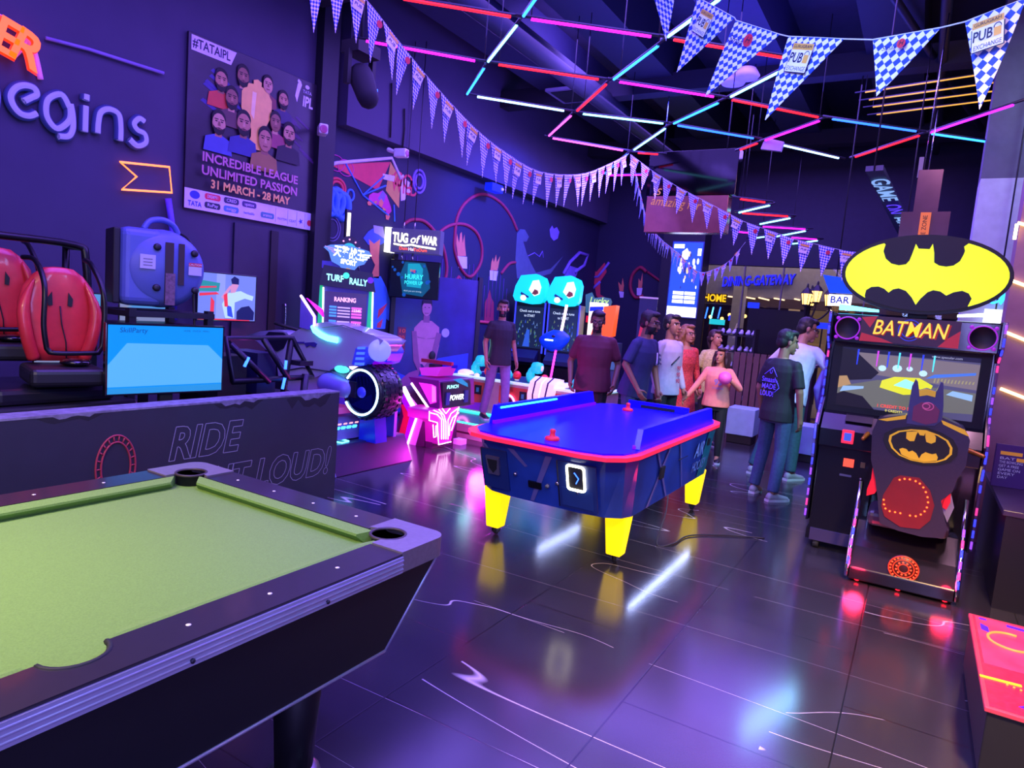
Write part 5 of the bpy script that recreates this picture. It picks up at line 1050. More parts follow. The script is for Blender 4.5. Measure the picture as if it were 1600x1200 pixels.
    b = MB(); b.prism([(-1.1, 0), (.78, 0), (.66, .26), (-1.1, .26)], 'y', -.62, .44, PL); pl = b.build('plinth', t, bevel=.008)
    b = MB(); b.tube([(.66, -.62, .262), (.78, -.62, .005)], .006, mat('plinth_edge', (130, 120, 220), .4, emit=(110, 100, 230), es=.5), 5); b.tube([(.4, -.45, .265), (.62, -.4, .265), (.6, -.3, .265), (.45, -.28, .265)], .008, L_CYAN, 6); b.tube([(-.2, -.625, .24), (.15, -.625, .24)], .006, L_BLUE, 6); b.build('edge_light', pl)
    b = MB(); b.prism([(.06, .26), (.06, .47), (.42, .47), (.55, .27)], 'y', -.60, -.02, mat('button_box_lilac', (110, 100, 170), .4)); bb = b.build('button_box', t, bevel=.012)
    for i in range(5):
        b = MB(); b.T = Matrix.Translation((.485, -.42 + i * .075, .37)) @ Matrix.Rotation(rad(33), 4, 'Y'); b.box(-.002, .012, -.024, .024, -.04, .02, glow('button_cyan', (60, 180, 255), 4)); b.build('button', bb)
        b = MB(); b.T = Matrix.Translation((.485, -.42 + i * .075, .37)) @ Matrix.Rotation(rad(33), 4, 'Y'); b.box(-.002, .006, -.02, .02, .05, .065, glow('button_mark', (255, 170, 190), 1.5)); b.build('button_mark', bb)
    b = MB(); b.box(.1, .7, .22, .26, .26, .75, mat('back_panel_violet', (120, 90, 230), .4)); b.build('side_panel', t)
    b = MB(); b.box(-.3, .45, -.45, -.1, .5, .56, mat('footwell_pink', (190, 80, 150), .4, emit=(200, 60, 160), es=.3)); b.build('footrest', t)
    # handlebars at the saddle
    b = MB(); b.tube([(-.42, f0 - .1, 1.30), (-.30, f0 + .1, 1.24), (-.30, f1 - .1, 1.24), (-.42, f1 + .1, 1.30)], .016, BLACK, 8); b.build('handlebar', t)
moto()
def rank_tower():
    t = thing('score_tower', 'tall arcade tower with winged emblem and lit ranking screen behind the white bike', 'arcade machine', (-5.66, 5.70, 0), 42)
    SH = mat('tower_violet_shell', (88, 76, 190), .4); DK = mat('tower_dark', (26, 22, 56), .4)
    b = MB(); b.box(-.29, .27, .0, .34, 0, 1.75, SH); b.build('tower_body', t, bevel=.015)
    b = MB(); b.prism([(-.31, 1.72), (.31, 1.69), (.27, 1.90), (-.27, 1.95)], 'y', -.06, .3, DK); hd = b.build('header', t, bevel=.01)
    b = MB(); b.text('TURF', (-.14, -.064, 1.81), Vector((1, 0, -.05)), Z1, .10, glow('title_cyan', (150, 245, 255), 2), .03, 0, .004, .19); b.text('RALLY', (.115, -.064, 1.785), Vector((1, 0, -.05)), Z1, .10, MATS['title_cyan'], .03, 0, .004, .2)
    b.prism(circle(-.02, 1.85, .035, 16), 'y', -.068, -.062, glow('title_green', (60, 230, 190), 1.6)); b.prism(circle(.25, 1.82, .035, 12), 'y', -.068, -.062, glow('title_violet', (90, 20, 240), 1.5)); b.build('title', hd)
    b = MB(); b.box(-.245, .22, -.012, .02, .98, 1.66, mat('score_screen', (50, 34, 84), .3, emit=(60, 40, 110), es=.6)); sc = b.build('screen', t)
    b = MB(); b.text('RANKING', (-.02, -.016, 1.575), X1, Z1, .07, glow('rank_pink', (255, 180, 240), 1.6), .03, 0, .002, .24)
    rnd = random.Random(6)
    for g in range(3):
        for r in range(4):
            z = 1.50 - g * .16 - r * .034
            b.box(-.19, -.11, -.016, -.012, z - .022, z, glow('rank_blue', (70, 140, 255), 1.3)); b.box(-.10, .04, -.016, -.012, z - .022, z - .006, glow('rank_lilac', (190, 160, 255), 1.3)); b.box(.055, .17, -.016, -.012, z - .024, z, glow('rank_magenta', (230, 90, 230), 1.3))
        b.text('1234%d' % g, (.11, -.018, 1.46 - g * .16), X1, Z1, .04, glow('rank_white', (240, 220, 255), 1.4), .01, 0, .001)
    b.build('ranking_table', sc)
    for s, x in ((-1, -.285), (1, .262)):
        b = MB(); b.prism([(x - .02, 1.72), (x + .015, 1.72), (x + .035, 1.15), (x + .02, .85), (x - .035, .85)], 'y', -.03, .02, mat('tower_green', (20, 160, 110), .4, emit=(10, 190, 110), es=.7)); o = b.build('side_light', t)
        b = MB(); b.tube([(x + .02, -.035, 1.7), (x + .045, -.035, .95)], .009, glow('white_strip', (235, 255, 215), 3.5), 6)
        if s > 0: b.tube([(x - .01, -.04, 1.22), (x + .012, -.04, 1.15), (x + .012, -.04, .92)], .014, L_PINKW, 6)
        else: b.tube([(x - .01, -.04, 1.18), (x + .012, -.04, 1.1), (x + .012, -.04, .96)], .012, L_WHITE, 6)
        b.build('light_strip', o)
    def ME(): m = MB(); m.T = Matrix.Translation((0, 0, 2.06)) @ Matrix.Diagonal((.74, 1, .8, 1)) @ Matrix.Translation((0, 0, -2.06)); return m
    b = ME(); z = 2.11; x = -.01
    b.prism([(x + .23 * cos(u) * .78, z + .02 + .23 * sin(u)) for u in [pi * i / 20 for i in range(21)]], 'y', .02, .06, mat('emblem_plum', (36, 16, 56), .4)); em = b.build('emblem', t)
    b = ME(); b.prism([(x + .12 * cos(u), z + .02 + .13 * sin(u)) for u in [pi * i / 20 for i in range(21)]], 'y', .012, .02, glow('emblem_teal', (30, 170, 190), 1.2))
    W_ = [(-.38, z + .06), (-.30, z - .0), (-.25, z - .13), (-.13, z - .18), (-.08, z - .24), (-.03, z - .25), (0, z - .31), (.03, z - .25), (.09, z - .23), (.15, z - .16), (.24, z - .13), (.33, z + .02), (.30, z + .06), (.1, z + .1), (-.1, z + .12), (-.28, z + .1)]
    b.prism([(x + a, c) for a, c in W_], 'y', .0, .018, glow('emblem_blue', (90, 140, 240), 1)); b.build('wings', em)
    b = ME(); WHT = glow('emblem_white', (255, 255, 255), 4)
    b.text('天擎战王', (x, -.004, z - .005), Vector((1, 0, -.1)), Z1, .17, WHT, .02, .1, .004, .46); b.text('SPORT', (x, -.004, z - .125), Vector((1, 0, -.1)), Z1, .09, WHT, .04, .1, .004, .24)
    for k in range(3): b.tube([(x - .36 + .05 * k, -.004, z + .075 - .03 * k), (x - .2, -.004, z + .05 - .03 * k)], .008, glow('emblem_lilac', (150, 120, 255), 1.6), 5)
    for k in range(3): b.tube([(x + .34 - .03 * k, -.004, z + .0 - .03 * k), (x + .2, -.004, z + .0 - .03 * k)], .008, WHT, 5)
    b.prism([(x - .03, z - .2), (x + .04, z - .21), (x, z - .28)], 'y', -.004, 0, glow('emblem_gold', (200, 160, 60), 1)); b.build('emblem_letters', em)
    b = ME()
    for a, h in ((0, .2), (-.09, .17), (.09, .165), (-.16, .1), (.15, .09)): b.prism([(x + a + .018 * (1 if i % 2 else .45) * cos(pi / 2 + 2 * pi * i / 10), z + h + .018 * (1 if i % 2 else .45) * sin(pi / 2 + 2 * pi * i / 10)) for i in range(10)], 'y', .01, .018, glow('emblem_star', (255, 170, 230), 1.6))
    b.build('emblem_star', em)
    b = MB(); b.tube([(-.12, .1, 1.9), (-.06, .06, 2.1)], .012, CHROME, 6); b.tube([(.12, .1, 1.9), (.06, .06, 2.1)], .012, CHROME, 6); b.box(-.3, -.1, .05, .25, 1.92, 2.0, SH); b.build('emblem_bracket', t)
rank_tower()
b = MB(); b.tube([(-6.1, 6.1, 2.1), (-6.1, 6.1, 2.62)], .022, glow('column_white_tube', (255, 245, 205), 3), 8); b.box(-6.13, -6.1, 6.06, 6.14, 2.05, 2.66, DGREY)
tag(b.build('wall_light_tube'), 'short white upright light tube on the dark column beside the mural', 'light tube')

# ---------------------------------------------------------------- magenta punching machine
def muscle_machine():
    O = (-4.95, 6.35, 0)
    t = thing('strength_arcade_machine', 'low magenta-lit strength machine with chevron light strips and a glowing torso relief', 'arcade machine', O)
    S = lambda P: [(a - O[0], h) for a, h in P]; fy = 6.0 - O[1]; fx = -4.47 - O[0]
    MG = mat('machine_magenta_shell', (110, 22, 104), .4, emit=(190, 0, 170), es=.04); PD = mat('machine_plum', (70, 16, 66), .4)
    P = S(((-4.922, 0.77), (-4.491, 0.779), (-4.453, 0.469), (-4.592, 0.42), (-4.482, 0.05), (-5.06, -0.041), (-5.073, -0.033), (-5.021, 0.436), (-5.039, 0.652)))
    b = MB(); b.prism(S(((-5.02, 0.654), (-4.667, 0.379), (-4.648, 0.006), (-5.072, -0.043), (-5.015, 0.437))), 'y', fy, fy + .62, PD); b.build('lower_body', t, bevel=.01)
    b = MB(); b.prism(S(((-4.922, 0.77), (-4.491, 0.779), (-4.453, 0.469), (-4.592, 0.424))), 'y', fy - .02, fy + .66, MG); hb = b.build('head_box', t, bevel=.015)
    b = MB(); b.prism(S(((-4.76, 0.725), (-4.578, 0.726), (-4.523, 0.709), (-4.502, 0.535), (-4.583, 0.505))), 'y', fy - .03, fy - .018, glow('window_magenta', (240, 40, 240), 1.3)); b.prism(S(((-4.572, 0.717), (-4.523, 0.704), (-4.506, 0.549), (-4.555, 0.528))), 'y', fy - .034, fy - .03, glow('window_pink', (255, 110, 240), 1.4)); b.build('side_window', hb)
    for nm, pts, r, m in (('chevron_light', [(225,500),(385,800)], .028, 'led_pink_white'), ('chevron_light', [(385,810),(262,1180)], .013, 'led_pink_white'), ('chevron_light', [(325,440),(545,765)], .018, 'led_pink_white')):
        pass
    for Q, r in ((((-4.993, 0.639), (-4.884, 0.506), (-4.767, 0.366)), .026), (((-4.765, 0.352), (-4.825, 0.171), (-4.887, -0.028)), .012), (((-4.873, 0.703), (-4.728, 0.567), (-4.577, 0.428)), .017)):
        b = MB(); b.tube([(a, fy - .012, h) for a, h in S(Q)], r, L_PINKW, 8); b.build('chevron_light', t)
    for Q, m in ((((-5.019, 0.437), (-4.981, 0.443), (-4.877, 0.329), (-4.955, -0.032), (-5.057, -0.039), (-4.97, 0.305)), mat('chevron_red', (190, 20, 60), .4, emit=(200, 10, 60), es=.35)), (((-5.004, 0.568), (-4.792, 0.352), (-4.911, -0.034), (-4.955, -0.032), (-4.877, 0.329), (-5.017, 0.487)), mat('chevron_violet', (140, 20, 230), .4, emit=(150, 0, 240), es=.7)), (((-4.977, 0.621), (-4.671, 0.38), (-4.774, -0.02), (-4.886, -0.029), (-4.773, 0.35)), mat('chevron_pink', (200, 130, 210), .4, emit=(210, 60, 200), es=.35))):
        b = MB(); b.prism(S(Q), 'y', fy - .006, fy, m); b.build('chevron_panel', t)
    T2 = lambda P: [(a - O[1], h) for a, h in P]
    b = MB(); Q = T2(((6.001, 0.758), (6.515, 0.767), (6.548, 0.715), (6.58, 0.469), (6.034, 0.468))); b.prism(Q, 'x', fx - .3, fx + .02, mat('front_panel_dark', (16, 20, 34), .35)); fp = b.build('front_panel', hb, bevel=.02)
    q = T2(((6.279, 0.576), (6.187, 0.704), (6.338, 0.745), (6.101, 0.574), (6.461, 0.579)))
    b = MB(); b.text('POWER', (fx + .022, q[0][0], q[0][1]), Y1, Z1, .085, glow('front_white', (235, 250, 255), 2.6), .02, .15, .003, .27); b.text('PUNCH', (fx + .022, q[1][0], q[1][1]), Y1, Z1, .055, glow('front_cyan', (150, 250, 245), 2.4), .02, .15, .003, .22); b.build('lettering', fp)
    b = MB(); b.prism(T2(((6.185, 0.787), (6.332, 0.795), (6.468, 0.729), (6.482, 0.688), (6.323, 0.736))), 'x', fx + .02, fx + .03, mat('teal_flap', (10, 150, 140), .4, emit=(10, 160, 150), es=.5)); b.build('flap', fp)
    for p in (q[3], q[4]): b = MB(); b.box(fx + .02, fx + .035, p[0] - .035, p[0] + .035, p[1] - .07, p[1] + .07, mat('side_grip_blue', (24, 60, 100), .4)); b.build('latch', fp)
    b = MB(); Q = T2(((5.814, 0.461), (6.035, 0.471), (6.362, 0.467), (6.389, 0.387), (6.294, 0.196), (6.26, 0.071), (6.02, 0.052), (5.998, 0.316), (5.827, 0.348))); b.prism(Q, 'x', fx - .3, fx + .0, mat('relief_magenta', (150, 30, 130), .4, emit=(230, 20, 200), es=.3)); rl = b.build('torso_relief', t, bevel=.02)
    for pts in (((5.806, 0.459), (5.813, 0.355), (5.962, 0.316), (6.014, 0.06), (6.247, 0.064)), ((6.357, 0.461), (6.298, 0.327), (6.239, 0.194)), ((5.826, 0.438), (5.951, 0.408), (6.037, 0.343), (6.063, 0.117)), ((5.884, 0.462), (6.013, 0.412), (6.078, 0.329), (6.103, 0.112)), ((5.976, 0.463), (6.079, 0.387), (6.121, 0.305), (6.144, 0.107)), ((6.334, 0.443), (6.207, 0.395), (6.159, 0.321), (6.185, 0.102)), ((6.357, 0.391), (6.246, 0.342), (6.199, 0.258), (6.205, 0.139)), ((6.038, 0.468), (6.109, 0.403), (6.184, 0.455)), ((5.887, 0.3), (5.918, 0.154), (5.956, 0.159), (5.942, 0.285))):
        b = MB(); b.tube([(fx + .012, a, h) for a, h in T2(pts)], .0055, L_PINKW, 6); b.build('relief_light', rl)
    b = MB(); b.box(fx - .5, fx - .08, fy + .02, fy + .42, 0, .46, PD); b.build('front_base', t); b = MB(); b.box(fx - .1, fx + .02, .08, .2, .0, .06, mat('machine_foot', (230, 190, 235), .4)); b.build('foot', t)
    b = MB(); b.prism(S(((-4.95, 0.864), (-4.633, 0.907), (-4.684, 0.794), (-4.911, 0.78))), 'y', fy + .2, fy + .5, mat('tray_pink', (225, 80, 190), .4, emit=(230, 40, 200), es=.45)); b.build('top_tray', hb)
    b = MB(); b.box(-.02, .42, fy + .25, fy + .29, .93, .97, mat('bar_red', (170, 30, 60), .4)); b.box(.0, .4, fy + .4, fy + .44, .89, .93, mat('bar_blue', (30, 50, 200), .4)); b.box(.1, .18, fy + .25, fy + .45, .85, .92, BLACK); b.build('top_grip', hb)
    lamp('magenta_machine_light', 'POINT', (-3.9, 6.05, .28), 44, (1, .03, .85), .12); lamp('magenta_machine_light', 'POINT', (-4.75, 5.6, .2), 9, (1, .03, .85), .1)
muscle_machine()
# ---------------------------------------------------------------- hanging tug of war sign and screen
def tug_sign():
    c = (-6.02, 7.2, 2.42)
    t = thing('tug_of_war_sign', 'hanging grey lit box sign reading TUG of WAR above a small teal screen', 'sign', c, 20)
    b = MB(); b.box(-.38, .40, 0, .16, -.155, .165, mat('sign_grey', (88, 86, 110), .4, emit=(70, 70, 110), es=.45)); bx = b.build('sign_box', t, bevel=.006)
    b = MB(); b.box(-.385, -.30, -.006, .166, -.16, .17, glow('sign_white_end', (255, 255, 245), 3)); b.build('lit_end', bx)
    CR = glow('sign_cream', (255, 250, 220), 2.6)
    b = MB(); b.text('TUG', (-.16, -.004, .035), Vector((1, 0, -.04)), Z1, .17, CR, .04, 0, .004, .22); b.text('of', (.035, -.004, .025), X1, Z1, .15, CR, .01, .2, .004); b.text('WAR', (.245, -.004, .02), Vector((1, 0, -.06)), Z1, .15, CR, .04, .1, .004, .22)
    b.tube(bez([(-.25, -.008, -.045), (-.1, -.008, -.06), (.0, -.008, -.045), (.1, -.008, -.06), (.34, -.008, -.08)]), .012, CR, 6); b.build('title', bx)
    b = MB(); RD = glow('sign_red', (255, 90, 70), 1.6); b.text('Dum', (-.11, -.004, -.10), X1, Z1, .06, RD, .02, 0, .003); b.text('Hai', (.0, -.004, -.105), X1, Z1, .06, glow('sign_pale', (255, 230, 230), 1.6), .01, 0, .003); b.text('ToDum', (.13, -.004, -.11), X1, Z1, .06, RD, .02, 0, .003); b.build('slogan', bx)
    b = MB()
    for x in (-.15, .0): b.tube([(x, .08, .16), (x, .08, .26)], .012, CHROME, 6); b.tube([(x, .08, .26), (x, .08, 2.6)], .006, DGREY, 5); b.tube([(x, .08, -.28), (x, .08, -.15)], .012, CHROME, 6)
    b.build('hanging_rod', t)
    b = MB(); b.box(-.30, .40, .04, .10, -.76, -.25, GLOSSB); tv = b.build('screen_bezel', t, bevel=.005)
    b = MB(); sh = [([(.0, 0), (1, 0), (1, 1), (0, 1)], glow('tug_navy', (8, 16, 40), .6)), ([(.28, .1), (.7, .05), (.85, .3), (.8, .7), (.72, .97), (.3, .98), (.2, .6)], glow('tug_teal_dark', (10, 90, 130), .8)), ([(.36, .3), (.66, .28), (.68, .8), (.6, .95), (.36, .93)], glow('tug_teal', (20, 165, 190), .9))]
    for k, (P, m) in enumerate(sh): b.prism([(-.29 + a * .68, -.75 + c_ * .49) for a, c_ in P], 'y', .0385 - .0008 * k, .0395 - .0008 * k, m)
    rnd = random.Random(3)
    for i in range(12): a, c_, r = rnd.random(), rnd.random(), rnd.uniform(.01, .03); b.prism(circle(-.27 + a * .64, -.73 + c_ * .45, r, 8), 'y', .0355, .0362, glow('tug_bokeh', (20, 90, 190), .8))
    TG = glow('tug_text', (60, 235, 235), 1.3); b.text('HURRY', (.05, .034, -.47), X1, Z1, .09, TG, .02, 0, .001, .26); b.text('POWER UP', (.05, .034, -.55), X1, Z1, .07, TG, .01, 0, .001, .26); b.text('think you are strong...', (.05, .034, -.66), X1, Z1, .03, glow('tug_pale', (190, 220, 240), 1), 0, 0, .001); b.text('tug', (.03, .034, -.38), X1, Z1, .06, glow('tug_red', (230, 70, 60), 1), .01, 0, .001)
    b.build('screen', tv)
tug_sign()
# printed strongman board on dark posts
def strong_board():
    t = thing('strongman_board', 'tall dark display board printed with a bare-chested strongman swinging a hammer', 'display board', (-5.98, 7.8, 0), 58)
    b = MB(); b.box(-.62, .62, .0, .03, .02, 2.0, mat('board_indigo', (44, 40, 110), .4, noise=.4, nscale=2)); b.build('board', t)
    for x in (-.65, .65): b = MB(); b.box(x - .03, x + .03, -.02, .05, 0, 2.25 if x < 0 else 2.05, BLACK); b.build('post', t)
    SK = mat('print_skin_mauve', (188, 112, 150), .6); SK2 = mat('print_skin_shade', (140, 78, 120), .6); TL = mat('print_teal_glow', (50, 70, 190), .5)
    b = MB(); b.T = Matrix.Translation((-.1, 0, 0)) @ Matrix.Diagonal((.85, 1, .93, 1))
    b.prism([(-.6, .05), (.75, .05), (.75, 1.0), (.2, .9), (-.2, .55), (-.6, .7)], 'y', -.002, 0, TL)
    k = -.06
    b.prism([(k - .2, 1.35), (k - .08, 1.47), (k + .1, 1.47), (k + .24, 1.38), (k + .26, 1.1), (k + .2, .8), (k + .06, .72), (k - .02, .8), (k - .14, .8), (k - .2, 1.1)], 'y', -.004, -.002, SK)
    b.prism([(k - .05, 1.44), (k + .06, 1.44), (k + .06, 1.55), (k - .05, 1.55)], 'y', -.005, -.002, SK2)
    b.prism(circle(k, 1.66, .085, 20, .12), 'y', -.007, -.004, SK); b.prism([(k - .09, 1.68), (k - .08, 1.78), (k, 1.81), (k + .08, 1.78), (k + .09, 1.68), (k + .06, 1.73), (k - .06, 1.73)], 'y', -.009, -.006, mat('print_hair', (40, 24, 50), .7))
    for q in (-1, 1): b.prism(circle(k + q * .035, 1.67, .012, 8, .007), 'y', -.010, -.008, mat('print_hair')); b.prism([(k + .02 + q * .01, 1.19), (k + .02 + q * .15, 1.2), (k + .02 + q * .16, 1.23), (k + .02 + q * .14, 1.215), (k + .02 + q * .03, 1.20)], 'y', -.0055, -.003, SK2)
    b.prism([(k - .04, 1.59), (k + .04, 1.59), (k + .03, 1.575), (k - .03, 1.575)], 'y', -.010, -.008, SK2)
    b.prism([(k - .24, 1.3), (k - .16, 1.3), (k - .08, .85), (k - .02, .72), (k - .08, .68), (k - .18, .85)], 'y', -.008, -.005, SK2)
    b.prism([(k + .2, 1.3), (k + .29, 1.28), (k + .2, .85), (k + .04, .68), (k, .74), (k + .12, .9)], 'y', -.008, -.005, SK2)
    b.prism([(-.5, .5), (-.3, .66), (-.12, .72), (-.16, .4), (-.4, .1), (-.56, .2)], 'y', -.006, -.003, mat('print_rose', (150, 70, 130), .6))
    b.prism(circle(.3, 1.3, .07, 14), 'y', -.004, -.002, mat('print_pale', (170, 160, 230), .6)); b.box(-.54, -.40, -.006, -.002, .95, 1.35, mat('print_maroon', (110, 30, 70), .6))
    for i, tx_ in enumerate(('10', '20', '60', 'MAX')): b.text(tx_, (-.47, -.006, 1.29 - i * .1), X1, Z1, .08, mat('print_orange', (230, 90, 60), .6), .01, 0, .002, .1)
    b.build('printed_strongman', t)
    b = MB(); b.tube([(-.02, -.02, .84), (.16, -.03, .38)], .016, mat('hammer_handle', (60, 20, 30), .6), 8); b.ell((-.03, -.02, .87), (.05, .018, .07), BLACK); b.build('hammer', t)
strong_board()
# ---------------------------------------------------------------- long whack machine with toy rollers
def whack(name_lbl, x0, x1, y, end, gid):
    t = thing('whack_game_machine', name_lbl, 'arcade machine', ((x0 + x1) / 2, y, 0)); w_ = (x1 - x0) / 2
    BG = mat('whack_beige', (190, 150, 160), .4, coat=.2); OR = mat('whack_orange', (200, 80, 60), .4); GLS = mat('whack_teal_glass', (10, 90, 100), .15, emit=(0, 120, 130), es=.35)
    b = MB(); b.box(-w_, w_, 0, .75, .2, .66, BG); b.build('cabinet', t, bevel=.015)
    b = MB(); b.box(-w_ - .02, w_ + .02, -.05, .78, .66, .69, mat('whack_top_white', (235, 240, 240), .3, emit=(160, 240, 240), es=.5)); b.build('top_edge', t, bevel=.01)
    b = MB(); b.box(-w_ + .04, w_ - .04, .05, .72, .69, .695, mat('whack_field_blue', (20, 30, 90), .3)); b.build('play_top', t)
    b = MB(); b.box(-w_, w_, -.76, 0, .0, .185, BG); b.box(-w_, w_, -.765, -.755, .06, .085, mat('whack_stripe', (90, 30, 60), .5)); st = b.build('step', t, bevel=.005)
    b = MB(); b.box(-w_ + .02, w_ - .02, -.74, -.02, .185, .2, GLS); b.build('glass_tread', st)
    b = MB(); b.tube([(-w_, -.755, .195), (w_, -.755, .195)], .012, L_TEAL, 6); b.tube([(-w_, -.015, .21), (w_, -.015, .21)], .011, L_TEAL, 6); b.build('edge_light', st)
    n = 2 if w_ > .5 else 1
    for i in range(n):
        cx = -w_ + (2 * w_) * (i + .5) / n - .08
        b = MB(); b.box(cx - .22, cx + .3, -.012, 0, .24, .62, OR); b.prism([(cx - .22, .24), (cx + .3, .24), (cx + .3, .36), (cx, .33), (cx - .22, .4)], 'y', -.016, -.012, mat('whack_violet', (120, 40, 170), .4, emit=(120, 30, 190), es=.3)); pn = b.build('front_print', t)
        b = MB(); b.box(cx + .1, cx + .2, -.03, -.012, .46, .58, BLACK); b.box(cx + .13, cx + .17, -.033, -.03, .49, .55, mat('whack_coin', (60, 150, 150), .4)); b.text('PLAY', (cx - .05, -.014, .58), X1, Z1, .08, mat('whack_red_print', (220, 40, 50), .5), .02, 0, .003); b.build('coin_slot', pn)
        b = MB(); b.tube([(cx - .06 + .095 * cos(u), -.03, .40 + .11 * sin(u)) for u in [2 * pi * k / 28 for k in range(28)]], .014, glow('ring_pink_white', (255, 120, 220), 5), 8, True); o = b.build('speaker_light', pn)
        b = MB(); b.lathe([(0, -.02), (.03, -.03), (.05, -.015), (.07, -.03), (.085, -.012)], (cx - .06, 0, .40), mat('speaker_plum', (100, 20, 80), .4), 'y', 20); b.build('speaker', o)
    TE = mat('toy_teal', (40, 220, 205), .35, emit=(30, 220, 210), es=.35); RD = mat('toy_red', (230, 40, 50), .35, emit=(230, 30, 40), es=.3); WT = mat('toy_white', (240, 240, 235), .35, emit=(230, 230, 220), es=.35)
    rnd = random.Random(gid)
    for i in range(int(w_ / .2)):
        x = -w_ + .28 + i * .42 + rnd.uniform(-.03, .03)
        if x > w_ - .12: break
        b = MB()
        if (i + gid) % 3 < 2:
            b.tube(bez([(x, .2, .69), (x - .05, .2, .76), (x - .04, .2, .84), (x + .02, .2, .88)]), [.06] * 10 + [.05] * 9, TE, 10); b.build('toy_neck', t)
            b = MB(); b.lathe([(0, -.07), (.07, -.06), (.08, 0), (.07, .06), (0, .07)], (x + .04, .2, .89), TE, 'x', 16); b.lathe([(.03, .07), (.04, .075), (0, .09)], (x + .04, .2, .89), WT, 'x', 12); b.build('toy_roller', t)
        else:
            b.lathe([(0, 0), (.07, .02), (.08, .07), (.05, .12), (0, .13)], (x, .2, .69), TE, 'z', 16); b.build('toy_dome', t)
        b = MB(); b.ell((x + .17, .18, .76), (.055, .055, .06), RD); b.cap((x + .17, .18, .69), (x + .17, .18, .72), .03, .03, WT); b.build('toy_knob', t)
        b = MB(); b.ell((x + .1, .02, .705), (.04, .04, .03), WT); b.build('toy_button', t)
    if end:
        for ex in ((w_ - .02),) if gid == 1 else ((-w_ + .1), (w_ - .1)):
            b = MB(); b.prism([(-.1, .40), (-.13, .58), (-.08, .74), (.06, .80), (.2, .78), (.2, .69), (.0, .68), (-.02, .42)], 'x', ex - .14, ex + .02, mat('end_lamp_white', (250, 240, 240), .3, emit=(255, 220, 240), es=.55)); el = b.build('end_lamp', t, bevel=.02)
            b = MB(); b.prism([(-.106, .40), (-.136, .58), (-.086, .745), (.06, .806), (.06, .8), (-.08, .74), (-.13, .58), (-.1, .40)], 'x', ex - .07, ex - .05, mat('lamp_stripe', (60, 30, 60), .5)); b.build('lamp_stripe', el)
    b = MB(); b.ell((-w_ + .12, .1, .71), (.12, .1, .05), mat('end_lamp_white', (250, 240, 240), .3, emit=(255, 220, 240), es=.6)); b.build('corner_lamp', t)
whack('long white-topped whack game with teal toy rollers, the man in black standing on its step', -5.42, -4.02, 7.56, True, 1)
whack('shorter whack game with teal toys to the right, partly behind the air hockey table', -3.96, -3.30, 7.56, True, 2)
lamp('whack_glow', 'POINT', (-4.7, 7.2, 1.15), 7, (.35, .9, 1), .2)
# pod lamp on a pink pole
t = thing('pod_light_stand', 'blue pointed pod on a glowing pink pole behind the toy rollers', 'light stand', (-4.62, 8.75, 0))
b = MB(); b.lathe([(0, 0), (.16, 0), (.16, .03), (.03, .05)], (0, 0, 0), BLACK); b.build('base', t)
b = MB(); b.tube([(0, 0, .04), (.06, 0, .6), (.12, 0, 1.15)], .016, L_MAG, 8); b.tube([(.14, .05, 1.3), (.2, .05, 1.75)], .02, L_PINKW, 8); b.build('lit_pole', t)
b = MB(); b.loft([[(x, r * .6 * cos(u), 1.22 + r * sin(u) + dz) for u in [2 * pi * i / 14 for i in range(14)]] for x, r, dz in ((-.17, .03, .0), (-.1, .1, -.01), (.05, .16, 0), (.2, .14, .02), (.3, .05, .05), (.32, .01, .06))], mat('pod_blue_gloss', (20, 80, 210), .3, emit=(0, 50, 220), es=.35)); b.build('pod', t)
b = MB(); b.box(-.03, .1, -.1, -.09, 1.22, 1.24, L_WHITE); b.ell((.1, -.085, 1.29), (.03, .02, .02), DGREY); b.build('pod_mark', t)
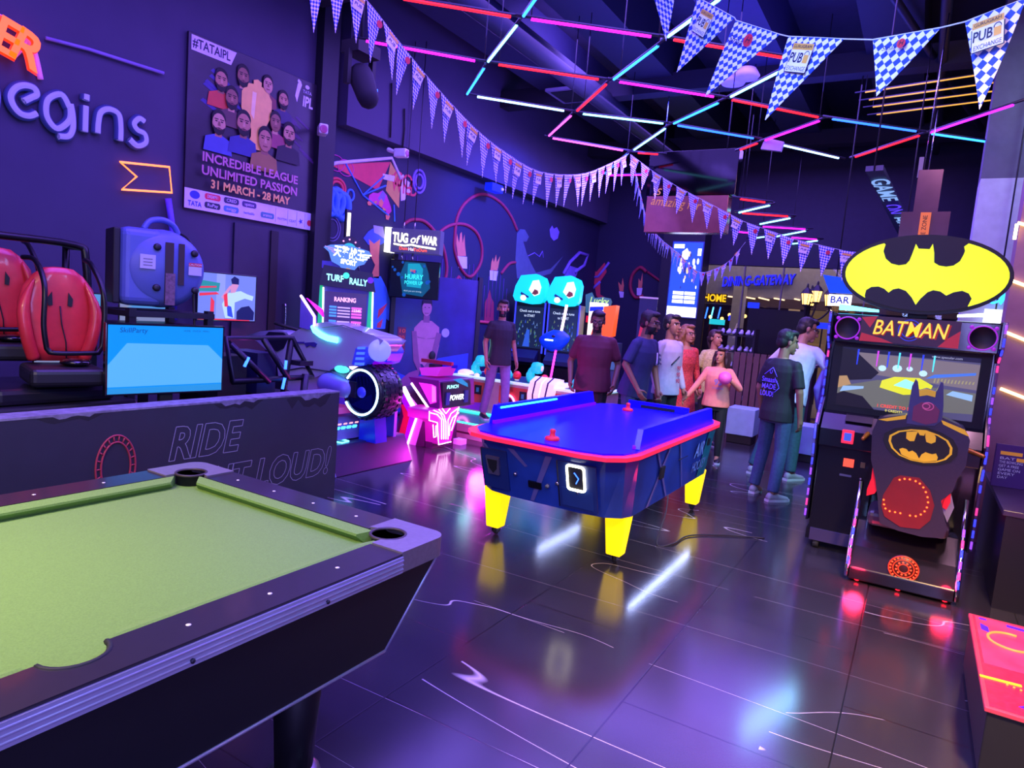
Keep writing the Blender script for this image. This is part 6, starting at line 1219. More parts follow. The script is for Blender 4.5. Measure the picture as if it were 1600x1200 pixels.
# ---------------------------------------------------------------- twin cabinets with turquoise headers and neighbours
def twin(lbl, x):
    t = thing('fishing_arcade_cabinet', lbl, 'arcade machine', (x, 10.35, 0), 14); t.scale = (.74, .8, 1)
    b = MB(); b.box(-.36, .36, .0, .6, 0, 1.78, mat('twin_dark', (16, 18, 40), .4)); b.build('cabinet', t, bevel=.01)
    for s in (-1, 1): b = MB(); b.box(s * .36 - .015, s * .36 + .015, -.02, .02, .9, 1.78, glow('twin_edge_blue', (50, 60, 255), 1.6)); b.build('edge_light', t)
    b = MB(); b.prism([(-.40, 1.86), (-.36, 2.03), (-.24, 2.22), (.12, 2.26), (.32, 2.20), (.38, 2.10), (.36, 1.84), (.28, 1.76), (.05, 1.74), (-.34, 1.78)], 'y', -.16, .12, mat('header_turquoise', (30, 210, 215), .35, emit=(10, 225, 225), es=.85)); h = b.build('header', t, bevel=.06, bseg=4)
    b = MB(); b.prism([(-.02, 1.98), (.06, 2.14), (.2, 2.16), (.27, 2.04), (.24, 1.92), (.12, 1.88)], 'y', -.18, -.16, glow('header_white', (250, 255, 240), 1.2)); b.prism([(.06, 1.92), (.12, 2.0), (.2, 1.98), (.22, 1.93), (.14, 1.9)], 'y', -.184, -.18, mat('header_brown', (150, 80, 40), .5)); b.prism(circle(-.14, 1.84, .07, 14, .05), 'y', -.18, -.16, MATS['header_white']); b.prism([(-.22, 1.9), (-.02, 1.84), (-.01, 1.87), (-.2, 1.94)], 'y', -.178, -.16, mat('header_dark_teal', (10, 70, 90), .5)); b.build('header_art', h)
    b = MB(); b.box(-.33, .33, -.015, .0, .98, 1.70, mat('twin_screen', (20, 30, 48), .25, emit=(30, 46, 70), es=.6)); s = b.build('screen', t)
    b = MB(); WT = glow('twin_white', (210, 230, 250), 1.1); b.text('Check out a tune', (0, -.018, 1.62), X1, Z1, .06, WT, .01, 0, .002, .5); b.text('to START', (0, -.018, 1.54), X1, Z1, .06, WT, .01, 0, .002, .26)
    rnd = random.Random(int(-x * 10))
    for i in range(46):
        a, c = rnd.uniform(-.3, .28), rnd.uniform(1.0, 1.46); b.prism([(a, c), (a + .03, c + rnd.uniform(-.02, .03)), (a + .015, c + rnd.uniform(.02, .07))], 'y', -.0165 - .0001 * i, -.0155 - .0001 * i, glow('twin_dot_%d' % (i % 4), ((60, 130, 90), (50, 90, 190), (120, 150, 90), (110, 150, 190))[i % 4], .8))
    b.prism([(-.12, 1.0), (-.04, 1.3), (.03, 1.3), (.05, 1.0)], 'y', -.023, -.022, glow('twin_path', (50, 100, 210), .8)); b.build('screen_art', s)
    b = MB(); b.prism([(-.1, .7), (-.35, .75), (-.35, .82), (-.1, .95)], 'x', -.3, .3, mat('twin_desk', (24, 26, 60), .4)); b.box(-.25, .25, -.06, 0, .1, .68, GLOSSB); b.build('control_desk', t)
twin('left twin cabinet under a glowing turquoise cloud header, beside the man in black', -5.90)
twin('right twin cabinet under a glowing turquoise cloud header, left of the man in maroon', -5.24)
t = thing('redemption_cabinet', 'cabinet with jagged green and pink lettering sign and red lamp right of the turquoise headers', 'arcade machine', (-5.12, 11.5, 0), 15); t.scale = (.7, .8, 1)
b = MB(); b.box(-.35, .35, 0, .5, 0, 1.5, mat('redeem_dark', (30, 20, 40), .4)); b.build('cabinet', t)
b = MB(); b.box(-.2, .2, -.02, 0, .98, 1.34, glow('redeem_green', (130, 190, 60), .9)); b.build('screen', t)
b = MB(); b.prism([(-.32, 1.68), (-.36, 2.0), (-.2, 2.05), (-.12, 1.95), (.1, 1.98), (.3, 1.96), (.34, 1.9), (.28, 1.72), (.1, 1.62), (-.1, 1.66)], 'y', -.1, -.04, mat('redeem_sign', (40, 70, 80), .4, emit=(70, 130, 90), es=.35)); sg = b.build('sign', t)
b = MB(); b.text('Lucky', (-.0, -.104, 1.90), X1, Z1, .17, glow('redeem_lime', (190, 235, 120), 1), .02, .2, .003, .5); b.box(-.2, .1, -.106, -.1, 1.72, 1.82, glow('redeem_pink', (240, 60, 120), 1)); b.text('SPIN', (-.05, -.108, 1.77), X1, Z1, .08, WHITE, .01, 0, .002); b.build('lettering', sg)
b = MB(); b.box(-.3, .2, -.06, .0, 1.5, 1.62, mat('redeem_red', (190, 20, 40), .4, emit=(220, 10, 30), es=.6)); b.ell((.05, -.08, 1.56), (.1, .03, .05), glow('redeem_hot', (255, 120, 70), 4)); b.build('lamp_bar', t)
t = thing('orange_claw_cabinet', 'cabinet with a bright orange lit top box behind the man in maroon', 'arcade machine', (-4.80, 11.0, 0), 12); t.scale = (.6, .8, 1)
b = MB(); b.box(-.42, .5, 0, .6, 0, 1.18, mat('claw_grey', (70, 80, 92), .4)); b.build('cabinet', t)
b = MB(); b.box(-.42, .02, -.05, .4, 1.22, 1.86, mat('claw_white_side', (255, 220, 180), .4, emit=(255, 225, 180), es=1.4)); b.prism([(.02, 1.22), (.34, 1.30), (.38, 1.84), (.02, 1.80)], 'y', -.1, .3, mat('claw_orange', (230, 90, 20), .4, emit=(255, 90, 10), es=.9)); tb = b.build('top_box', t, bevel=.01)
b = MB(); b.prism([(-.4, 1.7), (.0, 1.74), (.0, 1.80), (-.4, 1.78)], 'y', -.06, -.05, mat('claw_blue', (30, 70, 200), .4)); b.prism([(-.3, 1.3), (-.05, 1.3), (-.1, 1.45), (-.25, 1.42)], 'y', -.06, -.05, mat('claw_orange')); b.build('top_art', tb)
b = MB(); b.box(-.3, .5, -.015, 0, .72, 1.14, mat('claw_screen', (70, 110, 120), .3, emit=(60, 100, 110), es=.5)); b.text('PULL', (.1, -.018, 1.04), X1, Z1, .1, glow('claw_red', (230, 90, 80), .8), .02, 0, .002); b.text('TO WIN', (.1, -.018, .92), X1, Z1, .1, MATS['claw_red'], .02, 0, .002); b.box(-.4, -.33, -.02, 0, .8, 1.1, GLOSSB); b.build('screen', t)
t = thing('rocket_standee', 'narrow standee painted with a red and yellow rocket left of the lit cricket screen', 'standee', (-4.15, 11.4, 0), 14); t.scale = (.7, 1, 1)
b = MB(); b.box(-.22, .22, 0, .03, 0.0, 2.0, mat('standee_navy', (26, 34, 66), .5)); b.box(-.23, .23, -.01, .04, 2.0, 2.03, mat('standee_rim', (230, 220, 180), .5)); b.build('board', t)
b = MB(); b.prism([(-.14, .6), (.14, .6), (.17, 1.3), (.12, 1.65), (0, 1.82), (-.12, 1.65), (-.17, 1.3)], 'y', -.006, 0, mat('rocket_red', (230, 60, 60), .5, emit=(230, 50, 50), es=.2)); b.prism(circle(0, 1.45, .07, 16), 'y', -.01, -.006, mat('rocket_pale', (200, 210, 235), .5)); b.prism([(-.2, .5), (-.14, .6), (-.17, 1.3), (-.22, 1.0)], 'y', -.008, 0, mat('rocket_yellow', (220, 220, 60), .5)); b.prism([(.2, 1.5), (.12, 1.3), (.15, 1.0), (.22, 1.1)], 'y', -.008, 0, mat('rocket_orange', (230, 120, 60), .5)); b.build('rocket_print', t)

# ---------------------------------------------------------------- painted mural on the left wall
def mural():
    X = -6.393; O = (X, 9.0, 1.8)
    t = thing('wall_mural', 'painted mural of roller coaster loops, hang glider and cartoon figures along the dark wall', 'mural', O)
    V = lambda P, d=0: [(a - O[1], h - O[2]) for a, h in P]
    def fill(P, m, d, name=None, b=None):
        bb = b or MB(); bb.prism(V(P), 'x', d * .001, d * .001 + .0012, m)
        if not b: bb.build(name, t)
    def line(P, m, r, name=None, b=None, closed=False, d=1):
        bb = b or MB(); bb.tube([(d * .001, a, h) for a, h in V(P)], r, m, 5, closed)
        if not b: bb.build(name, t)
    RP = mat('paint_red', (205, 60, 80), .7); YP = mat('paint_ochre', (205, 150, 80), .7); WP = mat('paint_white', (205, 195, 225), .7); BP = mat('paint_blue', (60, 120, 220), .7); MP = mat('paint_magenta', (190, 50, 140), .7)
    OP = mat('paint_orange', (215, 120, 90), .7); LP = mat('paint_lilac', (120, 100, 190), .7); GP = mat('paint_moss', (74, 84, 110), .7); RC = mat('paint_coaster_red', (150, 34, 64), .7); GRY = mat('paint_grey_lines', (110, 105, 150), .7)
    b = MB()
    fill(((6.052, 3.184), (6.737, 3.366), (7.102, 3.455), (6.887, 3.04)), RP, 2, b=b); fill(((7.102, 3.455), (7.322, 3.273), (7.325, 2.885), (7.041, 3.069)), YP, 2, b=b)
    line(((6.001, 3.162), (6.128, 3.227), (7.113, 3.508), (7.322, 3.273)), WP, .025, b=b, d=4)
    for P in (((6.288, 3.249), (6.61, 2.928), (6.993, 3.248)), ((6.61, 2.928), (7.035, 3.131)), ((6.61, 2.928), (7.117, 2.754)), ((7.217, 2.91), (7.254, 2.689))): line(P, BP, .012, b=b, d=4)
    fill(((6.96, 3.272), (7.198, 3.29), (7.189, 3.214), (6.981, 3.204)), WP, 5, b=b); b.build('painted_hang_glider', t)
    b = MB(); fill(((6.719, 2.866), (6.727, 2.949), (6.798, 2.997), (6.89, 3.004), (6.978, 3.058), (7.062, 3.01), (7.154, 2.878), (7.176, 2.817), (7.102, 2.741), (7.065, 2.799), (6.902, 2.856), (6.812, 2.841)), MP, 5, b=b); fill(((6.895, 2.938), (6.978, 3.058), (7.046, 3.007), (6.995, 2.872)), LP, 6, b=b)
    for P in (((6.696, 2.852), (6.747, 2.891), (6.794, 2.869), (6.768, 2.823), (6.717, 2.82)), ((7.063, 2.746), (7.114, 2.782), (7.15, 2.745), (7.123, 2.691), (7.074, 2.694)), ((6.915, 2.89), (6.957, 2.949), (7.008, 2.906), (6.982, 2.838), (6.935, 2.841))): fill(P, OP, 7, b=b)
    for P in (((6.823, 2.884), (6.868, 2.902), (6.885, 2.884), (6.84, 2.862)), ((6.998, 2.841), (7.063, 2.82), (7.049, 2.796), (6.994, 2.813))): fill(P, YP, 7, b=b)
    b.build('painted_pilot', t)
    b = MB(); fill(((5.998, 2.835), (6.076, 2.83), (6.111, 2.894), (6.168, 2.847), (6.247, 2.871), (6.225, 2.799), (6.284, 2.75), (6.204, 2.717), (6.212, 2.611), (6.116, 2.644), (6.027, 2.592), (6.032, 2.708)), WP, 2, b=b)
    q = V(((6.061, 2.751), (6.166, 2.76), (6.266, 2.728)))
    
    for p in q: b.tube([(.004, p[0] + .105 * cos(u), p[1] + .15 * sin(u)) for u in [2 * pi * i / 20 for i in range(20)]], .045, BP, 6, True)
    b.build('painted_burst', t)
    b = MB(); fill(((7.321, 3.316), (7.375, 3.348), (7.431, 3.295), (7.52, 3.269), (7.509, 3.201), (7.55, 3.143), (7.469, 3.084), (7.442, 3.014), (7.359, 2.988)), WP, 2, b=b)
    q = V(((7.374, 3.257), (7.418, 3.184), (7.418, 3.118))); b.text('GO', (.004, *q[0]), Y1, Z1, .28, RP, .01, 0, .002); b.text('WILD', (.004, *q[1]), Y1, Z1, .3, RP, .01, 0, .002, .55); b.build('painted_slogan', t)
    b = MB()
    for c, rr, m, w_ in ((((6.162, 2.933), (6.296, 2.959), (6.154, 3.047)), 1, RP, .02), (((6.162, 2.933), (6.255, 2.951), (6.157, 3.009)), 1, RP, .02), (((6.117, 2.431), (6.251, 2.45), (6.107, 2.581)), 1, GRY, .008), (((6.117, 2.431), (6.216, 2.445), (6.109, 2.546)), 1, GRY, .008), (((7.719, 3.32), (7.851, 3.346), (7.703, 3.478)), 1, LP, .02), (((7.719, 3.32), (7.805, 3.336), (7.709, 3.417)), 1, LP, .02), (((6.398, 2.889), (6.454, 2.899), (6.393, 2.957)), 1, BP, .015), (((6.128, 3.224), (6.26, 3.253), (6.121, 3.317)), 1, MP, .007), (((6.292, 3.201), (6.428, 3.231), (6.284, 3.297)), 1, MP, .007)):
        (cy, cz), (ry, _), (_, rz) = V(c); b.tube([(.002, cy + (ry - cy) * cos(u), cz + (rz - cz) * sin(u)) for u in [2 * pi * i / 32 for i in range(32)]], w_, m, 5, True)
    b.build('painted_rings', t)
    b = MB(); fill(((6.667, 2.39), (6.753, 2.488), (6.834, 2.536), (7.03, 2.541), (7.11, 2.402), (7.003, 2.344), (6.767, 2.315)), mat('paint_hair_blue', (50, 80, 180), .7), 2, b=b); fill(((6.772, 2.389), (6.872, 2.343), (6.986, 2.416), (6.983, 2.192), (7.009, 1.895), (6.845, 1.896), (6.917, 2.066), (6.821, 2.175)), OP, 3, b=b); fill(((6.841, 2.581), (7.026, 2.585), (7.09, 2.422), (6.948, 2.471), (6.86, 2.488)), mat('paint_grey', (150, 145, 185), .7), 4, b=b); fill(((6.823, 1.894), (7.039, 1.927), (7.165, 1.785), (7.305, 1.514), (7.313, 1.295), (7.203, 1.354), (7.193, 1.214), (6.88, 1.208)), BP, 3, b=b)
    for P in (((7.034, 1.471), (7.207, 1.571), (7.127, 1.444), (7.022, 1.349)), ((7.028, 1.287), (7.135, 1.352), (7.1, 1.228), (7.022, 1.226))): fill(P, RP, 5, b=b)
    b.build('painted_head', t)
    b = MB()
    for P, cl in ((((7.456, 2.687), (7.605, 2.765), (7.855, 2.791), (8.089, 2.71), (8.344, 2.531), (8.506, 2.187), (8.455, 1.914), (8.275, 1.731)), 0), (((8.178, 2.605), (8.397, 2.766), (8.675, 2.866), (8.976, 2.886), (9.259, 2.799), (9.429, 2.588), (9.417, 2.325), (9.168, 2.095), (8.886, 2.197), (8.683, 2.45), (8.657, 2.668), (8.684, 2.965), (8.868, 3.216), (9.18, 3.396), (9.5, 3.454), (9.906, 3.395), (10.245, 3.235), (10.498, 3.023)), 0), (((8.837, 2.067), (9.005, 1.954), (9.005, 1.774), (8.824, 1.637), (8.732, 1.758), (8.742, 1.959)), 1), (((7.468, 1.661), (7.691, 1.547), (8.142, 1.508), (8.702, 1.581), (8.942, 1.745)), 0), (((10.08, 2.225), (10.318, 2.414), (10.53, 2.463)), 0)):
        line(bez(P, 5) if not cl else P, RC, .03, b=b, closed=bool(cl))
    line(((7.317, 1.384), (8.642, 1.378), (9.623, 1.374), (10.826, 1.323)), RP, .03, b=b)
    for i in range(26): line([((7.317, 1.384)[0] + i * .12, 1.46), ((7.317, 1.384)[0] + i * .12, 1.46 + .5 + .35 * abs(sin(i * .5)))], mat('paint_lattice', (74, 44, 110), .7), .006, b=b)
    b.build('painted_roller_coaster', t)
    for P0, P1 in ((((8.755, 2.384), (9.029, 2.401), (9.053, 2.213), (8.82, 2.204)), ((8.776, 2.387), (8.71, 2.577), (8.713, 2.725), (8.786, 2.586), (8.798, 2.736), (8.837, 2.767), (8.88, 2.598), (8.915, 2.74), (8.948, 2.581), (9.001, 2.411))), (((9.719, 2.248), (9.981, 2.258), (9.954, 2.091), (9.741, 2.088)), ((9.744, 2.25), (9.749, 2.385), (9.787, 2.469), (9.824, 2.392), (9.879, 2.533), (9.919, 2.402), (10.01, 2.52), (9.969, 2.27)))):
        b = MB(); fill(P0, WP, 3, b=b); fill(P1, OP, 2, b=b); b.build('painted_hands', t)
    b = MB(); fill(((10.506, 2.968), (10.604, 3.061), (10.773, 3.076), (10.937, 2.969), (10.865, 2.873), (10.751, 2.859), (10.898, 2.674), (11.108, 2.492), (11.317, 2.347), (11.876, 2.474), (12.372, 2.776), (11.893, 2.382), (11.394, 2.263), (11.152, 2.229), (10.631, 2.187), (10.522, 2.519)), GP, 2, b=b); line(((10.966, 2.624), (11.193, 2.707), (11.388, 2.654), (11.494, 2.771), (11.547, 2.656)), LP, .01, b=b); b.build('painted_dinosaur', t)
    b = MB(); fill(((9.646, 1.704), (9.709, 1.789), (9.764, 1.928), (9.833, 1.796), (9.92, 1.718), (9.972, 1.361), (9.67, 1.353)), RC, 2, b=b); b.build('painted_tower', t)
    b = MB(); fill(((11.707, 3.207), (11.79, 3.295), (11.866, 3.245), (11.992, 3.294), (12.11, 3.217), (12.066, 3.086), (11.908, 3.02), (11.764, 3.078)), LP, 2, b=b); b.build('painted_splash', t)
    b = MB(); c = V(((12.796, 2.559),))[0]
    line(((12.441, 2.423), (12.682, 2.679), (13.089, 2.92), (13.504, 2.926), (13.362, 2.68), (12.959, 2.508)), LP, .04, b=b); fill(((12.446, 2.398), (12.695, 2.615), (13.158, 2.593), (12.939, 2.306)), LP, 2, b=b); b.build('painted_acrobat', t)
    # the mural carries on round the corner
    Y = 13.99; t2 = thing('wall_mural', 'continuation of the mural on the end wall with an orange acrobat and two flaming torches', 'mural', (-5.4, Y, 2.5)); o2 = (-5.4, Y, 2.5)
    U = lambda P: [(a - o2[0], h - o2[2]) for a, h in P]
    def f2(P, m, d, b): b.prism(U(P), 'y', -.0012 - .001 * d, -.001 * d, m)
    def l2(P, m, r, b): b.tube([(a, -.002, h) for a, h in U(P)], r, m, 5)
    b = MB(); f2(((-6.532, 2.693), (-6.366, 2.6), (-6.188, 2.817), (-6.121, 2.61), (-6.252, 2.394), (-6.223, 2.113), (-6.093, 2.05), (-6.14, 1.906), (-6.313, 2.079), (-6.407, 2.386)), RP, 2, b); l2(((-6.57, 2.45), (-6.31, 2.504), (-6.082, 2.821)), LP, .03, b); l2(((-6.478, 2.169), (-6.252, 2.394)), LP, .03, b); b.build('painted_acrobat', t2)
    for P0, P1 in ((((-5.791, 2.207), (-5.671, 2.2), (-5.672, 2.075), (-5.747, 2.071)), ((-5.776, 2.208), (-5.828, 2.414), (-5.744, 2.335), (-5.732, 2.502), (-5.685, 2.338), (-5.687, 2.213))), (((-5.386, 2.298), (-5.257, 2.305), (-5.268, 2.14), (-5.37, 2.148)), ((-5.357, 2.3), (-5.365, 2.504), (-5.314, 2.439), (-5.291, 2.63), (-5.268, 2.414), (-5.271, 2.304)))):
        b = MB(); f2(P0, WP, 3, b); f2(P1, OP, 2, b); b.build('painted_torch', t2)
    b = MB(); l2(bez(((-5.207, 2.647), (-5.36, 2.736), (-5.517, 2.566), (-5.532, 2.291), (-5.394, 2.092), (-5.225, 2.143)), 5), RC, .04, b); l2(((-5.178, 2.648), (-4.756, 2.398)), RC, .03, b); b.build('painted_loop', t2)
mural()
# ---------------------------------------------------------------- lit cricket screen on the pillar
def light_box():
    C_ = (-4.205, 13.5, 2.492); t = thing('lit_cricket_screen', 'tall bright lit cricket banner on the dark pillar at the back', 'lightbox', (C_[0], 13.52, C_[2]), 0)
    b = MB(); b.box(-.33, .31, 0, .025, -.76, .76, mat('lightbox_frame', (60, 70, 150), .4)); fr = b.build('frame', t)
    b = MB(); b.box(-.31, .29, -.006, 0, -.74, .74, glow('lightbox_blue', (40, 80, 220), 1.3)); b.build('panel', fr)
    LW = glow('lightbox_white', (250, 252, 255), 2.2); b = MB(); b.box(-.29, -.08, -.01, -.006, .62, .70, LW); b.box(.2, .27, -.01, -.006, .48, .62, LW); b.box(-.31, .29, -.01, -.006, -.74, -.54, LW)
    for i in range(3):
        for k in range(2): b.box(-.22 + k * .24, -.0 + k * .24, -.01, -.006, -.30 - i * .085, -.235 - i * .085, LW)
    rnd = random.Random(2)
    for i in range(26):
        a, c, s = rnd.gauss(0, .10), rnd.uniform(-.18, .55), rnd.uniform(.02, .05); b.prism([(a + s * .6 * cos(u), c + s * 1.5 * sin(u)) for u in [2 * pi * k / 8 for k in range(8)]], 'y', -.0085 - .0003 * i, -.008 - .0003 * i, glow('lightbox_%d' % (i % 4), ((245, 235, 245), (225, 190, 140), (40, 50, 140), (235, 240, 255))[i % 4], 1.6))
    b.prism([(-.05 + .3 * a, .40 + .25 * c) for a, c in ((-.2, 0), (.2, .0), (.3, .5), (.1, .9), (-.2, .6))], 'y', -.0175, -.017, glow('lightbox_cream', (255, 240, 200), 2)); b.build('banner_art', fr)
    lamp('screen_glow', 'AREA', (C_[0], 13.3, C_[2]), 6, (.6, .7, 1), .6, (C_[0], 10, 1.5), 1.4)
light_box()
# ---------------------------------------------------------------- hanging glossy panel and other things hung from the ceiling
t = thing('hanging_display', 'dark glossy hanging panel with gold script and brown lower half behind the pennants', 'hanging panel', (-3.0, 9.6, 3.45))
b = MB(); b.box(-.66, .60, -.1, .1, -.05, .56, mat('panel_black_mirror', (14, 14, 24), .08, .6)); b.build('upper_mirror', t, bevel=.005)
b = MB(); b.box(-.64, .52, -.1, .1, -.56, -.055, mat('panel_bronze_mirror', (150, 92, 84), .25, .35)); lo = b.build('lower_mirror', t, bevel=.005)
GT = mat('gold_script', (200, 150, 60), .4, .3, emit=(210, 150, 50), es=.3)
b = MB(); b.text('amazing for', (-.22, -.104, -.16), Vector((1, 0, -.12)), Z1, .18, GT, 0, .35, .002, .74); b.text('is', (-.5, -.104, .02), X1, Z1, .2, GT, 0, .3, .002); b.build('gold_script', lo)
b = MB()
for x in (-.5, .4): b.tube([(x, 0, .55), (x, 0, 1.6)], .008, DGREY, 5)
b.build('hanging_wire', t)
t = thing('hanging_letter_sign', 'slanting dark hanging board with pale blue lit letters right of the light frame', 'sign', (-0.576, 7.2, 3.162)); o = Vector((-0.576, 7.2, 3.162))
A, B_, C_, D_ = [Vector(p) - o for p in ((-0.649, 7.2, 3.159), (-0.503, 7.2, 3.165), (-0.282, 9.4, 2.944), (-0.382, 9.4, 2.838))]
n = (B_ - A).cross(D_ - A).normalized()
b = MB(); b.loft([[A, B_, C_, D_], [p + n * .05 for p in (A, B_, C_, D_)]], mat('letter_board', (40, 44, 84), .5), smooth=False); bd = b.build('board', t)
b = MB(); LB = glow('letter_ice', (130, 170, 235), 1.1); LV = glow('letter_violet', (90, 60, 255), 1.2); u = (D_ - A + C_ - B_).normalized(); v = -(u.cross(n)).normalized() if n.dot(-o + Vector((0, 0, 1.62))) > 0 else (u.cross(n)).normalized()
nn = n if n.dot(Vector((0, 0, 1.62)) - o) > 0 else -n
cc = (A + B_ + C_ + D_) / 4 + (n * .05 if nn == n else Vector((0, 0, 0)))
v = nn.cross(u).normalized(); b.text('GAME', cc - u * .55, u, v, .22, LB, .02, 0, .006, .7); b.text('ON', cc + u * .1, u, v, .22, LV, .02, 0, .006); b.text('HERE', cc + u * .7, u, v, .2, LB, .02, 0, .006, .6); b.build('lettering', bd)
b = MB(); b.tube([(A + B_) / 2, (A + B_) / 2 + Z1 * 1.6], .008, DGREY, 5); b.tube([(C_ + D_) / 2, (C_ + D_) / 2 + Z1 * 1.9], .008, DGREY, 5); b.build('hanging_wire', t)
t = thing('hanging_cross_sign', 'brown cross-shaped hanging sign with an orange strip above the yellow emblem', 'sign', (-.12, 8, 2.95))
BRM = mat('sign_bronze', (96, 66, 80), .25, .3)
b = MB(); b.box(-.12, .09, -.04, .04, -.05, .37, BRM); b.build('upper_panel', t); b = MB(); b.box(-.22, .20, -.06, .06, -.42, -.04, BRM); b.build('lower_panel', t)
b = MB(); b.box(-.05, .04, -.08, -.06, -.40, -.05, mat('strip_orange', (210, 120, 40), .4, emit=(220, 110, 20), es=.5)); b.text('GAME ZONE', (-.005, -.082, -.23), Z1, -X1, .055, BLACK, 0, 0, .002, .3); b.build('orange_strip', t)
b = MB(); b.tube([(-.08, 0, .37), (-.05, .0, 2.1)], .006, CHROME, 5); b.tube([(-.04, 0, .37), (-.03, .0, .95)], .006, CHROME, 5); b.box(-.13, -.09, -.02, .02, .3, .5, GREY); b.build('hanging_wire', t)
# cameras and ceiling fittings
def camera_(lbl, p, rz):
    t = thing('security_camera', lbl, 'security camera', p, rz)
    b = MB(); b.box(-.09, .09, -.05, .05, -.05, .06, WHITE); b.build('housing', t, bevel=.015); b = MB(); b.lathe([(0, .09), (.035, .095), (.045, .09), (.045, .08)], (0, 0, 0), mat('lens_pink', (140, 80, 130), .2, emit=(200, 60, 150), es=.2), 'x', 14); b.build('lens', t); b = MB(); b.cap((-.05, 0, .0), (-.19, 0, .05), .02, .03, WHITE); b.build('bracket', t)
camera_('white security camera on the dark column beside the cricket poster', (-6.1, 5.619, 3.461), -35)
camera_('white security camera under the bulkhead above the hang glider painting', (-6.05, 6.917, 3.505), 10)
t = thing('stage_light', 'dark moving-head stage light below the bulkhead at the top left', 'stage light', (-5.3, 5.346, 3.879))
b = MB(); b.box(-.12, .12, -.16, .16, .2, .32, BLACK); b.box(-.03, .03, -.2, -.15, -.12, .22, BLACK); b.box(-.03, .03, .15, .2, -.12, .22, BLACK); b.build('yoke', t); b = MB(); b.cap((.02, 0, .0), (.18, -.05, -.24), .13, .11, mat('stage_light_shell', (22, 20, 32), .85)); b.build('head', t); b = MB(); b.tube([(0, 0, .32), (0, 0, 1.9)], .015, DGREY, 6); b.build('hanging_rod', t); b = MB(); b.box(.1, .14, .1, .13, -.2, -.1, L_BLUE); b.build('status_light', t)
b = MB(); b.box(-.07, .07, -.16, .16, -.06, .06, mat('flood_blue', (20, 40, 200), .4, emit=(10, 30, 255), es=1.2)); b.ell((.07, .13, 0), (.03, .03, .03), WHITE); tag(b.build('flood_light', loc=(-6.152, 9.301, 3.525)), 'small blue flood light fixed under the bulkhead above the loops', 'flood light')
for lb, p in (('left white disc ceiling speaker behind the big pennants', (-2.32, 8.505, 4.5)), ('right white disc ceiling speaker behind the big pennants', (-2.131, 8.355, 4.5))):
    t = thing('ceiling_speaker', lb, 'speaker', p); b = MB(); b.lathe([(0, 0), (.13, .01), (.15, .04), (.1, .12), (0, .14)], (0, 0, 0), mat('disc_lilac_white', (205, 190, 215), .5), seg=20); b.build('housing', t); b = MB(); b.tube([(0, 0, .1), (0, 0, .5)], .01, DGREY, 5); b.build('hanging_rod', t)
b = MB(); b.prism([(-.12, -.05), (.12, -.09), (.14, .02), (-.08, .08)], 'y', -.03, .03, mat('sensor_lilac', (190, 170, 210), .5)); tag(b.build('ceiling_sensor', loc=(-1.856, 8.825, 3.86)), 'pale wedge sensor under the light frame near its right corner', 'sensor')
t = thing('air_vent', 'pale square ceiling air vent glimpsed inside the light frame', 'vent', (-4.793, 9.136, 4.78)); b = MB(); b.box(-.3, .3, -.3, .3, 0, .04, mat('vent_grey', (120, 115, 140), .5)); b.build('frame', t); b = MB(); b.box(-.24, .24, -.24, .24, -.01, .0, BLACK); b.build('grille', t)
# cables down the bulkhead
for i, (a, c, lb) in enumerate(((((-6.2, 6.824, 4.367)), ((-6.2, 6.86, 3.701)), 'thin dark cable hanging down the bulkhead, left one'), (((-6.2, 7.098, 4.129)), ((-6.2, 7.108, 3.623)), 'thin dark cable hanging down to the camera, right one'))):
    b = MB(); b.tube([a, ((a[0] + c[0]) / 2, a[1] + .03, (a[2] + c[2]) / 2), c], .012, BLACK, 5); tag(b.build('hanging_cable'), lb, 'cable')
# ---------------------------------------------------------------- right side: tubes on the pier, counter, promo board, signs
t = thing('pier_light_tubes', 'slanting warm white light tubes on the purple pier at the right edge', 'wall lights', (.7, 6.79, 1.8)); o = Vector((.7, 6.79, 1.8))
for a, c in (((0.522, 6.78, 2.186), (0.808, 6.78, 2.079)), ((0.565, 6.78, 1.761), (0.865, 6.78, 1.645)), ((0.591, 6.78, 1.303), (0.925, 6.78, 1.193)), ((0.531, 6.78, 2.632), (0.743, 6.78, 2.564)), ((0.528, 6.78, 2.622), (0.527, 6.78, 2.501))):
    b = MB(); b.tube([Vector(a) - o, Vector(c) - o], .012, glow('tube_warm', (255, 214, 130), 6), 8); b.build('light_tube', t)
t = thing('serving_counter', 'low black counter at the right edge behind the racing cabinet', 'counter', (1.3, 5.7, 0))
b = MB(); b.box(-.72, .6, -.55, .9, 0, .6, mat('counter_black', (24, 20, 30), .4)); b.build('body', t); b = MB(); b.box(-.74, .62, -.57, .92, .6, .635, mat('counter_top_violet', (64, 54, 84), .3)); b.build('worktop', t, bevel=.004)
t = thing('promo_board', 'purple promotional board with yellow headings standing on the black counter', 'sign', (.74, 6.0, .636), 6)
b = MB(); b.box(-.19, .2, -.01, .02, 0, .31, mat('promo_purple', (62, 36, 96), .4, emit=(60, 30, 110), es=.3)); bd = b.build('board', t, bevel=.004); b = MB(); b.box(-.1, .1, .0, .12, 0, .02, BLACK); b.build('foot', t)
b = MB(); YT = mat('promo_yellow', (225, 160, 60), .5, emit=(225, 150, 40), es=.3); WTT = mat('promo_white', (190, 180, 220), .5, emit=(180, 170, 220), es=.25); b.box(-.16, -.03, -.013, -.01, .235, .26, YT); b.box(-.06, .05, -.013, -.01, .195, .22, YT)
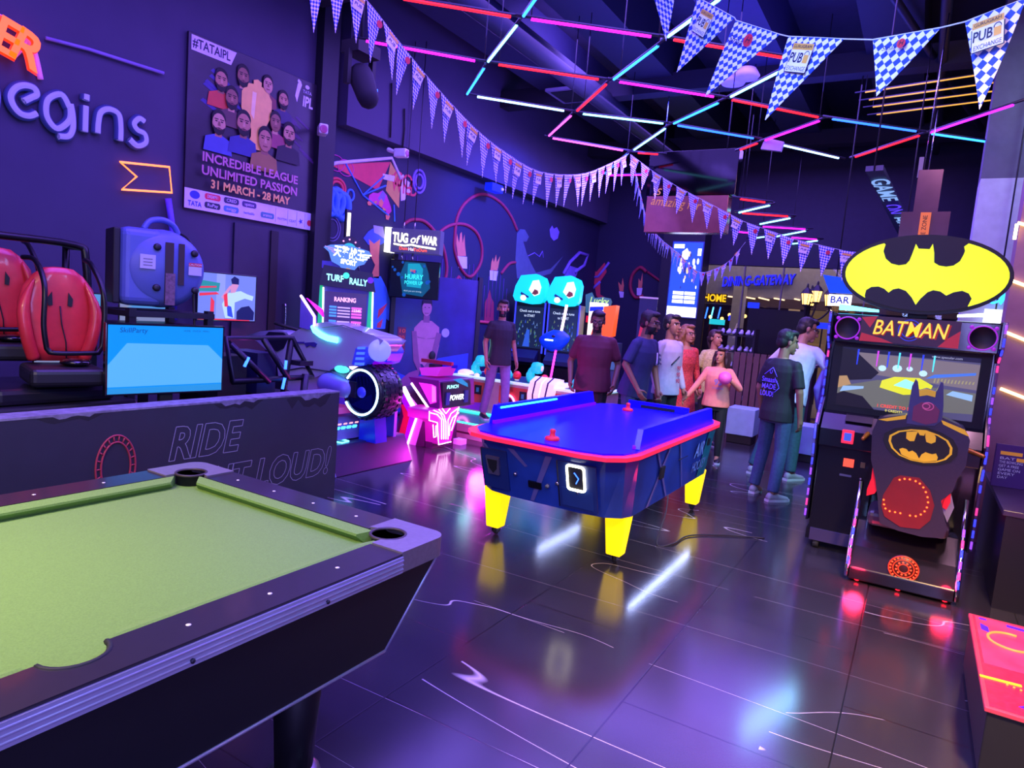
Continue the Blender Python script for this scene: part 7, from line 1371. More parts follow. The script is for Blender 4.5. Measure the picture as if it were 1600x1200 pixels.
for i, (w_, tx_) in enumerate(((.09, 'BAT'), (.14, 'THE BOWLING'), (.12, 'GET A FREE'), (.13, 'GAME ON'), (.1, 'EVERY'), (.06, 'DAY'))): b.text(tx_, (-.16 + w_ / 2, -.012, .21 - i * .028), X1, Z1, .026, WTT, 0, 0, .002, w_)
b.prism([(.02, .02), (.1, .02), (.12, .1), (.08, .17), (.04, .15), (.03, .08)], 'y', -.013, -.01, mat('promo_figure', (200, 100, 80), .5)); b.build('board_print', bd)
t = thing('blue_hanging_sign', 'blue slanted hanging sign over a white lit panel left of the yellow emblem', 'sign', (-1.022, 9.5, 2.219))
b = MB(); b.prism([(-.16, .16), (.2, .12), (.2, -.06), (-.06, -.06)], 'y', 0, .05, mat('sign_blue', (10, 80, 220), .4, emit=(0, 70, 240), es=.8)); b.build('top_panel', t); b = MB(); b.box(-.06, .2, -.01, .05, -.22, -.08, glow('sign_white', (245, 250, 255), 2.4)); lp = b.build('lit_panel', t); b = MB(); b.text('BAR', (.07, -.012, -.15), X1, Z1, .12, mat('sign_ink_blue', (30, 60, 170), .5), .02, 0, .002); b.build('lettering', lp); b = MB(); b.tube([(0, .02, .14), (0, .02, 3.1)], .008, DGREY, 5); b.build('hanging_wire', t)
t = thing('neon_script', 'blue neon scribble sign right of the yellow emblem over a white lit panel', 'neon sign', (0.629, 8.9, 2.157)); b = MB(); b.tube(bez([(-.07, 0, .0), (-.02, 0, .06), (-.05, 0, -.05), (.02, 0, -.02), (.05, 0, .08), (.03, 0, -.06), (.09, 0, .1)]), .012, glow('neon_blue_script', (40, 160, 255), 4), 6); b.build('neon_tube', t); b = MB(); b.box(-.1, .12, -.02, .02, -.42, -.12, glow('lit_white_panel', (235, 245, 250), 1.6)); b.build('lit_panel', t)
b = MB(); b.tube([(0, .02, -.2), (0, .02, 2.8)], .008, DGREY, 5); b.build('hanging_wire', t)
# ---------------------------------------------------------------- back of the hall: pale boxes, shoe rack, fence, kiosk
PB_ = mat('pale_blue_box', (150, 185, 225), .5)
b = MB(); b.box(-.22, .16, -.2, .2, .12, .50, PB_); b.box(-.2, .14, -.18, .18, 0, .12, BLACK); tag(b.build('storage_box', loc=(-2.016, 10, 0.335)[:2] + (0,), bevel=.008), 'pale blue box on the floor between the girl in pink and the boy in black', 'box')
b = MB(); b.box(-.22, .16, -.2, .2, .10, .46, PB_); b.box(-.2, .14, -.18, .18, 0, .10, BLACK); tag(b.build('storage_box', loc=(-1.073, 9.4, 0.43)[:2] + (0,), bevel=.008), 'teal-lit pale box on the floor right of the man in white', 'box')
t = thing('shoe_rack', 'dark shelf rack of white bowling shoes behind the woman in pale yellow', 'rack', (-2.607, 11.6, 1.116)[:2] + (0,))
b = MB()
for x in (-.30, .0, .28): b.box(x - .015, x + .015, -.15, .15, 0, 1.62, BLACK)
for z in (.15, .42, .69, .96, 1.23, 1.5): b.box(-.30, .28, -.15, .15, z - .015, z, DGREY)
b.build('rack_frame', t)
WS = mat('shoe_white', (200, 200, 225), .5); rnd = random.Random(5); shoe0 = None
for iz, z in enumerate((.42, .69, .96, 1.23, 1.5)):
    for ix in range(6):
        if rnd.random() < .15 and iz < 4: continue
        p = ((-2.607, 11.6, 1.116)[0] - .25 + ix * .1 + rnd.uniform(-.01, .01), (-2.607, 11.6, 1.116)[1] - .06, z)
        if shoe0 is None:
            b = MB(); b.ell((0, 0, .035), (.035, .1, .035), WS, n=6, seg=8); b.ell((0, .04, .06), (.03, .05, .04), WS, n=6, seg=8); shoe0 = b.build('bowling_shoe', loc=p)
            o = shoe0
        else: o = shoe0.copy(); COL.objects.link(o); o.location = p
        tag(o, 'white bowling shoe on the dark rack behind the woman in pale yellow', 'shoe', 'bowling shoes on the dark rack')
t = thing('wood_fence', 'brown slatted partition behind the boy in black', 'partition', (-2.118, 10.9, 0.784)[:2] + (0,))
FB = mat('fence_brown', (100, 66, 70), .6)
for i in range(9): b = MB(); b.box(-.36 + i * .1, -.28 + i * .1, -.02, .02, 0, 1.25, FB); b.build('slat', t)
b = MB(); b.box(-.38, .56, .02, .05, 1.1, 1.2, FB); b.box(-.38, .56, .02, .05, .2, .3, FB); b.build('cross_rail', t)
t = thing('dark_kiosk', 'black kiosk panel with a pale counter behind the boy in black', 'kiosk', (-2.284, 12.6, 1.13)[:2] + (0,))
b = MB(); b.box(-.5, .75, 0, .5, 0, 1.05, mat('kiosk_brown', (66, 50, 64), .5)); b.build('counter', t); b = MB(); b.box(-.55, .8, -.1, .5, 1.05, 1.09, mat('kiosk_top', (150, 130, 140), .4)); b.build('worktop', t); b = MB(); b.box(-.5, .5, .35, .42, 1.2, 2.0, mat('kiosk_black', (14, 12, 16), .3)); b.box(-.02, .02, .36, .41, 1.09, 1.2, BLACK); b.build('dark_screen', t)
t = thing('lantern_post', 'black street lantern post with glowing warm lanterns near the glass front', 'lamp post', (-1.653, 12, 2.151)[:2] + (0,)); o = Vector((-1.653, 12, 2.151)[:2] + (0,))
b = MB(); b.lathe([(.12, 0), (.1, .1), (.04, .2), (.03, 2.1), (.05, 2.12), (0, 2.16)], (0, 0, 0), BLACK, seg=14)
LPs = [Vector(p) - o for p in ((-1.548, 12, 2.24), (-1.683, 11.9, 2.185), (-1.654, 12.2, 2.183), (-1.352, 12, 2.19))]
for p in LPs: b.tube(bez([(0, 0, 1.95), (p.x * .5, p.y * .5, 1.85), (p.x, p.y, p.z - .2), (p.x, p.y, p.z - .1)]), .015, BLACK, 6)
b.build('post', t)
for p in LPs:
    b = MB(); b.lathe([(.05, -.10), (.08, .07)], p, L_WARM, seg=6, smooth=False); ln = b.build('lantern_glass', t)
    b = MB(); b.lathe([(.1, .07), (.06, .13), (.02, .17), (.015, .22), (0, .24)], p, BLACK, seg=6, smooth=False); b.lathe([(.05, -.13), (.055, -.10)], p, BLACK, seg=6)
    for k in range(6): u = 2 * pi * k / 6; b.tube([p + Vector((.052 * cos(u), .052 * sin(u), -.1)), p + Vector((.083 * cos(u), .083 * sin(u), .07))], .006, BLACK, 4)
    b.build('lantern_cap', ln)
# ---------------------------------------------------------------- the mall outside
BEI = mat('mall_beige', (150, 140, 152), .8); Yb = 18.0
b = MB(); z0 = 2.421
b.box(-7, 6, Yb, Yb + .4, z0, 7, BEI); b.box(-7, 6, Yb - .02, Yb + .4, z0 - .22, z0, mat('mall_soffit_brown', (90, 66, 60), .6)); struct(b, 'wall_mall')
b = MB(); b.box(-7, 6, Yb + 2.5, Yb + 2.7, 0, 4, mat('shop_back', (70, 52, 58), .7)); struct(b, 'wall_shop_back')
struct(MB().box(-7, 6, Yb + .4, Yb + 2.7, 3.9, 4, BEI), 'ceiling_shop')
q = (-4.099, 18, 2.152); b = MB(); b.box(q[0] - .14, q[0] + .14, Yb - .3, Yb, 0, z0 + .25, mat('mall_column', (180, 170, 160), .6)); struct(b, 'trim_mall_column')
c = (-3.729, 17.9, 2.83); t = thing('blue_mall_sign', 'blue lit letters on the beige bulkhead of the mall beyond the glass', 'sign', c)
b = MB(); b.text('DINING-GATEWAY', (0, 0, 0), Vector((1, 0, .085)), Z1, .34, glow('mall_blue', (40, 40, 255), 1.6), .03, .1, .01, 1.75); b.text('DINING-GATEWAY', (.01, .03, -.01), Vector((1, 0, .085)), Z1, .34, mat('mall_blue_side', (20, 20, 140), .5), .05, .1, .01, 1.78); b.build('lettering', t)
c = (-4.652, 17.6, 2.325); t = thing('yellow_shop_sign', 'yellow lit HOME letters of a shop beyond the glass', 'sign', c)
b = MB(); b.text('HOME', (0, 0, 0), X1, Z1, .25, glow('mall_yellow', (255, 190, 20), 1.8), .03, 0, .01, .56); b.build('lettering', t); b = MB(); b.box(-.3, .3, .02, .06, -.12, .12, mat('sign_back', (50, 36, 30), .6)); b.box(-.02, .02, .06, .5, -.02, .02, DGREY); b.build('backing', t)
for i, (a, c_) in enumerate((((-4.428, 17.97, 2.409), (-4.168, 17.97, 2.392)), ((-4.011, 17.97, 2.417), (-3.739, 17.97, 2.385)), ((-3.665, 17.97, 2.422), (-3.396, 17.97, 2.374)), ((-3.295, 17.97, 2.428), (-3.035, 17.97, 2.396)), ((-2.816, 17.97, 2.441), (-2.681, 17.97, 2.418)))):
    b = MB(); b.tube([a, c_], .018, glow('mall_strip_warm', (255, 215, 160), 2.5), 6); tag(b.build('mall_light_strip'), 'thin warm light strip under the beige bulkhead beyond the glass', 'light strip', 'light strips under the mall bulkhead')
q0, q1 = (-3.02, 18.6, 1.662), (-2.75, 18.6, 2.237); b = MB(); b.box(q0[0], q1[0], 18.6, 18.65, 0, q1[2], glow('shop_door_tan', (190, 150, 110), .75)); tag(b.build('lit_shop_doorway'), 'tall tan lit panel in the shop beyond the glass', 'panel')
q0, q1 = (-2.73, 18.7, 1.949), (-2.023, 18.7, 2.291); b = MB()
for k in range(3): b.box(q0[0] + .1, q0[0] + .6, 18.6, 18.9, .9 + k * .45, .93 + k * .45, mat('shelf_tan', (170, 130, 90), .5, emit=(200, 150, 90), es=.3))
b.box(q0[0] + .05, q0[0] + .65, 18.9, 18.95, 0.0, 2.4, mat('shelf_back', (150, 120, 90), .6, emit=(190, 150, 100), es=.25)); tag(b.build('lit_shop_shelves'), 'warm lit shelves in the shop beyond the glass behind the lantern', 'shelves')
for i, (px, m, lb) in enumerate((((-4.997, 18.3, 2.105), L_BLUE, 'a'), ((-4.844, 18.3, 2.116), L_CYAN, 'b'), ((-4.66, 18.3, 2.128), L_BLUE, 'c'))):
    b = MB(); b.tube([px, (px[0] - .04, px[1], px[2] - .3)], .02, m, 6); b.tube([px, (px[0], px[1], 3.9)], .006, DGREY, 4); tag(b.build('shop_blue_tube'), 'upright blue light tube in the shop below the yellow letters', 'light tube', 'blue tubes below the yellow letters')
rnd = random.Random(12)
for px in ((-5.088, 19, 1.865), (-4.768, 19, 1.837), (-4.574, 19, 1.956), (-4.298, 19, 1.786), (-4.165, 19, 1.951), (-4.028, 19, 1.927), (-3.892, 19, 1.903), (-3.767, 19, 1.964), (-3.666, 19, 1.937), (-3.563, 19, 1.894)):
    b = MB(); b.ell(px, (.05, .05, .05), L_WARM, n=6, seg=8); b.tube([px, (px[0], px[1], 3.9)], .006, DGREY, 4); tag(b.build('pendant_bulb'), 'small warm pendant bulb in the shop beyond the glass', 'bulb', 'pendant bulbs in the far shop')
for p, lb, w_ in (((-3.763, 17.95, 2.221), 'small blue lit sign over the shop door beyond the glass', .14), ((-1.991, 17, 1.826), 'blue lit sign low behind the lantern beyond the glass', .3), ((-3.53, 18.5, 1.866), 'blue lit display among the pendant bulbs', .18), ((-4.378, 18.5, 1.868), 'round blue lamp beside the far mall column', .1), ((-4.717, 18.3, 1.734), 'teal lit strip counter below the yellow letters', .2)):
    b = MB(); b.box(-w_, w_, 0, .05, -.07, .07, glow('far_blue', (30, 50, 255), 1.8) if 'teal' not in lb else glow('far_teal', (40, 200, 210), 1.4)); b.box(-.015, .015, .01, .04, -p[2] + .0, -.07, DGREY); tag(b.build('shop_sign', loc=p), lb, 'sign')

# ---------------------------------------------------------------- people
def remesh(mb, name, parent, size, paint, smooth=2):
    """fuse the builder's closed shapes into one continuous skin; paint(point, normal) picks the material"""
    me = bpy.data.meshes.new(name); me.from_pydata(mb.v, [], mb.f)
    bm = bmesh.new(); bm.from_mesh(me); bmesh.ops.recalc_face_normals(bm, faces=bm.faces); bm.to_mesh(me); bm.free()
    o = bpy.data.objects.new(name, me); COL.objects.link(o)
    r = o.modifiers.new('r', 'REMESH'); r.mode = 'VOXEL'; r.voxel_size = size; r.use_smooth_shade = True
    if smooth: s = o.modifiers.new('s', 'SMOOTH'); s.factor = .5; s.iterations = smooth
    dg = bpy.context.evaluated_depsgraph_get(); dg.update()
    n = bpy.data.meshes.new_from_object(o.evaluated_get(dg)); n.name = name
    o.modifiers.clear(); o.data = n; bpy.data.meshes.remove(me); n.materials.clear()
    idx = {}; mi = []
    for p in n.polygons:
        m = paint(p.center, p.normal)
        if m not in idx: idx[m] = len(idx); n.materials.append(m)
        mi.append(idx[m])
    n.polygons.foreach_set('material_index', mi); n.polygons.foreach_set('use_smooth', [True] * len(mi))
    o.parent = parent; return o
HAIRB = mat('hair_black', (22, 17, 20), .55, noise=.3, nscale=60, bump=.5)
def person(lbl, loc, face, H=1.72, skin=(150, 104, 80), lean=0, twist=0, hyaw=0, hpitch=0, arms=None, feet=None, build=1.0, top=None, bottom=None, shoes=None,
           hair='short', hairm=None, beard=False, glasses=False, extra=None, sleeve=.5, hem=.82, dress=False, female=False, chest=None, sit=0):
    t = thing('person', lbl, 'person', loc, face, None); k = H / 1.75
    SKN = mat('skin_%d_%d_%d' % skin, skin, .5, noise=.05, nscale=30); LIP = mat('lip_tone', (140, 70, 66), .5); EYE = mat('eye_dark', (24, 16, 18), .3); EW = mat('eye_white', (225, 220, 220), .3)
    hairm = hairm or HAIRB; topm = mat(*top) ; botm = mat(*bottom); shm = mat(*shoes)
    pel = Vector((0, 0, .94)); RU = Matrix.Rotation(rad(twist), 3, 'Z') @ Matrix.Rotation(rad(lean), 3, 'X')
    def U(x, y, z): return (pel + RU @ (Vector((x, y, z)) - pel)) * k
    nk = Vector((0, .005, 1.47)); RH = Matrix.Rotation(rad(hyaw), 3, 'Z') @ Matrix.Rotation(rad(hpitch), 3, 'X')
    def Hd(x, y, z): p = nk + RH @ (Vector((x, y, z)) - nk); return U(*p)
    def Lr(x, y, z): return Vector((x, y, z)) * k
    w = build; sw = .165 * (0.92 if female else 1) * (.5 + .5 * w)
    arms = arms or {}; feet = feet or {}
    def sec(z, rx, ry, cy=0, f=U, n=18): return [f(rx * cos(2 * pi * i / n), cy + ry * sin(2 * pi * i / n), z) for i in range(n)]
    J = {}
    for s, nm in ((1, 'L'), (-1, 'R')):
        sh = U(s * sw, .0, 1.40)
        el, wr = arms.get(nm, ((s * .235, .03, 1.14), (s * .25, -.06, .89)))
        J[nm] = (sh, U(*el), U(*wr))
        ft = feet.get(nm, (s * .10, 0, 0)); hip = Vector((s * .095, 0, .90)) * k; an = Vector((ft[0], ft[1] + .035, ft[2] + .085)) * k
        kn = (hip + an) / 2 + Vector((0, -.03 - sit, .02)) * k; J[nm + 'l'] = (hip, kn, an)
    # ---- body
    b = MB()
    b.loft([sec(z, rx * w, ry * w, cy) for z, rx, ry, cy in ((.86, .10, .08, 0), (.92, .155, .11, .01), (1.02, .145, .10, 0), (1.1, .135, .095, 0), (1.22, .155, .11, 0), (1.33, .165, .112, .005), (1.41, .15, .085, .01), (1.46, .07, .06, .012), (1.48, .045, .045, .01))], SKN)
    b.cap(U(0, .015, 1.40), Hd(0, .015, 1.56), .06 * k, .052 * k, SKN)
    hz = 1.635
    b.ell(Hd(0, .018, hz + .035), (.074 * k, .093 * k, .088 * k), SKN, (RU @ RH)); b.ell(Hd(0, -.028, hz - .035), (.058 * k, .064 * k, .085 * k), SKN, RU @ RH)
    b.ell(Hd(0, -.072, hz - .095), (.026 * k, .022 * k, .022 * k), SKN); b.cap(Hd(0, -.084, hz + .02), Hd(0, -.108, hz - .03), .010 * k, .016 * k, SKN); b.ell(Hd(0, -.075, hz + .033), (.05 * k, .02 * k, .013 * k), SKN, RU @ RH)
    for s in (-1, 1): b.ell(Hd(s * .077, .012, hz - .005), (.012 * k, .02 * k, .032 * k), SKN, RU @ RH)
    b.ell(Hd(0, -.088, hz - .066), (.024 * k, .012 * k, .012 * k), SKN, RU @ RH)
    for s, nm in ((1, 'L'), (-1, 'R')):
        sh, el, wr = J[nm]; b.cap(sh, el, .046 * k * w, .038 * k, SKN); b.cap(el, wr, .038 * k, .026 * k, SKN)
        d = (wr - el).normalized(); side = arms.get(nm + 'palm'); side = (RU @ Vector(side)).normalized() if side else (RU @ Vector((-s, 0, 0)))
        side = (side - d * side.dot(d)).normalized(); ac = d.cross(side).normalized(); cu = arms.get(nm + 'curl', .5)   # side: palm normal, ac: across the knuckles
        pc = wr + d * .05 * k; b.cap(wr - d * .01, pc, .025 * k, .028 * k, SKN)
        for q in (-1.1, -.37, .37, 1.1): b.cap(wr + d * .015 * k + ac * q * .012 * k, wr + d * .085 * k + ac * q * .019 * k, .016 * k, .0125 * k, SKN, 8)
        for q, ln in ((-1.5, .062), (-.5, .078), (.5, .083), (1.5, .07)):
            p0 = wr + d * .085 * k + ac * q * .0145 * k; a1 = d * cos(cu * .7) + side * sin(cu * .7); p1 = p0 + a1 * ln * .5 * k; a2 = d * cos(cu * 1.9) + side * sin(cu * 1.9); p2 = p1 + a2 * ln * .48 * k
            b.cap(p0, p1, .0098 * k, .0088 * k, SKN, 8); b.cap(p1, p2, .0088 * k, .0075 * k, SKN, 8)
        fw = Vector((0, -1, 0)); ts = 1 if ac.dot(RU @ fw) > 0 else -1
        p0 = wr + d * .03 * k + ac * ts * .022 * k; p1 = p0 + (d * .6 + ac * ts * .75 + side * .3).normalized() * .042 * k; p2 = p1 + (d * .9 + side * (.2 + cu * .5) + ac * ts * .15).normalized() * .032 * k
        b.cap(p0, p1, .014 * k, .0105 * k, SKN, 8); b.cap(p1, p2, .0105 * k, .0085 * k, SKN, 8)
        hip, kn, an = J[nm + 'l']; b.cap(hip, kn, .078 * k * w, .052 * k, SKN); b.cap(kn, an, .05 * k, .036 * k, SKN); b.cap(an, an + Vector((0, -.1, -.05)) * k, .035 * k, .03 * k, SKN)
    inv = (RU @ RH).inverted(); hc = Hd(0, 0, hz)
    def skinp(p, n):
        q = (inv @ (Vector(p) - hc)) / k
        if abs(q.z) < .2 and q.y < -.04:
            if abs(q.z + .066) < .008 and abs(q.x) < .023: return LIP
            if abs(q.z - .012) < .0075 and .016 < abs(q.x) < .043: return EYE if abs(abs(q.x) - .029) < .008 else EW
            if abs(q.z - .034) < (.003 if female else .005) and .014 < abs(q.x) < .048: return hairm
        if beard and abs(q.z) < .16 and -.125 < q.z < -.03 and q.y < .015 and not (q.z > -.05 and abs(q.x) < .018): return hairm
        return SKN
    remesh(b, 'body', t, .0065 * k, skinp, 1)
    # ---- top
    b = MB(); g = .014
    if not dress:
        b.loft([sec(z, (rx + g) * w, (ry + g) * w, cy) for z, rx, ry, cy in ((hem, .175, .135, .005), (.92, .172, .128, .005), (1.02, .158, .113, 0), (1.1, .15, .108, 0), (1.22, .16, .117, 0), (1.33, .168, .117, .005), (1.40, .155, .095, .01), (1.445, .10, .07, .012), (1.465, .066, .06, .012))], topm)
    else:
        b.loft([[Lr((rx) * cos(2 * pi * i / 18), (ry) * sin(2 * pi * i / 18), z) for i in range(18)] for z, rx, ry in ((.42, .25, .2), (.7, .21, .17))] + [sec(z, rx, ry, cy) for z, rx, ry, cy in ((.92, .18, .135, 0), (1.06, .145, .11, 0), (1.12, .14, .105, 0), (1.24, .16, .125, -.005), (1.33, .165, .12, 0), (1.41, .145, .09, .01), (1.45, .08, .06, .012))], topm)
    for nm in 'LR':
        sh, el, wr = J[nm]
        s_ = 1 if nm == 'L' else -1; b.cap(U(s_ * .045, .012, 1.43), sh, .042 * k, .052 * k * w, topm)
        if sleeve <= .55: b.cap(sh, sh.lerp(el, sleeve * 1.3), .055 * k * w, .054 * k * w, topm); b.cap(sh.lerp(el, .2), sh.lerp(el, min(1, sleeve * 1.55)), .06 * k, .058 * k, topm, 12, True)
        else: b.cap(sh, el, .055 * k * w, .048 * k, topm); b.cap(el, el.lerp(wr, .93), .049 * k, .036 * k, topm)
    zc = [0]
    to = remesh(b, 'dress' if dress else 'shirt', t, .0085 * k, lambda p, n: topm, 2)
    # ---- trousers
    b = MB()
    b.loft([[Lr(rx * cos(2 * pi * i / 16) * w, ry * sin(2 * pi * i / 16) * w, z) for i in range(16)] for z, rx, ry in ((.80, .15, .105), (.88, .17, .125), (.96, .15, .105), (.99, .135, .09))], botm)
    for nm in 'LR':
        hip, kn, an = J[nm + 'l']; b.cap(hip, kn, .092 * k * w, .066 * k, botm); b.cap(kn, kn.lerp(an, .97), .066 * k, (.046 if female else .058) * k, botm, 12, True); b.ell(kn, (.066 * k,) * 3, botm)
    remesh(b, 'trousers', t, .009 * k, lambda p, n: botm, 2)
    # ---- shoes
    for s, nm in ((1, 'L'), (-1, 'R')):
        an = J[nm + 'l'][2]; an = Vector((an.x, an.y, an.z - .085 * k)); tw = feet.get(nm + 'yaw', s * 8); R3 = Matrix.Rotation(rad(tw), 3, 'Z')
        b = MB(); rings = []
        for y, rx, h in ((.06, .025, .07), (.04, .036, .095), (-.01, .038, .1), (-.08, .044, .07), (-.15, .046, .055), (-.19, .034, .045), (-.205, .012, .03)):
            rings.append([an + R3 @ Vector((rx * cos(u), y, .018 + max(0, h * (.5 + .5 * sin(u)) - .018))) * k for u in [2 * pi * i / 12 for i in range(12)]])
        b.loft(rings, shm); so = b.build('shoe', t)
        b = MB(); P = [(.032, .065), (.042, 0), (.048, -.09), (.05, -.15), (.036, -.2), (0, -.215), (-.036, -.2), (-.05, -.15), (-.048, -.09), (-.042, 0), (-.032, .065)]
        P = [an + R3 @ Vector((a, c, 0)) * k for a, c in P]; b.prism([(p.x, p.y) for p in P], 'z', an.z, an.z + .024 * k, mat('sole_pale', (200, 200, 205), .5)); b.build('sole', so)
    # ---- hair
    b = MB()
    b.ell(Hd(0, .035, hz + .055), (.083 * k, .09 * k, .083 * k), hairm, RU @ RH); b.ell(Hd(0, .06, hz + .0), (.075 * k, .062 * k, .075 * k), hairm, RU @ RH); b.ell(Hd(.01, -.035, hz + .102), (.066 * k, .055 * k, .033 * k), hairm, RU @ RH)
    for s in (-1, 1): b.ell(Hd(s * .07, .01, hz + .035), (.016 * k, .03 * k, .035 * k), hairm, RU @ RH)
    rnd = random.Random(len(lbl))
    if hair in ('short', 'tousled'):
        for i in range(12 if hair == 'short' else 22):
            u = rnd.uniform(0, 2 * pi); r = rnd.uniform(0, .065); b.ell(Hd(r * cos(u), .03 + r * sin(u), hz + .115 - r * .35), (.024 * k, .024 * k, .018 * k), hairm)
    if hair in ('long', 'curly'):
        for i in range(26):
            s = rnd.choice((-1, 1)); x0 = s * rnd.uniform(.05, .085); y0 = rnd.uniform(-.02, .10); ln = rnd.uniform(.16, .30)
            P = [Hd(x0 * (1 + .5 * j / 5) + (.014 * sin(j * 2.2 + i) if hair == 'curly' else 0), y0 + .01 * cos(j * 2 + i), hz + .07 - ln * j / 5) for j in range(6)]
            b.tube(P, [.024 * k, .027 * k, .03 * k, .028 * k, .022 * k, .01 * k], hairm, 6)
    if hair == 'tied':
        b.tube([Hd(0, .09, hz + .04), Hd(0, .13, hz), Hd(0.01, .12, hz - .1), Hd(.02, .10, hz - .2)], [.03 * k, .035 * k, .03 * k, .01 * k], hairm, 8)
    remesh(b, 'hair', t, .008 * k, lambda p, n: hairm, 1)
    if glasses:
        b = MB(); fm = mat('spectacle_frame', (24, 20, 30), .3)
        for s in (-1, 1): b.tube([Hd(s * .032 + .024 * cos(u), -.098, hz + .01 + .018 * sin(u)) for u in [2 * pi * i / 14 for i in range(14)]], .0035 * k, fm, 5, True); b.tube([Hd(s * .056, -.096, hz + .015), Hd(s * .078, -.02, hz + .012), Hd(s * .08, .01, hz + .005)], .003 * k, fm, 5)
        b.tube([Hd(-.008, -.1, hz + .014), Hd(.008, -.1, hz + .014)], .003 * k, fm, 5); b.build('spectacles', t)
    if extra: extra(t, to, U, Hd, J, k, RU)
    return t
JEANS = ('jeans_blue', (58, 76, 112), .8, 0, None, 0, .15, 40, 0, .2); JEANS2 = ('jeans_teal', (50, 90, 100), .8, 0, None, 0, .15, 40, 0, .2); DKT = ('trousers_dark', (30, 26, 38), .8, 0, None, 0, .1, 20, 0, .2); LIL = ('trousers_lilac', (128, 104, 150), .8, 0, None, 0, .1, 20, 0, .3)
SHW = ('shoe_grey_white', (150, 150, 155), .5); SHB = ('shoe_black', (24, 22, 26), .4); CL = (.75, 0, None, 0, .08, 18, 0, .35)
def top(n, c): return (n, c) + CL
person('man in black polo and lilac trousers, standing on the step of the whack machine', (-4.54, 7.28, .2), 62, 1.50 / .985, (165, 112, 86), hyaw=-32, top=top('polo_black', (30, 25, 34)), bottom=LIL, shoes=SHB, sleeve=.5, beard=True, feet={'L': (.10, -.12, 0), 'R': (-.1, .16, 0)})
def cross(t, to, U, Hd, J, k, RU): pass
person('bearded man in maroon shirt with spectacles, behind the far end of the blue table', (-3.12, 7.02, 0), 22, 1.68, (126, 88, 70), hpitch=14, build=1.18, top=top('shirt_maroon', (92, 30, 52)), bottom=DKT, shoes=SHB, sleeve=.5, beard=True, glasses=True, arms={'L': ((.28, .05, 1.14), (.25, -.12, .92)), 'R': ((-.28, .05, 1.14), (-.25, -.12, .92))})
def jersey(t, to, U, Hd, J, k, RU):
    W = mat('jersey_white', (210, 200, 230), .6); sh, el, wr = J['L']; d = (el - sh).normalized(); out = RU @ Vector((.8, -.6, 0)); out = (out - d * out.dot(d)).normalized(); v = -d; u = v.cross(out)
    b = MB()
    for i in range(3): p = sh + d * (.12 + i * .05) * k + out * .066 * k; b.quad([p + u * .045 * k, p - u * .045 * k, p - u * .045 * k - v * .022 * k, p + u * .045 * k - v * .022 * k], W)
    P = bez([(-.05, -.05), (.0, .03), (.04, .06), (.06, .02), (.02, -.02), (.03, -.07)], 5); c = U(.165 * .6, -.10, 1.27)
    fr = RU @ Vector((.55, -.83, 0)); uu = Z1.cross(fr).normalized(); c = U(.09, -.125, 1.27); b.tube([c + uu * a * k + Z1 * h * k + fr * .012 for a, h in P], .008 * k, W, 5, False); b.build('jersey_marking', to)
person('man in navy jersey with white sleeve stripes at the far corner of the blue table', (-2.61, 7.0, 0), 78, 1.72, (136, 94, 74), lean=10, hyaw=12, build=1.06, top=top('jersey_navy', (46, 50, 98)), bottom=JEANS, shoes=SHW, sleeve=.55, beard=True, glasses=True, extra=jersey, arms={'L': ((.24, -.05, 1.14), (.18, -.2, .92)), 'R': ((-.25, .02, 1.16), (-.22, -.18, .95)), 'Lcurl': .9})
def tee(t, to, U, Hd, J, k, RU):
    b = MB(); fr = RU @ Vector((.1, -1, 0)); uu = Vector((1, 0, 0)); R_ = mat('print_red_letters', (190, 60, 80), .6)
    for i in range(3): b.text('90', U(.03, -.135, 1.14 - i * .075), RU @ X1, Z1, .07 * k, R_, .02, 0, .002)
    b.tube([U(-.1, -.125, 1.18), U(.02, -.135, 1.28)], .008, mat('print_ink', (30, 30, 44), .6), 5); b.build('shirt_print', to)
person('young man in pale grey printed tee, between the navy jersey and the woman in red', (-2.46, 7.62, 0), 70, 1.70, (140, 98, 78), hyaw=5, top=top('tee_pale_grey', (176, 170, 196)), bottom=DKT, shoes=SHW, sleeve=.6, extra=tee)
person('woman with long curly fair hair in a red patterned dress and spectacles', (-2.52, 8.45, 0), 55, 1.60, (176, 124, 98), hyaw=8, top=('dress_red_pattern', (200, 66, 66), .7, 0, None, 0, .45, 60, 0, .3), bottom=('trousers_red', (170, 60, 60), .8), shoes=SHB, sleeve=.9, dress=True, female=True, hair='curly', hairm=mat('hair_fair_brown', (128, 86, 52), .5, noise=.35, nscale=40), glasses=True)
person('woman in pale yellow top with dark hair tied back, behind the girl in pink', (-2.36, 9.2, 0), 40, 1.56, (172, 120, 92), hyaw=25, top=('top_pale_yellow', (200, 190, 120), .7, 0, None, 0, .25, 50, 0, .3), bottom=DKT, shoes=SHB, sleeve=.5, female=True, hair='tied', hairm=mat('hair_dark_brown', (52, 32, 30), .5, noise=.3, nscale=50))
BALLP = [None]
def girl(t, to, U, Hd, J, k, RU):
    b = MB(); L_ = mat('print_lilac_number', (150, 130, 190), .6); b.text('93', U(.02, -.142, 1.24), RU @ X1, Z1, .12 * k, L_, .03, 0, .003); b.text('STUDIOS', U(.02, -.142, 1.15), RU @ X1, Z1, .04 * k, L_, .01, 0, .003); b.build('shirt_print', to)
    sh, el, wr = J['L']; BALLP[0] = (wr, (wr - el).normalized())
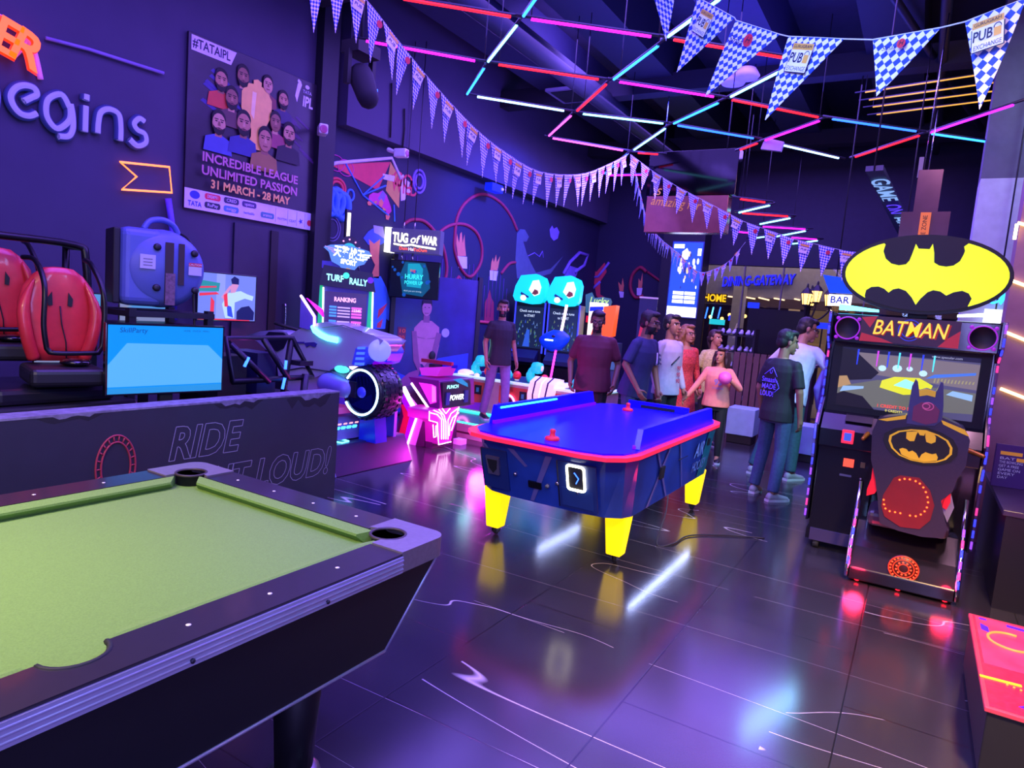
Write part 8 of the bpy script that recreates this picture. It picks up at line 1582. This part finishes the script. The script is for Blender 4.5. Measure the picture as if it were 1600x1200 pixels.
g = person('girl in pink sweatshirt and black leggings holding up a pink ball', (-2.02, 8.2, 0), 8, 1.36, (180, 122, 92), hyaw=-22, hpitch=-4, build=1.12, top=top('sweatshirt_pink', (232, 130, 120)), bottom=('leggings_black', (24, 22, 30), .8), shoes=SHB, sleeve=.95, female=True, hair='long', hairm=MATS['hair_dark_brown'], extra=girl, hem=.86,
           arms={'L': ((.33, -.03, 1.17), (.20, -.19, 1.29)), 'R': ((-.28, -.06, 1.2), (-.42, -.16, .98)), 'Lcurl': 1.0, 'Lpalm': (-.4, -.8, .2)}, feet={'L': (.11, -.06, 0), 'R': (-.1, .1, 0)})
wr, d = BALLP[0]; M_ = Matrix.Rotation(rad(8), 3, 'Z'); c = Vector((-2.02, 8.2, 0)) + M_ @ (wr + d * .065 + Vector((-.02, -.06, .0)))
b = MB(); b.ell((0, 0, 0), (.075, .075, .075), mat('ball_pink', (230, 90, 170), .4, emit=(220, 50, 170), es=.15), n=14, seg=20); tag(b.build('play_ball', loc=c), 'pink ball held up in the hand of the girl in pink', 'ball')
def boyprint(t, to, U, Hd, J, k, RU):
    P_ = mat('tee_print_violet', (110, 90, 240), .6, emit=(80, 60, 240), es=.5); b = MB(); u = RU @ -X1; y = .137; O_ = lambda x, z: U(x, y, z)
    b.text('Smaash', O_(.03, 1.24), u, Z1, .075 * k, P_, .01, 0, .004, .17); b.text('MADE', O_(.03, 1.17), u, Z1, .075 * k, P_, .01, 0, .004, .16); b.text('LOUD!', O_(.045, 1.095), u, Z1, .075 * k, P_, .02, 0, .004, .15); b.text('U', O_(.02, 1.32), u, Z1, .05 * k, P_, .01, 0, .004)
    for a, c in (((.10, 1.29), (.0, 1.37)), ((.0, 1.37), (-.06, 1.28)), ((-.06, 1.24), (-.1, 1.17)), ((-.1, 1.17), (-.05, 1.12))): b.tube([O_(*a) + RU @ Y1 * .004, O_(*c) + RU @ Y1 * .004], .003, P_, 4)
    b.build('back_print', to)
person('boy in black tee with violet back print and blue jeans, turned away', (-1.11, 6.92, 0), 150, 1.63, (150, 104, 84), hyaw=-28, hpitch=8, top=top('tee_black', (26, 24, 34)), bottom=JEANS, shoes=SHW, sleeve=.55, extra=boyprint, hair='tousled', feet={'L': (.17, -.02, 0), 'R': (-.14, .06, 0), 'Ryaw': -10, 'Lyaw': 25}, arms={'R': ((-.24, .0, 1.14), (-.25, -.04, .88))})
person('tall man in white shirt leaning over with arms spread, behind the boy in black', (-1.18, 7.95, 0), 155, 1.80, (160, 114, 92), lean=14, hyaw=-45, hpitch=6, build=1.12, top=top('shirt_white', (205, 200, 220)), bottom=JEANS2, shoes=SHW, sleeve=.55, glasses=True, arms={'L': ((.42, -.12, 1.22), (.5, -.3, .98)), 'R': ((-.34, -.1, 1.24), (-.3, -.36, 1.12))}, feet={'L': (.24, .1, 0), 'R': (-.12, -.05, 0)})
person('person in violet top mostly hidden behind the left edge of the racing cabinet', (-.70, 7.9, 0), 150, 1.60, (150, 104, 84), top=top('top_violet', (130, 100, 200)), bottom=DKT, shoes=SHB, sleeve=.9, female=True, hair='long')
person('child with reddish-brown hair in dark blue, seen behind the man in navy jersey', (-2.95, 8.3, 0), 30, 1.34, (170, 116, 90), hyaw=-40, top=top('top_dark_blue', (40, 52, 110)), bottom=DKT, shoes=SHB, sleeve=.6, hair='short', hairm=mat('hair_auburn', (120, 62, 40), .5, noise=.3, nscale=50))
